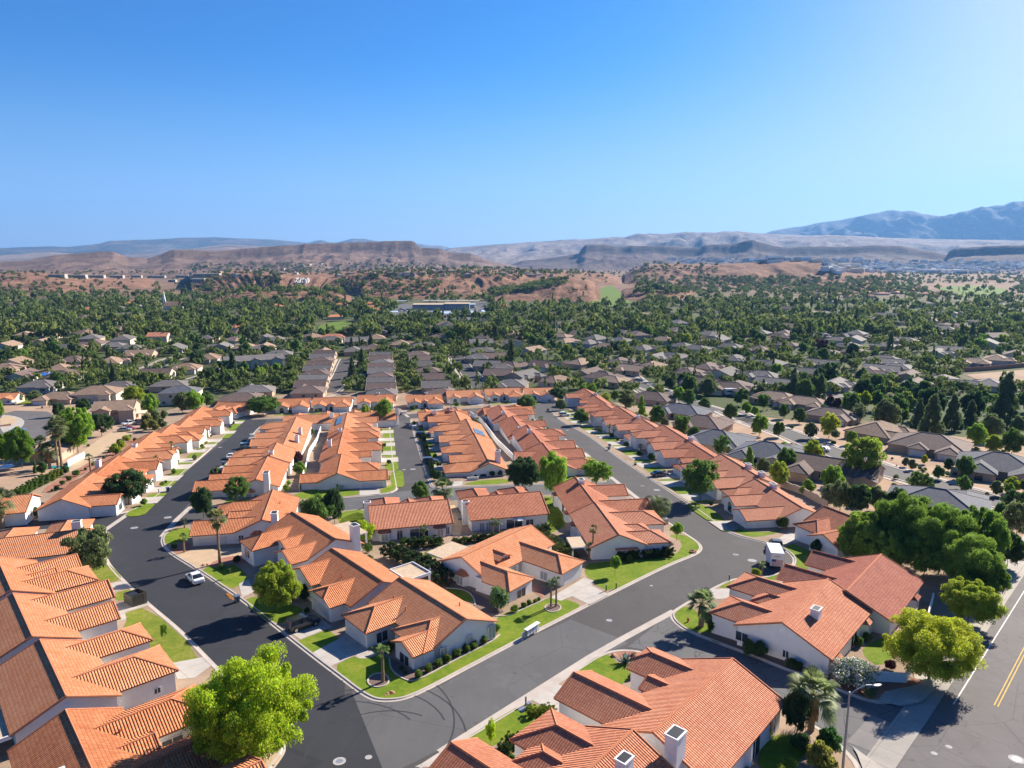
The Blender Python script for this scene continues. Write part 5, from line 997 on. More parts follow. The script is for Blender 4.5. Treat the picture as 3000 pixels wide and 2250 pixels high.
# orange-tiled cluster in the left woods, red ones at right: small and far
g = random.Random(5); n = 0
for (t, x, y) in [('V1',c[0],c[1]) for c in ((280,965),(350,955),(430,948),(520,938),(560,955),(630,962),(830,975),(970,945),(1040,935),(1090,915),(1150,925),(1210,915),(1260,945),(1330,940),(440,965),(700,985))]+[('V2',c[0],c[1]) for c in ((1060,940),(1075,965),(1085,990),(1020,1000),(830,945),(850,985),(780,1045),(2130,960))]:
    n += 1; far_house(f'small orange-roofed house in the valley woods, # from the left', t, x, y+4, g.choice((70,80,100)), g.uniform(13,18), 11, 'tile', False, hip=g.random() < .4, wall='cream')
n = 0
for x, y in ((480,850),(560,835),(640,840),(700,860),(760,845),(820,850),(880,830),(940,850),(1000,840),(1060,860),(1120,835),(1180,850),(1230,815),(1300,830),(1350,815),(1420,860),(1480,870),(1540,850),(1620,860),(560,870),(800,885),(960,880)):
    n += 1; far_house(f'salmon-roofed house among the far right palms, # from the left', 'V4', x, y, g.choice((60,80,110)), g.uniform(15,22), 13, 'tile_red', False, hip=True, wall='cream')
# storage yard
def block(label, name, t, x, y, az, L, D, hgt, wall, top, cat='building', posts=False, group=None):
    p = hit(*tp(t, x, y)) or G(t, x, y); o = thing(name, label, cat, p, R(90-az), group); occupied.append((p[0], p[1], L*.5)); m = MB()
    if posts:
        m.box(-L/2, L/2, -D/2, D/2, hgt, hgt+.4, 0); m.build('roof', [M[top]], o)
        for i in range(5):
            for s in (-1, 1): q = MB(); q.box(-L/2+.5+(L-1.2)*i/4, -L/2+.7+(L-1.2)*i/4, s*D*.42, s*D*.42+.2, -1, hgt); q.build('post', [M['galv']], o)
    else:
        m.box(-L/2, L/2, -D/2, D/2, -3, hgt, 0); m.build('wall', [M[wall]], o); q = MB(); q.box(-L/2-.4, L/2+.4, -D/2-.4, D/2+.4, hgt, hgt+.5); q.build('roof', [M[top]], o)
        d = MB(); k = int(L/4)
        for i in range(k): x0 = -L/2+L*(i+.15)/k; d.box(x0, x0+L/k*.7, -D/2-.06, -D/2, 0.2, hgt*.62)
        d.build('roller_door' if name == 'storage_building' else 'window', [M['galv' if name == 'storage_building' else 'glass']], o)
    return o
SH('storage_yard', PX((1120,925),(1130,892),(1430,885),(1460,935),(1400,942)), .3, 'asphalt_old')
block('long white storage building with flat pale roof, left part', 'storage_building', 'V2', 1540, 985, 88, 40, 26, 6.5, 'storagewall', 'beigeflat'); block('long white storage building with flat pale roof, right part', 'storage_building', 'V2', 1770, 985, 88, 32, 26, 7.5, 'storagewall', 'beigeflat')
block('low white office wing at the right end of the storage yard', 'storage_building', 'V2', 1875, 975, 88, 12, 18, 5.0, 'storagewall', 'canopy')
for i, (x, y, L, D) in enumerate(((1235,1035,15,22),(1460,1035,18,26),(1640,1045,22,34),(1840,1040,22,34),(2020,1030,16,32),(1230,955,14,20),(1320,940,14,12))):
    block(f'pale blue carport roof in the storage yard, # from the left', 'carport', 'V2', x, y, 84, L, D, 4.2, None, 'canopy', 'carport', True, 'carports of the storage yard')
block('long white open shed behind the storage building', 'carport', 'V2', 1720, 940, 89, 82, 7, 4.5, None, 'whiteflat', 'carport', True)
# apartments and white town far off
n = 0
for x, y, L in ((470,728,46),(620,730,60),(780,730,56),(950,730,46),(1110,728,40),(1270,732,70),(1480,728,50),(1680,722,70),(1400,765,24),(1610,765,36)):
    n += 1; block(f'long pale apartment block along the foot of the left mesa, # from the left', 'apartment_block', 'V1', x, y, 88, L*.8, 12, 6.5, 'greywall', 'cream', 'building', False, 'apartment blocks below the mesa')
for i, (x, y, L) in enumerate(((1050,665,70),(1150,690,60),(1290,680,60),(1380,690,40),(1450,695,40),(1520,690,50),(1620,695,60),(1690,698,40),(300,590,50),(390,585,50),(450,590,40),(60,600,50),(190,600,40))):
    block(f'white apartment block in the far right town, # from the left', 'apartment_block', 'V4', x, y, 86, L*1.2, 24, 16, 'stucco', 'whiteflat', 'building', False, 'white blocks of the far right town')
mb = MB(); g = random.Random(11)
for i in range(520):
    px, py = g.uniform(2420, 3040), g.triangular(762, 806, 778)
    if py < 778 and px < 2520: continue
    h = hit(px, py, 6500)
    if not h: continue
    s = g.uniform(7, 17); a = g.uniform(0, 1.57); c, s_ = math.cos(a)*s, math.sin(a)*s; z = h[2]; t = g.uniform(5, 9); P = [(h[0]+c*u-s_*v*.6, h[1]+s_*u+c*v*.6) for u, v in ((-1,-1),(1,-1),(1,1),(-1,1))]
    mt = g.choice((0,0,1,2)); mb.loft([[(x, y, z-3) for x, y in P],[(x, y, z+t) for x, y in P]], mt)
for i in range(120):
    px, py = g.choice(((1960,2260,762,770),(2200,2600,757,768)))[0:1][0]+g.uniform(0, 330), g.uniform(758, 770)
    h = hit(px, py, 6500)
    if not h: continue
    s = g.uniform(8, 16); z = h[2]; P = [(h[0]+s*u, h[1]+s*.7*v) for u, v in ((-1,-1),(1,-1),(1,1),(-1,1))]; mb.loft([[(x, y, z-3) for x, y in P],[(x, y, z+7) for x, y in P]], g.choice((0,1,2)))
tag(mb.build('distant_town', [M['stucco'], M['cream'], M['greywall']]), 'pale far-off town of low houses spread below the right-hand mesa', 'town', None, 'stuff')
mb = MB()
for i in range(150):
    px = g.uniform(560, 1900); py = g.uniform(776, 812) if px < 1700 else g.uniform(770, 800)
    h = hit(px, py, 3000)
    if not h: continue
    s = g.uniform(6, 10); a = g.uniform(0, 3.1); dx_, dy_ = math.cos(a), math.sin(a); z = h[2]; P = [(h[0]+(dx_*u*s-dy_*v*s*.6), h[1]+(dy_*u*s+dx_*v*s*.6)) for u, v in ((-1,-1),(1,-1),(1,1),(-1,1))]
    mb.loft([[(x, y, z-3) for x, y in P],[(x, y, z+3.5) for x, y in P]], g.choice((0,0,1))); c = (h[0], h[1]); top = [(c[0]+(x-c[0])*.2, c[1]+(y-c[1])*.2, z+5.8) for x, y in P]; mb.loft([[(c[0]+(x-c[0])*1.1, c[1]+(y-c[1])*1.1, z+3.5) for x, y in P], top], g.choice((2,3,2)))
tag(mb.build('bluff_houses', [M['tanwall'], M['cream'], M['gedge'], M['bark']]), 'tan houses strung along the top of the bluffs', 'houses', None, 'stuff')
# church with a white spire
p = G('V1', 1410, 985); o = thing('church', 'small white church with a thin spire among the left trees', 'church', p, R(20)); m = MB(); m.prism([(-6,-1),(6,-1),(6,5),(0,10),(-6,5)], -11, 11); m.build('nave', [M['stucco']], o); m = MB(); m.slab([(-11.5,-6.6,4.6),(11.5,-6.6,4.6),(11.5,0,10.2),(-11.5,0,10.2)], .3); m.slab([(-11.5,6.6,4.6),(11.5,6.6,4.6),(11.5,0,10.2),(-11.5,0,10.2)], .3); m.build('roof', [M['tan']], o, uv=True)
m = MB(); m.box(-12.5,-9,-1.8,1.8,-1,13); m.cyl((-10.8,0,13),(-10.8,0,26),1.9,.08,8); m.build('spire', [M['stucco']], o)
# utility poles
for i, (x, y, hh) in enumerate(((2450,1010,15),(2706,1000,16),(2695,985,15),(2967,975,17),(1690,868,13),(1770,905,14),(1620,850,13),(1255,790,14),(1330,795,14),(2267,925,13))):
    p = hit(x, y) or W(x, y); o = thing('utility_pole', f'wooden utility pole in the valley, {ordinal(i+1)} counted', 'pole', p, R(20), 'utility poles in the valley'); m = MB(); m.cyl((0,0,-1),(0,0,hh),.22,.14,6); m.build('shaft', [M['bark']], o); m = MB(); m.box(-1.6,1.6,-.08,.08,hh-1.4,hh-1.2); m.build('crossarm', [M['bark']], o)
    o['label'] = ['dark utility pole left of the lime trees on the right','taller front pole of the pair on the right valley floor','rear pole of the pair on the right valley floor','utility pole near the right edge of the valley','utility pole on the brown bluff left of the green fairway','utility pole at the foot of the green fairway','utility pole on the brown bluff slope','left utility pole on the bluff skyline below the mesa','right utility pole on the bluff skyline below the mesa','utility pole among trees left of the lime trees'][i]
# ---------------------------------------------------------------- trees one by one
def at_tree(t, cx, cy, r, ky=1.0, base=None, lift=None):
    """tree seen with its crown centred at (cx,cy), crown radius r (in tile pixels)"""
    X, Y = tp(t, cx, cy); s = TL[t][2]; rp = r/s
    bx, by = tp(t, *base) if base else (X, Y+rp*(1.25 if lift is None else lift))
    x, y, z = W(bx, by); dep = y*CP-(z-H0)*SP; rad = rp*dep/F; lo, hi = 0, 40
    for i in range(30):
        m = (lo+hi)/2
        if PR(x, y, z+m)[1] > Y: lo = m
        else: hi = m
    return x, y, z, rad, lo
def T(label, t, cx, cy, r, kind='round', col=GREEN, base=None, name='broadleaf_tree', cat='tree', group=None, hk=.55, lift=None):
    x, y, z, rad, hc = at_tree(t, cx, cy, r, base=base, lift=lift); h = max(hc/hk, rad*1.15)
    occupied.append((x, y, 1.5)); return put_tree(kind, x, y, z, rad, h, col, label, name, cat, group)
def S(label, t, cx, cy, r, kind='ball', col=GREEN, h=None, name='shrub', group=None):
    X, Y = tp(t, cx, cy); rp = r/TL[t][2]; x, y, z = W(X, Y+rp*.7); dep = y*CP-(z-H0)*SP; rad = rp*dep/F
    return put_tree(kind, x, y, z-.05, rad, h or rad*1.9, col, label, name, 'shrub', group)
T('big bright lime ash tree over the bottom street corner', 'T1', 1640, 1235, 415, 'hero', LIME, (1650,1625), hk=.58)
T('yellow-green street tree before the white house with the courtyard wall', 'T1', 1775, 455, 172, 'hero2', YG, (1800,655), hk=.60)
T('soft green tree leaning over the left kerb', 'T1', 545, 255, 155, 'vase', OLIVE, (590,410), hk=.55)
T('dark round tree behind the tall street palm', 'U1', 1650, 1020, 100, 'round', DARK, (1650,1160))
T('sprawling dark tree in the front lawn on the left', 'U1', 1040, 880, 190, 'airy', DARK, (1045,1050), hk=.6)
T('loose green tree in front of the chimney gable', 'U1', 1905, 905, 115, 'airy', GREEN, (1925,1035), hk=.6)
T('dense green tree behind the front ridge, left of the side lawn', 'U2', 1045, 1090, 150, 'round', GREEN, (1050,1230)); T('smaller dark tree right of the dense green tree', 'U2', 1190, 1045, 90, 'round2', DARK, (1190,1200))
T('lime-yellow tree beside the rear-roofed house', 'U2', 1440, 1255, 105, 'airy2', LIME, (1440,1360)); T('grey dry bush on the side lawn', 'U2', 1205, 1100, 45, 'bush', GREYG)
T('large dark tree on the cross street', 'U3', 1195, 775, 155, 'hero2', DARK, (1195,940), hk=.58); T('tall vase-shaped green tree on the cross street', 'U3', 1450, 790, 125, 'vase', BRIGHT, (1430,990), hk=.6); T('airy spreading tree at the cross street mouth', 'U3', 1790, 775, 140, 'airy', BRIGHT, (1790,890), hk=.55)
T('round green tree hiding the start of the middle street', 'U2', 1885, 935, 88, 'round2', GREEN, (1885,1030)); T('spreading street tree on the right lawn with a pale forked trunk', 'U4', 1240, 790, 175, 'airy', GREEN, (1245,1020), hk=.66)
T('small round street tree by the bend', 'Z3', 1020, 1105, 125, 'street', BRIGHT, (1010,1300), hk=.70); T('little green sapling on the bend lawn', 'U4', 560, 1520, 52, 'street', BRIGHT, (557,1625), hk=.70)
for i, (cx, cy, r, b) in enumerate((((1130),130,190,(1170,330)),(1400,60,210,(1430,330)),(1330,230,150,(1330,400)),(1650,130,230,(1660,400)),(1800,290,210,(1830,520)),(1900,130,180,(1900,380)),(1560,250,170,(1560,420)),(1950,420,150,(1950,560)),(1070,190,120,(1100,330)))):
    T(f'dark green tree of the dense grove at right, # of these trees from the left', 'T4', cx, cy, r, 'hero' if i in (1,3,4) else 'hero2', (.095,.155,.022) if i % 2 else (.115,.175,.025), b, hk=.6, group='grove of dark trees')
T('yellow-green tree beside the main road, nearer the grove', 'T4', 1830, 560, 205, 'hero2', YG, (1850,730), hk=.6); T('big yellowing tree over the garden wall at the road', 'T4', 1650, 835, 295, 'hero', YEL, (1590,1095), hk=.62)
T('dark tree under the fan palm at the side street', 'T4', 690, 1285, 95, 'round', DARK, (725,1450)); T('dark green tree at the far right kerb', 'T4', 2090, 230, 110, 'hero2', DARK, (2100,360)); T('grey-green tree behind the grove at the right kerb', 'T4', 2150, 40, 110, 'airy', OLIVE, (2160,180))
T('thin sapling with a young crown in the left lawn', 'T1', 1060, 765, 26, 'tiny', BRIGHT, (1068,870), hk=.75, name='sapling'); T('staked sapling on the lawn by the white sedan', 'T1', 1487, 385, 14, 'tiny', OLIVE, (1487,430), hk=.7, name='sapling'); T('spindly multi-stem sapling on the bottom lawn', 'T3', 300, 1400, 42, 'airy2', LIME, (305,1510), hk=.62, name='sapling'); T('young sapling on the lawn by the cross street', 'U2', 1216, 915, 12, 'tiny', GREEN, (1216,960), name='sapling')
T('tall willowy tree on the left slope', 'Z0', 1290, 560, 290, 'hero2', BRIGHT, (1265,990), hk=.55); T('wide dark mesquite beside the tall willowy tree', 'Z0', 1760, 480, 220, 'airy', DARK, (1650,715), hk=.6); T('bright tree at the left edge above the white gabled house', 'Z0', 60, 900, 220, 'hero2', BRIGHT, (60,1200), hk=.55); T('bright leafy tree left of the dark fan palms', 'Z0', 390, 850, 230, 'hero2', (.10,.18,.02), (360,1230), hk=.55)
T('olive tree on the cul-de-sac lawn', 'Z0', 560, 60, 120, 'airy', OLIVE, (560,175)); T('grey tree left of the olive tree', 'Z0', 290, 60, 90, 'round2', GREYG, (300,160)); T('bright tree at the left frame edge by the cul-de-sac', 'Z0', 10, 250, 80, 'round2', BRIGHT, (10,420)); T('dark tree behind the willowy tree', 'Z0', 960, 270, 110, 'round2', DARK, (960,400)); T('dark tree right of the willowy crown', 'Z0', 1350, 200, 130, 'round2', DARK, (1360,330))
T('low tree under the big fan palm skirt', 'Z0', 700, 1220, 90, 'bush', GREEN); T('green cypress-like shrub by the pool', 'Z0', 570, 1190, 45, 'pine', GREEN, (575,1310), name='conical_shrub', cat='shrub')
T('broad dark tree in the far cross row', 'U2', 600, 235, 140, 'hero2', GREEN, (612,325), hk=.55); T('green tree at the end of the middle street', 'U2', 1580, 275, 88, 'street', BRIGHT, (1590,410), hk=.66); T('small yellow-green tree left of the middle street end', 'U2', 1440, 280, 40, 'round2', YG, (1440,330))
T('dense round tree at the top of the long street, left side', 'U3', 1230, 225, 95, 'round', GREEN, (1225,308)); T('dark round tree in front of the last far house', 'U3', 1470, 145, 88, 'round', DARK, (1475,205)); T('grey-green tree beside the top bulb of the long street', 'U3', 1500, 235, 52, 'round2', OLIVE, (1502,285)); T('round tree hiding a white house near the top of the long street', 'U4', 285, 330, 66, 'round2', GREEN, (280,400))
T('pair of olive trees behind the left row, near one', 'U1', 1480, 215, 75, 'round2', OLIVE); T('large green tree behind the left row', 'U1', 1570, 200, 90, 'round', BRIGHT, (1570,300)); T('green tree right of the large one behind the left row', 'U1', 1680, 190, 60, 'round2', GREEN, (1680,260)); T('yellow-green tree below the tan hipped house', 'U1', 1080, 160, 95, 'airy', YG, (1090,260)); T('bright bushes below the balcony house', 'U1', 1230, 230, 75, 'bush', BRIGHT)
for i, (cx, cy, r) in enumerate(((1200,380,60),(1260,350,55),(1180,420,45),(1330,330,40),(1250,420,50),(1310,400,45))): S(f'olive bush on the slope behind the left row, # from the left', 'U1', cx, cy, r, 'bush', OLIVE if i % 2 else (.13,.13,.03), name='bush', group='bushes on the left slope')
E1 = [('U4',650,195,75,OLIVE,'round2'),('U4',770,270,55,BRIGHT,'pine2'),('U4',895,315,75,GREEN,'round'),('U4',1090,405,75,GREEN,'vase'),('U4',1195,480,65,GREEN,'round2'),('U4',1415,560,80,GREEN,'airy2'),('U4',1640,695,62,BRIGHT,'pine2'),('U4',1755,730,60,OLIVE,'round2'),('U4',1880,790,95,(.15,.19,.02),'round'),('U4',1945,680,95,GREEN,'round'),('U4',2140,600,65,YG,'round2'),('U4',480,180,42,YG,'round2'),('U4',370,115,50,BRIGHT,'round2'),('U4',300,110,45,BRIGHT,'round2'),('U4',1075,150,58,BRIGHT,'round2'),('U4',1150,175,62,GREEN,'round2'),('U4',1280,235,55,GREEN,'round2'),('U4',1490,295,65,GREEN,'round2'),('U4',1620,260,48,BRIGHT,'round2'),('U4',1690,285,36,BRIGHT,'round2'),('U4',1760,210,55,GREEN,'vase'),('U4',1925,285,55,GREEN,'round2'),('U4',2050,320,58,GREEN,'round2'),('U4',1725,395,78,BRIGHT,'round2'),('U4',1880,430,58,GREEN,'round2'),('U4',1330,80,60,GREEN,'round2'),('U4',2000,100,62,PINE,'pine'),('U4',2110,130,62,PINE,'pine'),('U4',2140,440,60,OLIVE,'round2'),('U4',560,160,40,GREEN,'round2'),('U4',960,380,38,GREYG,'round2'),('U4',1000,60,45,DARK,'round2'),('U4',1100,30,45,DARK,'round2'),('U4',840,130,36,BRIGHT,'round2'),
('U5',630,395,92,YEL,'round'),('U5',810,500,52,BRIGHT,'round2'),('U5',1000,565,58,LIME,'round2'),('U5',890,655,165,(.13,.18,.025),'airy'),('U5',655,840,110,BRIGHT,'round'),('U5',500,610,85,YG,'round2'),('U5',1730,735,85,GREEN,'round'),('U5',1515,785,50,GREEN,'round2'),('U5',1360,875,105,GREEN,'airy'),('U5',810,225,85,GREEN,'round2'),('U5',870,290,70,GREYG,'airy2'),('U5',1090,300,110,OLIVE,'round2'),('U5',1450,380,120,PINE,'pine'),('U5',1350,340,80,PINE,'pine'),('U5',1625,330,95,PINE,'pine'),('U5',1775,320,65,PINE,'pine'),('U5',2040,240,140,PINE,'pine'),('U5',1790,230,110,DARK,'round'),('U5',1450,210,120,DARK,'round'),('U5',1390,140,95,DARK,'round2'),('U5',1820,475,88,BRIGHT,'round'),('U5',1940,410,95,OLIVE,'round2'),('U5',2160,400,75,OLIVE,'round2'),('U5',1960,550,70,YG,'round2'),('U5',2110,530,100,GREEN,'round'),('U5',2085,920,50,BRIGHT,'round2'),('U5',2110,880,60,YG,'round2'),('U5',720,960,110,OLIVE,'round'),('U5',860,990,110,DARK,'round'),('U5',640,960,80,GREYG,'round2'),('U5',1010,990,90,OLIVE,'round2'),('U5',1180,1010,100,DARK,'round'),('U5',1310,1030,65,DARK,'vase'),('U5',1380,1090,60,DARK,'vase'),('U5',2020,1110,75,GREEN,'round2'),('U5',1820,1010,42,BRIGHT,'round2'),('U5',2130,1030,110,DARK,'airy'),('U5',900,120,95,DARK,'round'),('U5',1010,60,70,GREEN,'round2'),('U5',430,110,80,GREEN,'round2'),('U5',520,60,60,PINE,'pine'),('U5',340,70,70,PINE,'pine'),('U5',640,220,50,PURPLE,'bush'),('U5',700,230,45,PURPLE,'bush'),('U5',1180,240,90,GREEN,'round2'),('U5',1220,330,60,GREEN,'round2'),('U5',1540,600,40,BROWN,'airy2'),('U5',1620,630,38,YEL,'bush'),('U5',1400,680,34,YEL,'bush'),('U5',1600,720,45,DARK,'bush'),('U5',1980,910,55,OLIVE,'bush'),('U5',1300,720,40,GREYG,'bush'),('U5',1250,700,35,GREYG,'bush'),('U5',300,130,0,GREEN,'x')]
n = {}
for t, cx, cy, r, col, kd in sorted([e for e in E1 if e[3]], key=lambda e: tp(e[0], e[1], e[2])[0]):
    k = (col, kd in ('pine','pine2')); n[k] = n.get(k, 0)+1; X, Y = tp(t, cx, cy)
    tone = TONE.get(tuple(col), 'pale green'); w_ = {'pine':'pine','pine2':'pointed tree','bush':'bush'}.get(kd, 'tree')
    T(f'{tone} {w_} east of the estate wall, # such from the left', t, cx, cy, r, kd, col, name={'pine':'pine_tree','pine2':'pointed_tree','bush':'bush'}.get(kd, 'broadleaf_tree'), cat='bush' if w_ == 'bush' else 'tree', group='trees east of the estate wall', hk=.42 if 'pine' in kd else .56)
# ---- shrubs and hedges
for i, (cx, cy) in enumerate(((1165,1055),(1227,1015),(1291,982),(1348,953),(1412,917),(1475,888),(1522,866),(1586,832))): S(f'clipped ball shrub along the corner house wall, {ordinal(i+1)} from the front corner', 'T2', cx, cy, 33, 'ball', (.075,.115,.018), name='ball_shrub', group='clipped ball shrubs along the corner house')
for i, (cx, cy) in enumerate(((1665,755),(1640,805),(1050,1015),(1080,1040),(865,885),(905,890))): S(f'{["tall narrow shrub at the back corner","small shrub at the end of the bed","low dark shrub by the front window","lower dark shrub by the front window","little round shrub at the garage corner","yellowish plant at the entry"][i]} of the corner house', 'T2', cx, cy, (34,24,18,16,14,14)[i], 'ball', (GREEN,GREEN,DARK,DARK,BRIGHT,YG)[i])
for i, (cx, cy, r) in enumerate(((1785,630,30),(1846,605,22),(1882,588,22),(1920,578,18),(1945,565,16))): S(f'clipped shrub in the bed before the courtyard house, {ordinal(i+1)} from the left', 'T2', cx, cy, r, 'ball', (.085,.13,.02), group='shrubs before the courtyard house')
S('white-flowering oleander beside the courtyard house window', 'T2', 1680, 570, 85, 'bloom', (.05,.10,.02)); S('big white oleander covered in blossom over the garden wall', 'T4', 1120, 1000, 175, 'oleander', (.07,.11,.035), 2.9)
for i, (cx, cy, r, c) in enumerate(((430,890,62,DARK),(500,900,60,DARK),(700,985,42,DARK),(745,1000,36,DARK),(840,1055,40,OLIVE),(1130,840,40,GREEN),(1195,815,36,GREEN),(1085,850,30,GREEN),(1340,995,40,PURPLE),(1030,1105,28,OLIVE),(1210,1180,40,OLIVE),(1240,1130,28,OLIVE),(850,385,24,DARK),(240,720,50,DARK),(200,740,55,DARK),(930,1510,105,(.04,.10,.022)),(885,1610,115,(.17,.17,.03)),(760,1500,70,DARK),(690,1640,55,BRIGHT),(475,400,36,YG),(870,230,55,DARK),(645,75,44,(.09,.12,.02))))  : S(f'{["dark clipped hedge bush, left half, under the big gable","dark clipped hedge bush, right half, under the big gable","dark low bush by the side street wall, left","dark low bush by the side street wall, right","olive bush at the house corner by the fan palm","green garden bush by the rear bay, middle","green garden bush by the rear bay, right","green garden bush by the rear bay, left","purple flowering bush inside the garden wall","spiky low bush outside the wall, left","dry shrub at the side street corner","low tuft outside the garden wall","dark round shrub behind the hipped roof","dark bush under the fan palm, right","dark bush under the fan palm, left","dense dark green bush at the bottom right corner","yellowing bush at the bottom right corner","dark bush in the shaded yard at the bottom right","small lime bush at the bottom edge","yellow-green plant by the short palm","dark shrub by the trailer house wall","round shrub between two garages"][i]}', 'T4', cx, cy, r, 'bush' if r > 90 else 'ball', c)
S('arched green topiary over the garden gate', 'T4', 1285, 715, 66, 'bush', (.05,.085,.025), 3.0, name='topiary_arch')
for i, (cx, cy, r) in enumerate(((285,1115,52),(405,1112,52),(528,1112,45),(658,1100,46),(760,1103,26),(893,1098,30),(1255,820,18),(1410,780,24))): S(f'boxy dark shrub beside the left street house, {ordinal(i+1)} from the left', 'U1', cx, cy, r, 'ball', DARK, group='boxy shrubs beside the left house')
for i, (cx, cy, r, c) in enumerate(((1240,1320,65,GREEN),(1125,1400,50,GREEN),(1015,1470,48,GREEN),(925,1560,50,DARK),(850,1590,32,GREEN),(1390,1240,34,GREYG),(1520,1160,44,YG),(1620,1115,32,OLIVE),(1690,1050,34,GREYG),(1790,950,42,OLIVE),(1740,1030,24,GREYG),(1060,1270,85,DARK),(1890,880,60,YG),(1960,820,70,OLIVE),(2050,760,70,YG),(1900,920,50,YG),(2100,720,40,OLIVE),(2190,770,40,GREEN),(1320,1265,20,BROWN),(1430,860,30,OLIVE))): S(f'shrub on the red slope behind the left row, # from the left', 'Z0', cx, cy, r, 'ball', c, group='shrubs on the red slope')
def hedge(label, t, pts, r, h, col, kind='hedge', name='hedge'):
    P = [G(t, *p) for p in pts]; c = P[len(P)//2]; root = thing(name, label, 'hedge', c)
    for a, b in zip(P[:-1], P[1:]):
        d = math.hypot(b[0]-a[0], b[1]-a[1]); n = max(1, round(d/(r*2.2)))
        for i in range(n):
            f = (i+.5)/n; o = obj('foliage', PROTO[kind][0], root); x, y = a[0]+(b[0]-a[0])*f, a[1]+(b[1]-a[1])*f
            o.location = (x-c[0], y-c[1], zg(y)-c[2]); o.scale = (d/n*.56, r, h*random.uniform(.9,1.1)); o.rotation_euler = (0,0,math.atan2(b[1]-a[1], b[0]-a[0])); o.color = (*col, 1)
    return root
hedge('tall flowering oleander hedge between the middle gardens', 'T2', [(960,290),(1130,350),(1250,420),(1350,490)], 1.7, 3.0, (.045,.085,.022), 'pinkhedge')
hedge('green hedge behind the rear-windowed house', 'T3', [(60,215),(250,190),(480,160)], .8, 1.5, (.085,.12,.02)); hedge('tall yellow-green hedge between the courtyard house and the pergola', 'T3', [(640,200),(740,270),(850,310)], 1.4, 2.4, (.09,.115,.025)); hedge('dark hedge below the pergola house gable', 'T3', [(1130,315),(1270,300)], .8, 1.7, (.06,.10,.02)); hedge('long dark hedge at the bend lawn', 'T3', [(1290,305),(1420,290),(1490,285)], .9, 1.8, (.06,.085,.02))
hedge('dark hedge at the rear of the rear-windowed house', 'T3', [(590,140),(690,120)], .9, 1.6, (.05,.09,.02)); hedge('leafy bushes behind the left rear-roofed house', 'T2', [(1050,235),(1180,230),(1320,220)], 1.3, 2.0, (.06,.105,.02)); hedge('bright green hedge climbing the left slope', 'U1', [(120,1010),(250,930),(400,860)], 1.5, 2.4, (.075,.14,.015)); hedge('yellow hedge at the top of the left slope', 'U1', [(405,860),(500,800)], 1.3, 2.2, (.15,.18,.02)); hedge('low hedge strip along the white stepped wall', 'U2', [(925,930),(960,840)], .5, 1.2, (.07,.11,.02)); hedge('dark shrubs along the shaded front yards of the middle street', 'U2', [(1990,830),(1960,700),(1920,560),(1890,430)], .7, 1.5, DARK); hedge('green garden bed left of the middle street', 'U2', [(1560,560),(1570,620),(1530,680)], .6, 1.2, GREEN)
hedge('dark shrubs below the bottom left roofs', 'T1', [(1380,1640),(1480,1620)], 1.0, 1.3, DARK); hedge('dark shrubs at the bottom roof corner', 'T3', [(380,1600),(430,1540),(470,1490)], .8, 1.4, (.05,.085,.02)); hedge('bush at the drive below the lone lawn', 'T3', [(540,1330),(720,1290)], .7, 1.0, YG)
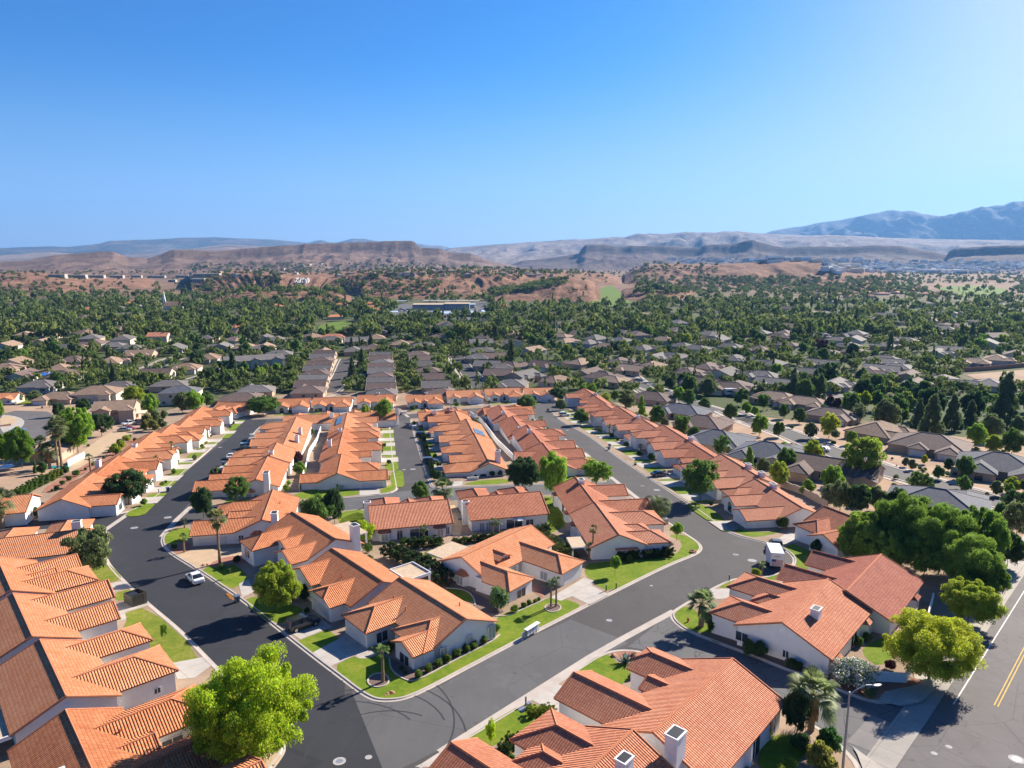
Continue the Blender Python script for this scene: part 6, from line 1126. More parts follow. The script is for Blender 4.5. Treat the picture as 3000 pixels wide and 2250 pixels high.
for i, (t, cx, cy, r, kd, c) in enumerate((('U2',890,690,62,'bush',PURPLE),('U2',905,770,62,'round2',BRIGHT),('U2',820,875,26,'ball',BRIGHT),('U2',800,920,34,'bush',BRIGHT),('U2',1000,470,36,'round2',OLIVE),('U2',1020,410,24,'round2',BRIGHT),('U2',230,800,50,'round2',OLIVE),('U2',1590,850,22,'ball',PURPLE),('U2',1560,880,20,'ball',DARK),('U2',1505,605,26,'ball',BRIGHT),('U2',1540,650,24,'ball',BRIGHT),('U2',1055,880,24,'ball',GREEN),('U2',1113,900,18,'ball',DARK),('U2',1163,900,18,'ball',DARK),('U2',1110,355,24,'ball',GREEN),('U2',1540,390,22,'ball',DARK),('U2',1480,830,0,'x',GREEN),('U3',500,820,46,'round2',DARK),('U3',945,800,26,'ball',DARK),('U3',1010,795,28,'ball',DARK),('U3',1990,80,0,'x',GREEN),('U3',640,1170,0,'x',GREEN),('U3',2060,1490,34,'bush',GREEN),('U4',650,565,28,'ball',GREEN),('U4',755,640,30,'bush',DARK),('U4',850,670,38,'bush',DARK),('U4',1475,1010,26,'ball',DARK),('U4',1905,1205,50,'ball',(.085,.115,.02)),('U4',1210,910,26,'ball',DARK),('U4',530,490,22,'ball',DARK),('U4',580,520,18,'ball',DARK),('U4',2120,910,60,'bush',BRIGHT),('U4',2080,940,40,'bush',BRIGHT),('U3',300,270,26,'ball',DARK),('U3',660,240,26,'ball',GREYG),('U1',1660,495,34,'bush',YG),('U1',1750,420,24,'ball',GREEN),('U1',1425,650,34,'ball',GREEN),('U1',1430,700,26,'ball',GREEN),('U1',1640,580,24,'bush',YG),('U1',1580,670,26,'bush',GREYG),('U1',1460,620,26,'bush',BRIGHT),('U1',780,1255,44,'ball',YG),('T1',690,985,44,'ball',DARK),('T1',750,690,30,'bush',BRIGHT),('T1',620,120,0,'x',YG),('T1',1440,355,24,'ball',GREEN),('T1',1535,310,28,'ball',DARK),('T1',1130,225,24,'ball',DARK),('T2',440,640,22,'ball',DARK),('T2',330,545,50,'bush',DARK),('T2',420,530,55,'bush',DARK),('T2',740,330,0,'x',DARK),('T2',850,320,40,'bush',GREYG),('T2',835,240,38,'bush',GREEN),('T2',930,690,0,'x',DARK),('T2',980,880,40,'bush',DARK),('T3',1210,1070,24,'ball',GREEN),('T3',1220,1165,24,'ball',OLIVE),('T3',450,1610,40,'ball',GREEN),('U1',1410,780,26,'bush',BRIGHT),('U1',935,610,50,'bush',YG),('U1',980,580,45,'bush',YG))):
    if r: S(f'{TONE.get(tuple(c),"green")} {"small tree" if kd=="round2" else "shrub"} in the estate gardens, # such from the left', t, cx, cy, r, kd, c, name='broadleaf_tree' if kd == 'round2' else 'shrub', group='garden shrubs of the estate')
# ---- foundation planting along the rows
for key, txt in (('CR','east row'),('CL','right-hand wall row'),('BR','right middle row'),('BL','left middle row'),('AR','right sealed street row'),('AL','left sealed street row'),('FR','far cross row')):
    gg = random.Random(ord(key[0])*3+ord(key[1])); ks = [k for k in HC if k[:2] == key and k[2:].isdigit()]
    for k in ks:
        rt, w2 = HC[k]; ch = [c for c in rt.children if c.name.startswith('wall')][0]; hl = max(v.co.x for v in ch.data.vertices)
        for i in range(2):
            X = gg.uniform(-hl, hl); Y = gg.uniform(11.4, 13.2) if gg.random() < .55 else gg.uniform(6.6, 9.5)
            q = w2(X, Y); rr = gg.uniform(.45, .95); put_tree(gg.choice(('ball','ball','bush')), q[0], q[1], zg(q[1])+.1, rr, rr*gg.uniform(1.5, 2.2), gg.choice((GREEN, DARK, BRIGHT, OLIVE, YG)), f'small garden shrub in the front beds of the {txt}', 'shrub', 'shrub', f'front bed shrubs of the {txt}')
# ---- palms
def P(label, t, base, top, rad, kind='fan', r=.17, **k):
    x, y, z = G(t, *base); Y = tp(t, *top)[1]; lo, hi = 0, 30
    for i in range(30):
        m = (lo+hi)/2
        if PR(x, y, z+m)[1] > Y: lo = m
        else: hi = m
    return put_palm(kind, x, y, z, lo, rad, label, r, **k)
P('tall slim fan palm with a shaggy skirt by the paved drive', 'T1', (1425,335), (1385,40), 1.9, 'fan', .2, col=(.13,.14,.045)); P('lone small palm in its round bed at the street corner', 'T2', (935,1105), (935,900), 1.05, 'small', .17, col=(.10,.16,.03)); P('left one of the twin palms before the courtyard house', 'T2', (2022,618), (2010,465), .95, 'small', .13); P('right one of the twin palms before the courtyard house', 'T2', (2055,615), (2066,445), .95, 'small', .13)
P('round-headed fan palm at the side street corner', 'T4', (120,745), (118,590), 2.4, 'fan', .35, col=(.115,.16,.06)); P('big pale fan palm at the bottom right', 'T4', (830,1420), (825,1180), 3.0, 'fan', .3, col=(.15,.185,.07)); P('fan palm on the cross street behind the rear-roofed houses', 'U2', (2070,1060), (2070,920), 2.9, 'fan', .35, col=(.11,.15,.055)); P('short palm beside the trailer', 'T4', (513,405), (513,340), .8, 'small', .15, col=(.11,.17,.03))
P('small palm by the side-garage house at the kerb', 'T1', (1195,265), (1190,165), .95, 'small', .14); P('small dark palm at the corner bed by the side street', 'T1', (1197,105), (1190,60), .9, 'small', .13, col=(.03,.055,.02)); P('slim palm in front of the pergola', 'T3', (965,300), (962,110), .95, 'small', .17); P('short palm beside the slim pergola palm', 'T3', (940,300), (940,225), 1.0, 'small', .14); P('left small palm behind the rear-windowed house', 'T3', (315,165), (312,62), .9, 'small', .17); P('right small palm behind the rear-windowed house', 'T3', (357,165), (358,65), .9, 'small', .17); P('small palm behind the left rear-roofed house', 'T2', (1198,215), (1198,105), 1.0, 'small', .14)
P('left tall palm of the pair on the left slope', 'Z0', (945,1225), (900,620), 3.0, 'fan', .3, col=(.12,.14,.055)); P('right tall palm of the pair on the left slope', 'Z0', (1002,1215), (1030,520), 2.9, 'fan', .3, col=(.12,.14,.055)); P('shorter dark fan palm left of the tall pair', 'Z0', (810,1240), (800,950), 3.0, 'fan', .35, col=(.08,.10,.045)); P('dark fan palm behind the tall pair', 'Z0', (690,1150), (690,820), 2.6, 'fan', .3, col=(.05,.07,.03)); P('slim palm standing on the red slope', 'Z0', (1470,1310), (1455,1050), 1.3, 'small', .17, col=(.05,.09,.03))
P('pale fan palm at the left edge', 'U1', (20,1240), (30,1030), 3.2, 'fan', .4, col=(.14,.16,.07)); P('grey-green tree palm right of the left edge palm', 'U1', (200,1120), (190,1020), 1.6, 'fan2', .2, col=(.10,.13,.06))
for i, (b, t_) in enumerate((((1398,700),(1395,555)),((1268,775),(1266,672)),((1463,600),(1464,545)),((1732,420),(1728,350)))): P(f'slim palm in the left row gardens, # from the left', 'U1', b, t_, 1.0, 'small', .15, group='slim palms of the left row')
for i, (b, t_) in enumerate((((510,480),(508,408)),((545,495),(545,435)),((765,610),(765,572)),((250,240),(250,190)))): P(f'slim palm before the east row, # from the left', 'U4', b, t_, .95, 'small', .14, group='slim palms of the east row')
for i, (b, t_) in enumerate((((1340,405),(1340,350)),((1150,335),(1155,312)),((820,400),(820,360)),((2140,1000),(2140,990)))): 
    if i < 3: P(f'small palm among the right-hand rows, # from the left', 'U3', b, t_, 1.3, 'fan2', .16, group='small palms of the right rows')
P('small palm in the far left front yard', 'U2', (620,470), (618,412), .9, 'small', .13); P('young palm by the striped garage roof', 'U2', (1355,640), (1355,605), .8, 'small', .12); P('small palm on the cul-de-sac drive', 'Z0', (805,250), (815,160), 1.2, 'small', .14)
P('stout date palm at the long street bend', 'Z3', (690,965), (690,700), 3.4, 'date', .42, col=(.10,.13,.045))
# blue agave, boulders
p = G('T3', 1175, 985); m = MB(); g = random.Random(4); V = []; Fq = []
for i in range(46):
    a = g.uniform(0, 6.28); e = R(g.uniform(20, 85)); d = Vector((math.cos(a)*math.cos(e), math.sin(a)*math.cos(e), math.sin(e))); s = Vector((-math.sin(a), math.cos(a), 0)); l = g.uniform(1.2, 1.6); strip_leaf(V, Fq, [d*.05, d*l*.5, d*l*.8+Vector((0,0,.02)), d*l], [.07,.13,.07,.005], s)
o = obj('agave', mesh_np('agave', np.array([tuple(v) for v in V]), Fq, [M['leaf']])); o.location = p; o.color = (.10,.15,.13,1); tag(o, 'large blue-grey agave in the gravel bed at the street mouth', 'agave')
def boulder(label, t, x, y, s):
    p = G(t, x, y); bm = bmesh.new(); bmesh.ops.create_icosphere(bm, subdivisions=3, radius=s)
    for v in bm.verts: n_ = noise.noise(v.co*1.6/s+Vector(p)); v.co *= 1+.35*n_; v.co.z *= .7
    me = bpy.data.meshes.new('boulder'); bm.to_mesh(me); bm.free(); me.materials.append(M['boulder']); o = obj('boulder', me); o.location = (p[0], p[1], p[2]+s*.3); tag(o, label, 'boulder', 'garden boulders')
for q in (('larger boulder of three on the corner lawn','T2',992,1178,.32),('middle boulder of three on the corner lawn','T2',965,1185,.24),('smallest boulder of three on the corner lawn','T2',950,1192,.18),('orange boulder on the bend lawn','T3',1615,265,.6),('boulder at the paved drive edge, left','T1',1320,350,.35),('boulder at the paved drive edge, right','T1',1345,345,.3),('boulder in the side street corner bed','T4',1000,1090,.5),('flat boulder by the agave','T3',1240,935,.5),('second flat boulder by the agave','T3',1105,940,.4)): boulder(*q)
# ---------------------------------------------------------------- trees of the valley
PAL = [GREEN, DARK, GREEN, (.075,.125,.03), OLIVE, DARK, BRIGHT, (.05,.085,.02), (.10,.14,.03), GREEN]
def free(x, y, r):
    for a, b, c in occupied:
        if abs(a-x) < c+r and abs(b-y) < c+r and math.hypot(a-x, b-y) < c+r*.55: return False
    return True
ROADS = [(tp('Z5',560,1130),tp('Z5',700,1030)),(tp('Z5',700,1030),tp('Z5',850,760)),(tp('Z5',850,760),tp('Z5',930,560)),(tp('V2',1960,1620),tp('V2',1790,1400)),(tp('V3',1400,1659),tp('V3',1190,1500)),(tp('V1',1150,1480),tp('V1',1400,1380)),(tp('V1',1500,1570),tp('V1',1960,1430)),(tp('U4',620,0),tp('U4',1000,150)),(tp('U4',1000,150),tp('U4',1700,380)),(tp('U5',-180,290),tp('U5',560,590)),(tp('U5',560,590),tp('U5',1500,890)),(tp('U5',470,190),tp('U5',900,160))]
ROADS = [(W(*a), W(*b)) for a, b in ROADS]
def onroad(x, y, r):
    for a, b in ROADS:
        dx, dy = b[0]-a[0], b[1]-a[1]; t = max(0, min(1, ((x-a[0])*dx+(y-a[1])*dy)/(dx*dx+dy*dy)))
        if math.hypot(x-a[0]-dx*t, y-a[1]-dy*t) < 4.5+r*.5: return True
    return False
g = random.Random(21); cand = []
def dens(px, py):
    d = 1.0
    if px > 2820 and 1068 < py < 1140: return 0
    if 920 < px < 1050 and 935 < py < 985: return 0
    if 1140 < px < 1450 and 890 < py < 945: return 0
    if py > 1000: d = .55 if px < 1900 else .8
    if 985 < py < 1045: d = .9
    return d
tries = 0
while len(cand) < 190 and tries < 30000:
    tries += 1; px = g.uniform(-40, 3040); lim = 1150 if px < 700 else (1120 if px < 1900 else 1190+max(0, px-2300)*.06); py = 985+(lim-985)*g.random()**1.35
    if g.random() > dens(px, py): continue
    x, y, z = W(px, py); r = g.uniform(2.6, 5.2)
    if not free(x, y, r) or onroad(x, y, r) or any(math.hypot(c[0]-x, c[1]-y) < (c[3]+r)*.62 for c in cand): continue
    if y < 318 and -125 < x < 70: continue
    cand.append((x, y, z, r, px, py))
cand.sort(key=lambda c: c[4]); n = {}
for x, y, z, r, px, py in cand:
    u = g.random(); col = g.choice(PAL); kd = g.choice(('mid','mid','mid2','mid3','round2')) if py > 1040 else g.choice(('mid','mid2','mid3')); nm = 'broadleaf_tree'; wd = 'tree'; h = r*g.uniform(1.7, 2.3)
    if u < .12: kd, col, nm, wd, h = 'pine2', PINE, 'pine_tree', 'pine', r*g.uniform(2.4, 3.2); r *= .8
    elif u < .16: col = YG
    elif u < .175: col = PURPLE
    tone = TONE.get(tuple(col), 'soft green'); zn = 'left' if px < 1000 else ('middle' if px < 1900 else 'right'); k = (tone, wd, zn); n[k] = n.get(k, 0)+1
    put_tree(kd, x, y, z-.1, r, h, col, f'{tone} {wd} among the {zn} valley houses, # {tone} one from the left', nm, 'tree', 'trees among the valley houses'); occupied.append((x, y, r*.6))
# gravel-yard shrubs and young trees of the neighbouring estate
gg = random.Random(91); k_ = 0; tr = 0
while k_ < 95 and tr < 9000:
    tr += 1; px = gg.uniform(1900, 3030); py = gg.uniform(1150, 1480)
    if px < 1990+(py-1240)*1.9 and py > 1200: continue
    if py < 1200+(px-1990)*.02-8: continue
    x, y, z = W(px, py)
    if y < 170 and x < 62+(170-y)*.4: continue
    if not free(x, y, .6) or onroad(x, y, 1.5): continue
    k_ += 1; occupied.append((x, y, .9))
    if k_ % 6 == 0: rr = gg.uniform(1.3, 2.2); put_tree(gg.choice(('street','round2','mid')), x, y, z+.1, rr, rr*gg.uniform(1.9, 2.4), gg.choice((GREEN, BRIGHT, OLIVE, YG)), 'young garden tree in a yard east of the estate wall, #  from the left'.replace('  ', ' '), 'young_tree', 'tree', 'young yard trees east of the wall')
    else: rr = gg.uniform(.4, .95); put_tree('ball', x, y, z+.1, rr, rr*1.6, gg.choice((GREEN, OLIVE, GREYG, BRIGHT, DARK)), 'low desert shrub in the gravel yards east of the estate wall', 'shrub', 'shrub', 'desert shrubs in the gravel yards')
# the wood: thousands of far trees that read as one mass, plus scrub on the bluffs
def mini(seed, nq=70, kind='round'):
    V, Fq, C = crown(seed, 16, nq, .15, kind); return V
MINI = [mini(i, 230) for i in range(8)]+[mini(20+i, 180, 'pine') for i in range(3)]
def mass(name, label, pts, mats, cat='trees'):
    Vs = []; mi = []
    for x, y, z, r, h, m, pine in pts:
        b = MINI[8+g.randrange(3)] if pine else MINI[g.randrange(8)]; a = g.uniform(0, 6.28); c, s = math.cos(a), math.sin(a)
        q = np.empty_like(b); q[:,0] = x+(b[:,0]*c-b[:,1]*s)*r; q[:,1] = y+(b[:,0]*s+b[:,1]*c)*r; q[:,2] = z+b[:,2]*h; Vs.append(q); mi += [m]*(len(b)//4)
    V = np.concatenate(Vs); return tag(obj(name, mesh_np(name, V, np.arange(len(V)).reshape(-1,4), [M[k] for k in mats], mi)), label, cat, None, 'stuff')
pts = []; tries = 0; grid = {}
while len(pts) < 3700 and tries < 120000:
    tries += 1; px = g.uniform(-60, 3060); py = 868+(1150-868)*g.random()**1.1
    top = 868 if px < 1000 else (878 if px < 1450 else (895 if px < 1900 else (870 if px < 2300 else 846)))
    if px > 1900: py = top+(1165-top)*g.random()
    if py < top or (1160 < px < 1430 and 888 < py < 937) or (922 < px < 1045 and 940 < py < 980): continue
    if 1700 < px < 1860 and py < 897: continue
    if px > 2500 and py < 890 and g.random() < .55: continue
    if 2820 < px and 1068 < py < 1140: continue
    x, y, z = W(px, py); r = g.uniform(3.4, 7.6) if py < 1000 else g.uniform(1.6, 4.2)
    if y < 322 and -128 < x < 74: continue
    if (py > 905 and not free(x, y, r*.6)) or onroad(x, y, r): continue
    k = (int(x/6), int(y/7))
    if k in grid: continue
    grid[k] = 1; zl = zland(x, y); pn = g.random() < .10; u = g.random()
    pts.append((x, y, zl-.3, r*(.7 if pn else 1), r*g.uniform(1.5, 2.2)*(1.4 if pn else 1), 0 if pn or u < .42 else (1 if u < .82 else 2), pn))
mass('valley_wood', 'thick belt of dark green trees filling the valley floor', pts, ['wood1','wood2','wood3'])
pts = []
for i in range(2900):
    px = g.uniform(-40, 2100); py = g.uniform(774, 868) if g.random() < .6 else g.uniform(774, 806)
    if (1725 < px < 1850 and py > 828) or (822 < px < 985 and 808 < py < 864): continue
    if px > 1300 and py > 815 and g.random() < .8: continue
    if px < 560 and (py < 796 or (g.random() < .45 and py < 860)): continue
    if px > 1900 and g.random() < .5: continue
    h = hit(px, py, 3300)
    if not h: continue
    r = g.uniform(2.5, 6.5)*(1 if py > 790 else 1.1); u = g.random(); pts.append((*h[:2], h[2]-.3, r, r*g.uniform(1.0, 2.0), 0 if u < .5 else (1 if u < .8 else 3), g.random() < .12))
for i in range(260):
    px = g.uniform(1440, 1660); py = 862-(px-1440)*.16+g.uniform(-12, 8); h = hit(px, py, 3300)
    if h: r = g.uniform(3, 6); pts.append((*h[:2], h[2]-.3, r, r*1.3, g.choice((0,1,1,2)), False))
for i in range(1700):
    px = g.uniform(1860, 3040); py = g.uniform(800, 862)
    if 2700 < px < 2980 and 832 < py < 878: continue
    if px < 2560 and py < 815: continue
    h = hit(px, py, 3300)
    if h: r = g.uniform(3, 7); pts.append((*h[:2], h[2]-.3, r, r*g.uniform(1.2,2), g.choice((0,0,1)), False))
mass('hillside_trees', 'scattered dark trees and scrub on the bluffs beyond the valley', pts, ['wood1','wood2','wood3','scrub'])
# ---------------------------------------------------------------- vehicles and street things
_car = {}
def car_parts(kind):
    """meshes for a car 1:1 in metres, nose towards +x"""
    if kind in _car: return _car[kind]
    W_ = {'sedan': .91, 'suv': .95, 'pickup': 1.0}[kind]
    def ring(x, z0, z1, w, k=.12):
        return [(x,-w+k,z0),(x,-w,z0+k),(x,-w,z1-k*1.3),(x,-w+k*1.2,z1),(x,w-k*1.2,z1),(x,w,z1-k*1.3),(x,w,z0+k),(x,w-k,z0)]
    st = {'sedan': [(-2.35,.42,.78,.72),(-2.28,.30,.92,.84),(-1.6,.24,1.0,.90),(-.8,.22,.98,.91),(.6,.22,.96,.91),(1.2,.22,.92,.90),(2.0,.25,.80,.84),(2.32,.34,.66,.70)],
          'suv': [(-2.3,.45,1.0,.80),(-2.22,.34,1.12,.90),(-1.4,.28,1.14,.95),(.6,.28,1.12,.95),(1.2,.28,1.08,.94),(2.0,.30,1.0,.90),(2.34,.42,.84,.78)],
          'pickup': [(-2.8,.5,1.05,.94),(-2.75,.42,1.12,.98),(-1.0,.40,1.12,1.0),(.9,.38,1.14,1.0),(1.5,.38,1.12,.99),(2.5,.40,1.04,.95),(2.8,.5,.9,.86)]}[kind]
    b = MB(); b.loft([ring(*s) for s in st], 0)
    cb = {'sedan': [(-1.75,.98,.80),(-1.0,1.40,.66),(-.1,1.44,.66),(.35,1.40,.66),(1.15,.93,.80)], 'suv': [(-2.15,1.12,.86),(-1.85,1.66,.72),(-.2,1.72,.74),(.3,1.68,.72),(1.05,1.08,.84)], 'pickup': [(-.75,1.12,.92),(-.6,1.78,.76),(.2,1.84,.78),(.75,1.78,.76),(1.4,1.10,.90)]}[kind]
    zb = {'sedan': .93, 'suv': 1.08, 'pickup': 1.08}[kind]; gl = MB(); wb_ = {'sedan': .82, 'suv': .88, 'pickup': .94}[kind]
    rings = [[(x,-(wb_ if i in (0,4) else wb_),zb-.06),(x,-w,z),(x,w,z),(x,wb_,zb-.06)] for i, (x, z, w) in enumerate(cb)]
    gl.loft(rings, 0)
    top = cb[1:4]; b.loft([[(x,-w-.015,z-.03),(x,-w+.05,z+.03),(x,w-.05,z+.03),(x,w+.015,z-.03)] for x, z, w in top], 0)
    for s in (-1, 1):
        for (xa, za, wa), (xc, zc, wc) in ((cb[0],cb[1]),(cb[3],cb[4])):
            b.cyl((xa, s*(wb_ if za < zb+.1 else wa), za), (xc, s*(wb_ if zc < zb+.1 else wc), zc), .045, .045, 5, 0)
        b.cyl((-.35, s*wb_, zb), (-.35, s*cb[2][2]*1.0, cb[2][1]-.02), .05, .04, 5, 0)
        b.box(.75, .95, s*(W_+.02) if s > 0 else -W_-.18, W_+.18 if s > 0 else -W_-.02, zb-.02, zb+.13, 0)
    if kind == 'pickup': b.box(-2.6,-.85,-.8,.8,1.121,1.125,1)
    wr = {'sedan': .33, 'suv': .38, 'pickup': .42}[kind]; t = MB(); t.cyl((0,-.12,0),(0,.12,0),wr,wr,16,0); rm = MB(); rm.cyl((0,-.13,0),(0,.13,0),wr*.62,wr*.62,12,0)
    l = MB(); l.box(-.03,.03,-.2,.2,-.07,.07,0)
    wx = {'sedan': (-1.42, 1.40), 'suv': (-1.4, 1.42), 'pickup': (-1.75, 1.75)}[kind]
    _car[kind] = (b, gl, t.mesh('tyre', [M['tyre']], smooth=False), rm.mesh('rim', [M['rim']]), l, wr, wx, W_, st)
    return _car[kind]
def car(label, kind, col, t, x, y, az, name='parked_car', cat='car', group='parked cars', dz=0.0, s=1.0):
    p = G(t, x, y); b, gl, ty, rm, l, wr, wx, W_, st = car_parts(kind); a = R(az)
    o = thing(name, label, cat, (p[0], p[1], p[2]+dz), 0, group); sl = math.asin(max(-.2, min(.2, K*math.cos(a)))) ; o.rotation_euler = (0, sl, R(90-az)); o.scale = (s,)*3
    b.build('body', [M['p_'+col], M['dark']], o, smooth=False); gl.build('windows', [M['carglass']], o)
    for wxx in wx:
        for sy in (-1, 1):
            w = obj('wheel', ty, o); w.location = (wxx, sy*(W_-.08), wr); obj('rim', rm, w)
    for x_, sy, mt, nm in ((st[-1][0]-.10, 1, 'lamp_clear', 'headlight'), (st[-1][0]-.10, -1, 'lamp_clear', 'headlight'), (st[0][0]+.04, 1, 'lamp_red', 'taillight'), (st[0][0]+.04, -1, 'lamp_red', 'taillight')):
        q = obj(nm, l.mesh(nm, [M[mt]]), o); q.location = (x_, sy*.6, (st[0][2]+st[0][1])/2+.12 if 'tail' in nm else (st[-1][2]+st[-1][1])/2+.08)
    return o
car('white sedan stopped at the kerb of the sealed street', 'sedan', 'white', 'P', 572, 1702, -40); car('black parked SUV on the drive of the middle left house', 'suv', 'black', 'P', 887, 1840, 46, dz=.13)
car('white sedan farther up the sealed street', 'sedan', 'white', 'P', 677, 1342, -8); car('pale green minivan half hidden in a front yard', 'suv', 'teal', 'Z4', 1240, 905, 70, dz=.13); car('black SUV at the far drive of the middle street', 'suv', 'black', 'Z1', 1310, 720, 80, dz=.13); car('slate SUV at the near drive of the middle street', 'suv', 'slate', 'Z1', 1440, 1150, 80, dz=.13)
car('white car at the top of the long street', 'suv', 'white', 'Z2', 845, 385, 82, dz=.13); car('navy sedan on a drive of the east row', 'sedan', 'navy', 'Z3', 735, 255, 76, dz=.13); car('slate pickup with the cargo trailer behind it', 'pickup', 'slate', 'T4', 607, 245, 10, 'pickup_truck', 'pickup')
car('white pickup at the left cul-de-sac', 'pickup', 'white', 'Z0', 150, 205, 80, 'pickup_truck', 'pickup', dz=.2); car('white pickup below the balcony house', 'pickup', 'white', 'U1', 1050, 405, -150, 'pickup_truck', 'pickup', dz=.2); car('dark pickup below the balcony house', 'pickup', 'slate', 'U1', 1125, 395, -150, 'pickup_truck', 'pickup', dz=.2); car('red car below the balcony house', 'sedan', 'red', 'U1', 1045, 445, 70, dz=.2); car('silver car at the slope end', 'sedan', 'silver', 'U1', 1010, 455, 70, dz=.2); car('bright blue car at the left road edge', 'sedan', 'blue', 'Z0', 300, 640, 20, dz=.2)
car('white pickup parked on the far middle street', 'pickup', 'white', 'Z5', 965, 850, 0, 'pickup_truck', 'pickup', dz=.1); car('bright blue car on a far drive, front one', 'sedan', 'blue', 'Z5', 1160, 850, 80, dz=.15); car('bright blue car on a far drive, rear one', 'sedan', 'blue', 'Z5', 1205, 825, 80, dz=.15); car('pale car at the far street houses', 'sedan', 'silver', 'Z5', 1225, 725, 60, dz=.15); car('white car on the far right street behind a yellow tree', 'sedan', 'white', 'U5', 575, 615, -50, dz=.15); car('dark car on the far right cul-de-sac', 'suv', 'slate', 'U5', 600, 125, 70, dz=.2); car('white car on the far right cul-de-sac', 'sedan', 'white', 'U5', 645, 125, 70, dz=.2); car('white truck by the parking lot wall', 'pickup', 'white', 'V4', 1670, 1510, 80, 'pickup_truck', 'pickup', dz=.2); car('red truck by the parking lot wall', 'pickup', 'red', 'V4', 1570, 1515, 80, 'pickup_truck', 'pickup', dz=.2)
for i, (x, y) in enumerate(((1215,1000),(1230,995),(1300,1005),(1330,998),(1350,1005),(1310,990),(1960,1000),(1990,990),(1985,965),(2010,960))): car(f'stored vehicle in the storage yard, # from the left', 'pickup', ('white','slate','white','red')[i % 4], 'V2', x, y, 80+i*9, 'stored_vehicle', 'vehicle', 'vehicles in the storage yard', dz=.5)
# cargo trailer with a flag on its rear door
p = G('T4', 592, 345); o = thing('cargo_trailer', 'white box trailer with a flag printed on its rear door', 'trailer', (p[0]+.25, p[1]+.55, p[2]), R(90-10)); m = MB(); m.box(-2.2,2.2,-1.1,1.1,.55,2.85); 
m.build('body', [M['p_white']], o); m = MB()
for s in (-1, 1):
    for i in range(5): m.box(-2.1+i*1.04,-2.06+i*1.04,s*1.1 if s > 0 else -1.13,1.13 if s > 0 else -1.1,.6,2.8)
m.build('side_rib', [M['galv']], o); m = MB(); m.box(-2.23,-2.2,-1.0,1.0,.65,2.75,0); m.box(-2.245,-2.231,-.02,.02,.65,2.75,3); m.box(-2.24,-2.231,.2,.9,1.3,1.75,1)
for i in range(7): z = .72+i*.145; m.box(-2.24,-2.231,-.9,.18 if i > 3 else .9,z,z+.075,2)
m.box(-2.24,-2.231,-.5,.5,2.2,2.32,3); m.build('rear_door', [M['p_white'], M['flagblue'], M['flagred'], M['metal']], o)
m = MB(); m.box(-.9,.5,-1.32,-1.1,.55,.82); m.box(-.9,.5,1.1,1.32,.55,.82); m.build('mudguard', [M['p_white']], o); m = MB(); m.cyl((2.2,0,.5),(3.4,0,.5),.06,.06,6); m.build('drawbar', [M['metal']], o)
for x in (-.55, .2):
    for s in (-1, 1): w = MB(); w.cyl((x,s*1.0,.33),(x,s*1.22,.33),.33,.33,14); w.build('wheel', [M['tyre']], o)
# motorhome on the far drive
p = G('U4', 1540, 160); o = thing('motorhome', 'long white motorhome beside a brown house on the far drive', 'motorhome', (p[0], p[1], p[2]+.15), R(8)); m = MB(); m.box(-6,6,-1.25,1.25,.5,3.3); m.build('body', [M['p_white']], o); m = MB(); m.box(-5.5,5.6,-1.28,-1.25,1.7,2.5); m.build('window', [M['carglass']], o)
for x in (-3.8, 4): w = MB(); w.cyl((x,-1.2,.5),(x,1.2,.5),.5,.5,12); w.build('wheel', [M['tyre']], o)
# dumpster
p = G('P', 398, 1767); o = thing('dumpster', 'open dark steel dumpster on the left drive', 'dumpster', p, R(50)); m = MB(); a, b, h1, h2, t = 1.05, 1.45, 1.9, 1.5, .06
m.prism([(-b,.12),(b,.12),(b,h2),(-b,h1)], -a, -a+t); m.prism([(-b,.12),(b,.12),(b,h2),(-b,h1)], a-t, a); m.box(-a+t,a-t,-b,-b+t,.12,h1); m.box(-a+t,a-t,b-t,b,.12,h2); m.box(-a+t,a-t,-b+t,b-t,.12,.2)
for x in (-.5, .1, .6): m.box(x,x+.1,-b-.06,-b,.14,h1-.05)
m.build('body', [M['dumpster']], o); m = MB(); m.poly([(-a,-b,h1+.02),(0,-b,h1+.02),(0,.2,1.78),(-a,.2,1.78)]); m.poly([(-a,-b,h1+.05),(-a,.2,1.81),(0,.2,1.81),(0,-b,h1+.05)]); m.build('lid', [M['lid']], o); m = MB(); m.box(a,a+.16,-.5,.5,1.0,1.2); m.build('side_pocket', [M['galv']], o)
def bin_(label, t, x, y, az=45):
    p = G(t, x, y); o = thing('wheelie_bin', label, 'trash bin', p, R(az), 'wheeled trash bins'); m = MB(); rg = lambda z, w: [(-w,-w*1.1,z),(w,-w*1.1,z),(w,w*1.1,z),(-w,w*1.1,z)]
    m.loft([rg(.06,.24),rg(1.0,.33)]); m.build('body', [M['bin']], o); m = MB(); m.box(-.36,.36,-.42,.40,1.0,1.07); m.build('lid', [M['lid'] if 'dark' in label else M['bin']], o)
    for s in (-1, 1): w = MB(); w.cyl((s*.26-.03,.3,.12),(s*.26+.03,.3,.12),.12,.12,10); w.build('wheel', [M['tyre']], o)
for q in (('blue-grey bin beside the orange kerb ramp','P',695,1764),('blue bin on the sealed street by the parked sedan','Z4',850,1180),('blue bin at the left street drive','U1',1360,940),('front bin of the pair on the long street','Z2',1570,930),('rear bin of the pair on the long street','Z2',1580,885),('dark bin at the top of the long street','Z2',583,300),('pale bin on the cross street behind the rear-roofed house','U2',1437,1075),('dark bin at the bend of the cross street','U3',1312,985),('dark bin on the left cul-de-sac','Z0',685,265),('dark bin by the far drive of the second street','U3',205,322),('dark bin by the garage of the trailer house','Z3',2030,945),('dark bin beside the far end mailbox','Z1',895,370)): bin_(*q)
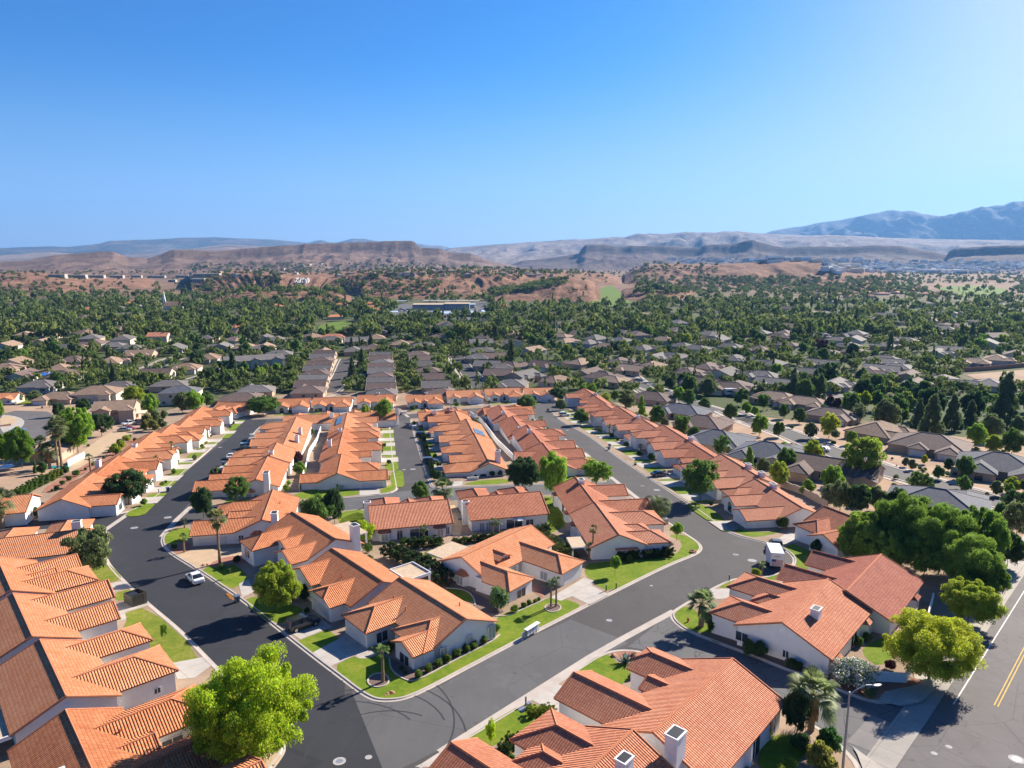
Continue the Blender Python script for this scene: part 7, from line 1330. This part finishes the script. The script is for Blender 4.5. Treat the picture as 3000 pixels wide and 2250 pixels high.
p = G('P', 676, 1750); m = MB(); m.loft([[(-1.5,-.22,0.02),(1.5,-.22,0.02),(1.5,.22,.02),(-1.5,.22,.02)],[(-1.5,-.22,.03),(1.5,-.22,.03),(1.5,.22,.16),(-1.5,.22,.16)]]); o = m.build('kerb_ramp', [M['orange']]); o.location = p; o.rotation_euler = (0,0,R(-49)); tag(o, 'orange kerb ramp laid along the gutter by the bin', 'kerb ramp')
# mailbox stand
def mailbox(label, t, x, y, az, n=5, board=True):
    p = G(t, x, y); o = thing('mailbox_stand', label, 'mailbox', p, R(90-az)); 
    for i in range(n-1):
        m = MB(); m.box(-1.6+i*.85,-.86+i*.85,-.28,.28,.55,1.5,0)
        for r in range(4): m.box(-1.57+i*.85,-.89+i*.85,-.30,-.28,.6+r*.22,.79+r*.22,1)
        m.build('mailbox', [M['galv'], M['trim']], o); m = MB(); m.box(-1.3+i*.85,-1.16+i*.85,-.07,.07,0,.55); m.build('leg', [M['galv']], o)
    m = MB(); m.box(-1.75,-1.45+.85*(n-1),-.45,.4,1.75,1.83); m.build('roof', [M['trim']], o)
    for x_ in (-1.7, -1.55+.85*(n-1)): q = MB(); q.box(x_-.04,x_+.04,.2,.28,0,1.75); q.build('post', [M['trim']], o)
    if board: m = MB(); m.box(-2.75,-1.8,-.03,.03,.85,1.65); m.build('notice_board', [M['blind']], o); q = MB(); q.box(-2.79,-2.71,-.04,.04,0,1.7); q.build('post', [M['trim']], o)
    o.scale = (.74,)*3; return o
mailbox('white roofed mailbox bank with a notice board on the corner lawn', 'T2', 1897, 800, 40)
mailbox('small mailbox bank at the far end of the middle street', 'Z1', 1030, 355, 80, 4, False); mailbox('white mailbox bank at the sealed street kerb', 'Z4', 1350, 735, 80, 3, False); mailbox('pale mailbox bank on the shaded lawn of the middle street', 'Z1', 1210, 590, 80, 3, False)
# bollard lights, boxes, hydrants
def bollard(label, t, x, y):
    p = G(t, x, y); o = thing('bollard_light', label, 'bollard', p, 0, 'dark green bollard lights'); m = MB(); m.cyl((0,0,0),(0,0,.95),.09,.09,10); m.build('shaft', [M['darkgreen']], o); m = MB(); m.cyl((0,0,.95),(0,0,1.08),.11,.10,10); m.build('cap', [M['galv']], o)
for q in (('left bollard light on the lawn by the courtyard drive','T3',1052,515),('right bollard light on the lawn by the courtyard drive','T3',1117,500),('bollard light by the bottom drive','T3',532,1255),('bollard light on the small lawn by the trailer street','T3',1850,445),('bollard light on the left kerb lawn','T1',655,345),('bollard light by the left street bin','U1',1287,955),('bollard light on the right lawn','U4',1210,1065),('green bollard by the navy car','Z3',342,70)): bollard(*q)
def cabinet(label, t, x, y, s, h, mt='metal', az=40):
    p = G(t, x, y); o = thing('utility_cabinet', label, 'utility box', p, R(az)); m = MB(); m.box(-s,s,-s*.8,s*.8,0,h); m.build('body', [M[mt]], o); m = MB(); m.box(-s-.04,s+.04,-s*.8-.04,s*.8+.04,h,h+.06); m.build('lid', [M['galv']], o)
cabinet('grey transformer cabinet by the date palm', 'Z3', 798, 1020, .75, 1.1, 'metal', 10); cabinet('round grey utility can beside the bottom drive', 'T3', 551, 1275, .22, .7)
cabinet('air conditioner behind the striped-roof house', 'U2', 1325, 905, .5, .9, 'metal', 10); cabinet('low pad box by the bottom bollard', 'T3', 512, 1285, .4, .1, 'kerb', 40); cabinet('green cabinet by the right row lawn', 'U4', 722, 728, .3, .6, 'darkgreen', 10)
def hydrant(label, t, x, y):
    p = G(t, x, y); o = thing('fire_hydrant', label, 'hydrant', p); m = MB(); m.cyl((0,0,0),(0,0,.55),.12,.11,10); m.cyl((0,0,.55),(0,0,.75),.13,.03,10); m.build('barrel', [M['flagred']], o); m = MB(); m.cyl((-.22,0,.42),(.22,0,.42),.06,.06,8); m.build('nozzle', [M['flagred']], o)
hydrant('red fire hydrant on the lawn by the round fan palm', 'T3', 1583, 715); hydrant('red fire hydrant at the bottom left lawn', 'T1', 1705, 1575); hydrant('red hydrant on the far right pavement', 'U5', 1180, 740)
# skid marks on the corner
tm = MB()
for cx_, cy_, rr_, a0, a1 in ((-16,64,9.5,20,150),(-17,63,12.5,10,120),(-13,62,7,60,190),(-20,66,14,-20,60),(-18.3,61,9.9,40,140),(-10,66,16,100,160)):
    strip(tm, [(cx_+rr_*math.cos(R(a0+(a1-a0)*i/16)), cy_+rr_*math.sin(R(a0+(a1-a0)*i/16))) for i in range(17)], [(-.09,.0145),(.09,.0145)])
tag(tm.build('road_marks', [M['skid']]), kind='structure')
# manholes
for i, (t, x, y, r) in enumerate((('T2',651,1616,.62),('T2',840,1590,.35),('T3',1072,703,.42),('T3',1998,315,.75),('T3',1892,275,.35),('T3',1345,478,.25),('T1',870,103,.7),('T1',1088,36,.75),('Z3',455,408,.5),('Z3',685,475,.75),('Z3',1965,1520,.5),('Z1',1160,1243,.75),('Z1',1015,1252,.5),('Z1',905,420,.6),('Z1',910,495,.5),('Z2',900,612,.6),('Z2',2112,1515,.5),('Z4',800,888,.6),('T4',2165,1603,.7),('T4',1725,1522,.3),('T4',1630,1565,.3),('U5',1180,830,.8),('Z2',768,440,.5))):
    p = G(t, x, y); o = thing('manhole_cover', f'pale round manhole collar in the road, {["nearest at the bottom corner","small one beside the nearest","in the seam of the front street","large, beside the trailer","small, left of the trailer one","tiny, at mid street","by the left side street","in the left crossing","small, right street below the drives","large, right street by the date palm","small, at the bend","large, in the middle street","small, in the middle street","top of the middle street","second from the top of the middle street","top of the long street","lower long street","sealed street beside the sedan","large, main road corner","small, main road, right","small, main road, left","far right street","long street near the white car"][i]}', 'manhole', (p[0], p[1], p[2]+.028), 0, 'manhole covers'); o.rotation_euler = (-math.atan(K), 0, 0)
    m = MB(); m.cyl((0,0,-.015),(0,0,0),r,r,20); m.build('collar', [M['manhole']], o); m = MB(); m.cyl((0,0,0),(0,0,.006),r*.55,r*.55,16); m.build('cover', [M['galv'] if r > .4 else M['manhole']], o)
# street lamp at the side street corner
b = W(2468, 2262); top = None; lo, hi = 0, 20
for i in range(30):
    m_ = (lo+hi)/2
    if PR(b[0], b[1], b[2]+m_)[1] > 2027: lo = m_
    else: hi = m_
o = thing('street_lamp', 'tall grey street lamp arching over the side street corner', 'street lamp', b); hh = lo
m = MB(); m.cyl((0,0,-.3),(0,0,hh),.13,.075,10); m.cyl((0,0,0),(0,0,.25),.2,.2,10); m.build('pole', [M['galv']], o)
e = Vector((1, .25, 0)).normalized(); pt = [Vector((0,0,hh-.25)), e*.8+Vector((0,0,hh+.15)), e*1.7+Vector((0,0,hh+.42)), e*2.3+Vector((0,0,hh+.34)), e*2.7+Vector((0,0,hh+.18))]
m = MB(); m.tube(pt, .045, 8); m.build('arm', [M['galv']], o); m = MB(); q = pt[-1]; s_ = Vector((-e.y, e.x, 0)); m.loft([[q+s_*w-Vector((0,0,.03))+e*k, q+s_*w+Vector((0,0,.07))+e*k, q-s_*w+Vector((0,0,.07))+e*k, q-s_*w-Vector((0,0,.03))+e*k] for k, w in ((-.1,.07),(.15,.17),(.5,.14),(.65,.06))]); m.build('lamp_head', [M['galv']], o)
for i, (t, x, y, h_) in enumerate((('V4',1825,1480,7),('V4',2020,1460,7),('Z1',262,360,3.2))):
    p = G(t, x, y); o = thing('street_lamp', ['lamp post by the parking lot, left','lamp post by the parking lot, right','short lamp post before the far cross row'][i], 'street lamp', p); m = MB(); m.cyl((0,0,0),(0,0,h_),.09,.06,8); m.build('pole', [M['galv']], o); m = MB(); m.box(-.1,.9,-.1,.1,h_,h_+.12); m.build('lamp_head', [M['galv']], o)
# stop sign seen from behind at the side street mouth
p = G('T4', 1128, 1180); o = thing('road_sign', 'small road sign post seen from behind at the side street corner', 'road sign', p, R(45)); m = MB(); m.cyl((0,0,0),(0,0,2.2),.03,.03,6); m.build('post', [M['galv']], o); m = MB(); m.cyl((.04,0,2.1),(.06,0,2.1),.36,.36,8); m.build('plate', [M['galv']], o)
p = G('T4', 963, 1090); o = thing('road_sign', 'slim sign post against the garden wall end', 'road sign', p, R(45)); m = MB(); m.cyl((0,0,0),(0,0,2.0),.03,.03,6); m.build('post', [M['galv']], o); m = MB(); m.box(-.02,.02,-.18,.18,1.5,2.0); m.build('plate', [M['galv']], o)
# flags, umbrella, pool, dishes
for i, (t, x, y, hh) in enumerate((('U4',1140,130,7),('U4',1795,290,5.5))):
    p = G(t, x, y); o = thing('flagpole', ['flagpole with a flag among the far brown houses','flagpole with a flag by the tan house at right'][i], 'flagpole', p, R(20)); m = MB(); m.cyl((0,0,0),(0,0,hh),.06,.04,6); m.build('pole', [M['galv']], o); m = MB()
    for k in range(7): m.box(.05,1.6,-.02,.02,hh-1.1+k*.15,hh-1.1+k*.15+.15,0 if k % 2 == 0 else 1)
    m.box(.05,.7,-.03,.03,hh-.6,hh-.03,2); m.build('flag', [M['flagred'], M['trim'], M['flagblue']], o)
p = G('V1', 370, 1545); o = thing('canopy_tent', 'bright blue canopy over a yard among the left houses', 'canopy', p); m = MB(); m.cyl((0,0,2.4),(0,0,3.6),4.2,.6,8); m.build('canopy', [M['umbrella']], o)
for x, y in ((-2.8,-2.8),(2.8,-2.8),(2.8,2.8),(-2.8,2.8)): q = MB(); q.cyl((x,y,0),(x,y,2.5),.05,.05,6); q.build('leg', [M['galv']], o)
p = G('Z0', 880, 1225); m = MB(); m.box(-3.6,3.6,-1.8,1.8,-.1,.16); o = m.build('swimming_pool', [M['water']]); o.location = p; tag(o, 'turquoise swimming pool below the tall palms', 'pool')
p = G('U3', 1155, 1235); o = thing('umbrella', 'white patio umbrella behind the rear-windowed house', 'umbrella', p); m = MB(); m.cyl((0,0,2.0),(0,0,2.7),1.5,.05,8); m.build('canopy', [M['whiteflat']], o); m = MB(); m.cyl((0,0,0),(0,0,2.6),.04,.04,6); m.build('pole', [M['galv']], o)
p = G('Z0', 120, 1330); o = thing('umbrella', 'pale parasol behind the left edge house', 'umbrella', p); m = MB(); m.cyl((0,0,2.2),(0,0,2.9),1.9,.05,8); m.build('canopy', [M['whiteflat']], o); m = MB(); m.cyl((0,0,0),(0,0,2.6),.04,.04,6); m.build('pole', [M['galv']], o)
p = G('P', 1262, 1720, 0); o = thing('satellite_dish', 'small satellite dish on a pole behind the corner house ridge', 'satellite dish', (p[0]-.0, p[1], p[2]), R(200)); m = MB(); m.cyl((0,0,0),(0,0,2.6),.04,.04,6); m.build('pole', [M['galv']], o); m = MB(); m.cyl((.1,0,2.7),(.2,0,2.8),.15,.45,12); m.build('dish', [M['galv']], o)
# ---------------------------------------------------------------- the valley air
mb = MB(); zt = 2400; mb.box(-26000, 26000, -400, 26000, -60, zt); t = bpy.data.materials.new('valley_haze'); t.use_nodes = True; t.node_tree.nodes.clear(); ou = t.node_tree.nodes.new('ShaderNodeOutputMaterial'); pv = t.node_tree.nodes.new('ShaderNodeVolumePrincipled'); pv.inputs['Color'].default_value = (.22,.50,1,1); pv.inputs['Density'].default_value = 4.3e-5; pv.inputs['Anisotropy'].default_value = .2; t.node_tree.links.new(pv.outputs[0], ou.inputs['Volume'])
tag(mb.build('haze', [t]), 'thin blue haze lying over the whole valley', 'haze', None, 'stuff')
# number look-alikes from left to right
fam = {}
for o in SC.objects:
    if o.parent is None and '#' in (o.get('label') or ''): fam.setdefault(o['label'], []).append(o)
for lb, os_ in fam.items():
    os_.sort(key=lambda o: PR(o.location.x, o.location.y, o.location.z)[0])
    for i, o in enumerate(os_): o['label'] = lb.replace('#', ordinal(i+1)) if len(os_) > 1 else lb.split(', #')[0]
for k, (m, mt) in SHEETS.items():
    tag(m.build(k, [mt]), kind='structure')
# ---------------------------------------------------------------- light, sky, camera
cam = bpy.data.cameras.new('camera'); co = bpy.data.objects.new('camera', cam); COL.objects.link(co)
co.location = (0, 0, H0); co.rotation_euler = (math.pi/2-PIT, 0, 0); cam.sensor_width = 36; cam.lens = F/3000*36; cam.clip_end = 80000; cam.clip_start = 1; SC.camera = co
SUN_AZ, SUN_EL = 46.0, 29.0
w = bpy.data.worlds.new('World'); SC.world = w; w.use_nodes = True; nt = w.node_tree
bg = nt.nodes['Background']; sky = nt.nodes.new('ShaderNodeTexSky'); sky.sky_type = 'NISHITA'; sky.sun_disc = False; sky.sun_elevation = R(SUN_EL); sky.sun_rotation = R(SUN_AZ)
sky.altitude = 800; sky.air_density = 1.0; sky.dust_density = 1.1; sky.ozone_density = 6.0
hs = nt.nodes.new('ShaderNodeHueSaturation'); hs.inputs['Saturation'].default_value = 1.4; hs.inputs['Value'].default_value = .10
gm = nt.nodes.new('ShaderNodeGamma'); gm.inputs[1].default_value = 1.25
tn = nt.nodes.new('ShaderNodeVectorMath'); tn.operation = 'MULTIPLY'; tn.inputs[1].default_value = (12.4, 10.7, 11.9)
nt.links.new(sky.outputs[0], hs.inputs['Color']); nt.links.new(hs.outputs[0], gm.inputs[0]); nt.links.new(gm.outputs[0], tn.inputs[0]); bw = nt.nodes.new('ShaderNodeRGBToBW'); nt.links.new(tn.outputs[0], bw.inputs[0]); mr = nt.nodes.new('ShaderNodeMapRange'); mr.inputs['From Min'].default_value = 2.2; mr.inputs['From Max'].default_value = 7.5; mr.inputs['To Max'].default_value = .72; nt.links.new(bw.outputs[0], mr.inputs['Value'])
gt = nt.nodes.new('ShaderNodeVectorMath'); gt.operation = 'SCALE'; gt.inputs[0].default_value = (.95, 1.0, 1.07); nt.links.new(bw.outputs[0], gt.inputs['Scale'])
mx = nt.nodes.new('ShaderNodeMix'); mx.data_type = 'RGBA'; nt.links.new(mr.outputs[0], mx.inputs[0]); nt.links.new(tn.outputs[0], mx.inputs[6]); nt.links.new(gt.outputs[0], mx.inputs[7]); 
tc = nt.nodes.new('ShaderNodeTexCoord'); sz = nt.nodes.new('ShaderNodeSeparateXYZ'); nt.links.new(tc.outputs['Generated'], sz.inputs[0]); me_ = nt.nodes.new('ShaderNodeMapRange'); me_.interpolation_type = 'SMOOTHSTEP'
for a_, b_ in (('From Min', -.02), ('From Max', .26), ('To Min', .55), ('To Max', 0)): me_.inputs[a_].default_value = b_
nt.links.new(sz.outputs[2], me_.inputs['Value']); m2 = nt.nodes.new('ShaderNodeMix'); m2.data_type = 'RGBA'; nt.links.new(me_.outputs[0], m2.inputs[0]); nt.links.new(mx.outputs[2], m2.inputs[6]); m2.inputs[7].default_value = (3.1, 4.3, 5.4, 1)
dv = nt.nodes.new('ShaderNodeVectorMath'); dv.operation = 'MULTIPLY_ADD'; nt.links.new(m2.outputs[2], dv.inputs[0]); dv.inputs[1].default_value = (.062,)*3; dv.inputs[2].default_value = (1,)*3
sc_ = nt.nodes.new('ShaderNodeVectorMath'); sc_.operation = 'DIVIDE'; nt.links.new(m2.outputs[2], sc_.inputs[0]); nt.links.new(dv.outputs[0], sc_.inputs[1]); nt.links.new(sc_.outputs[0], bg.inputs[0]); bg.inputs[1].default_value = .053
sl = bpy.data.lights.new('sun', 'SUN'); sl.energy = 4.1; sl.angle = R(.53); sl.color = (1, .92, .80); so = bpy.data.objects.new('sun', sl); COL.objects.link(so)
d = Vector((math.sin(R(SUN_AZ))*math.cos(R(SUN_EL)), math.cos(R(SUN_AZ))*math.cos(R(SUN_EL)), math.sin(R(SUN_EL)))); so.rotation_euler = d.to_track_quat('Z', 'Y').to_euler(); so.location = (60, 60, 120)
v = SC.view_settings; v.view_transform = 'Standard'; v.look = 'None'; v.gamma = 1; v.exposure = 1.74; v.use_curve_mapping = False
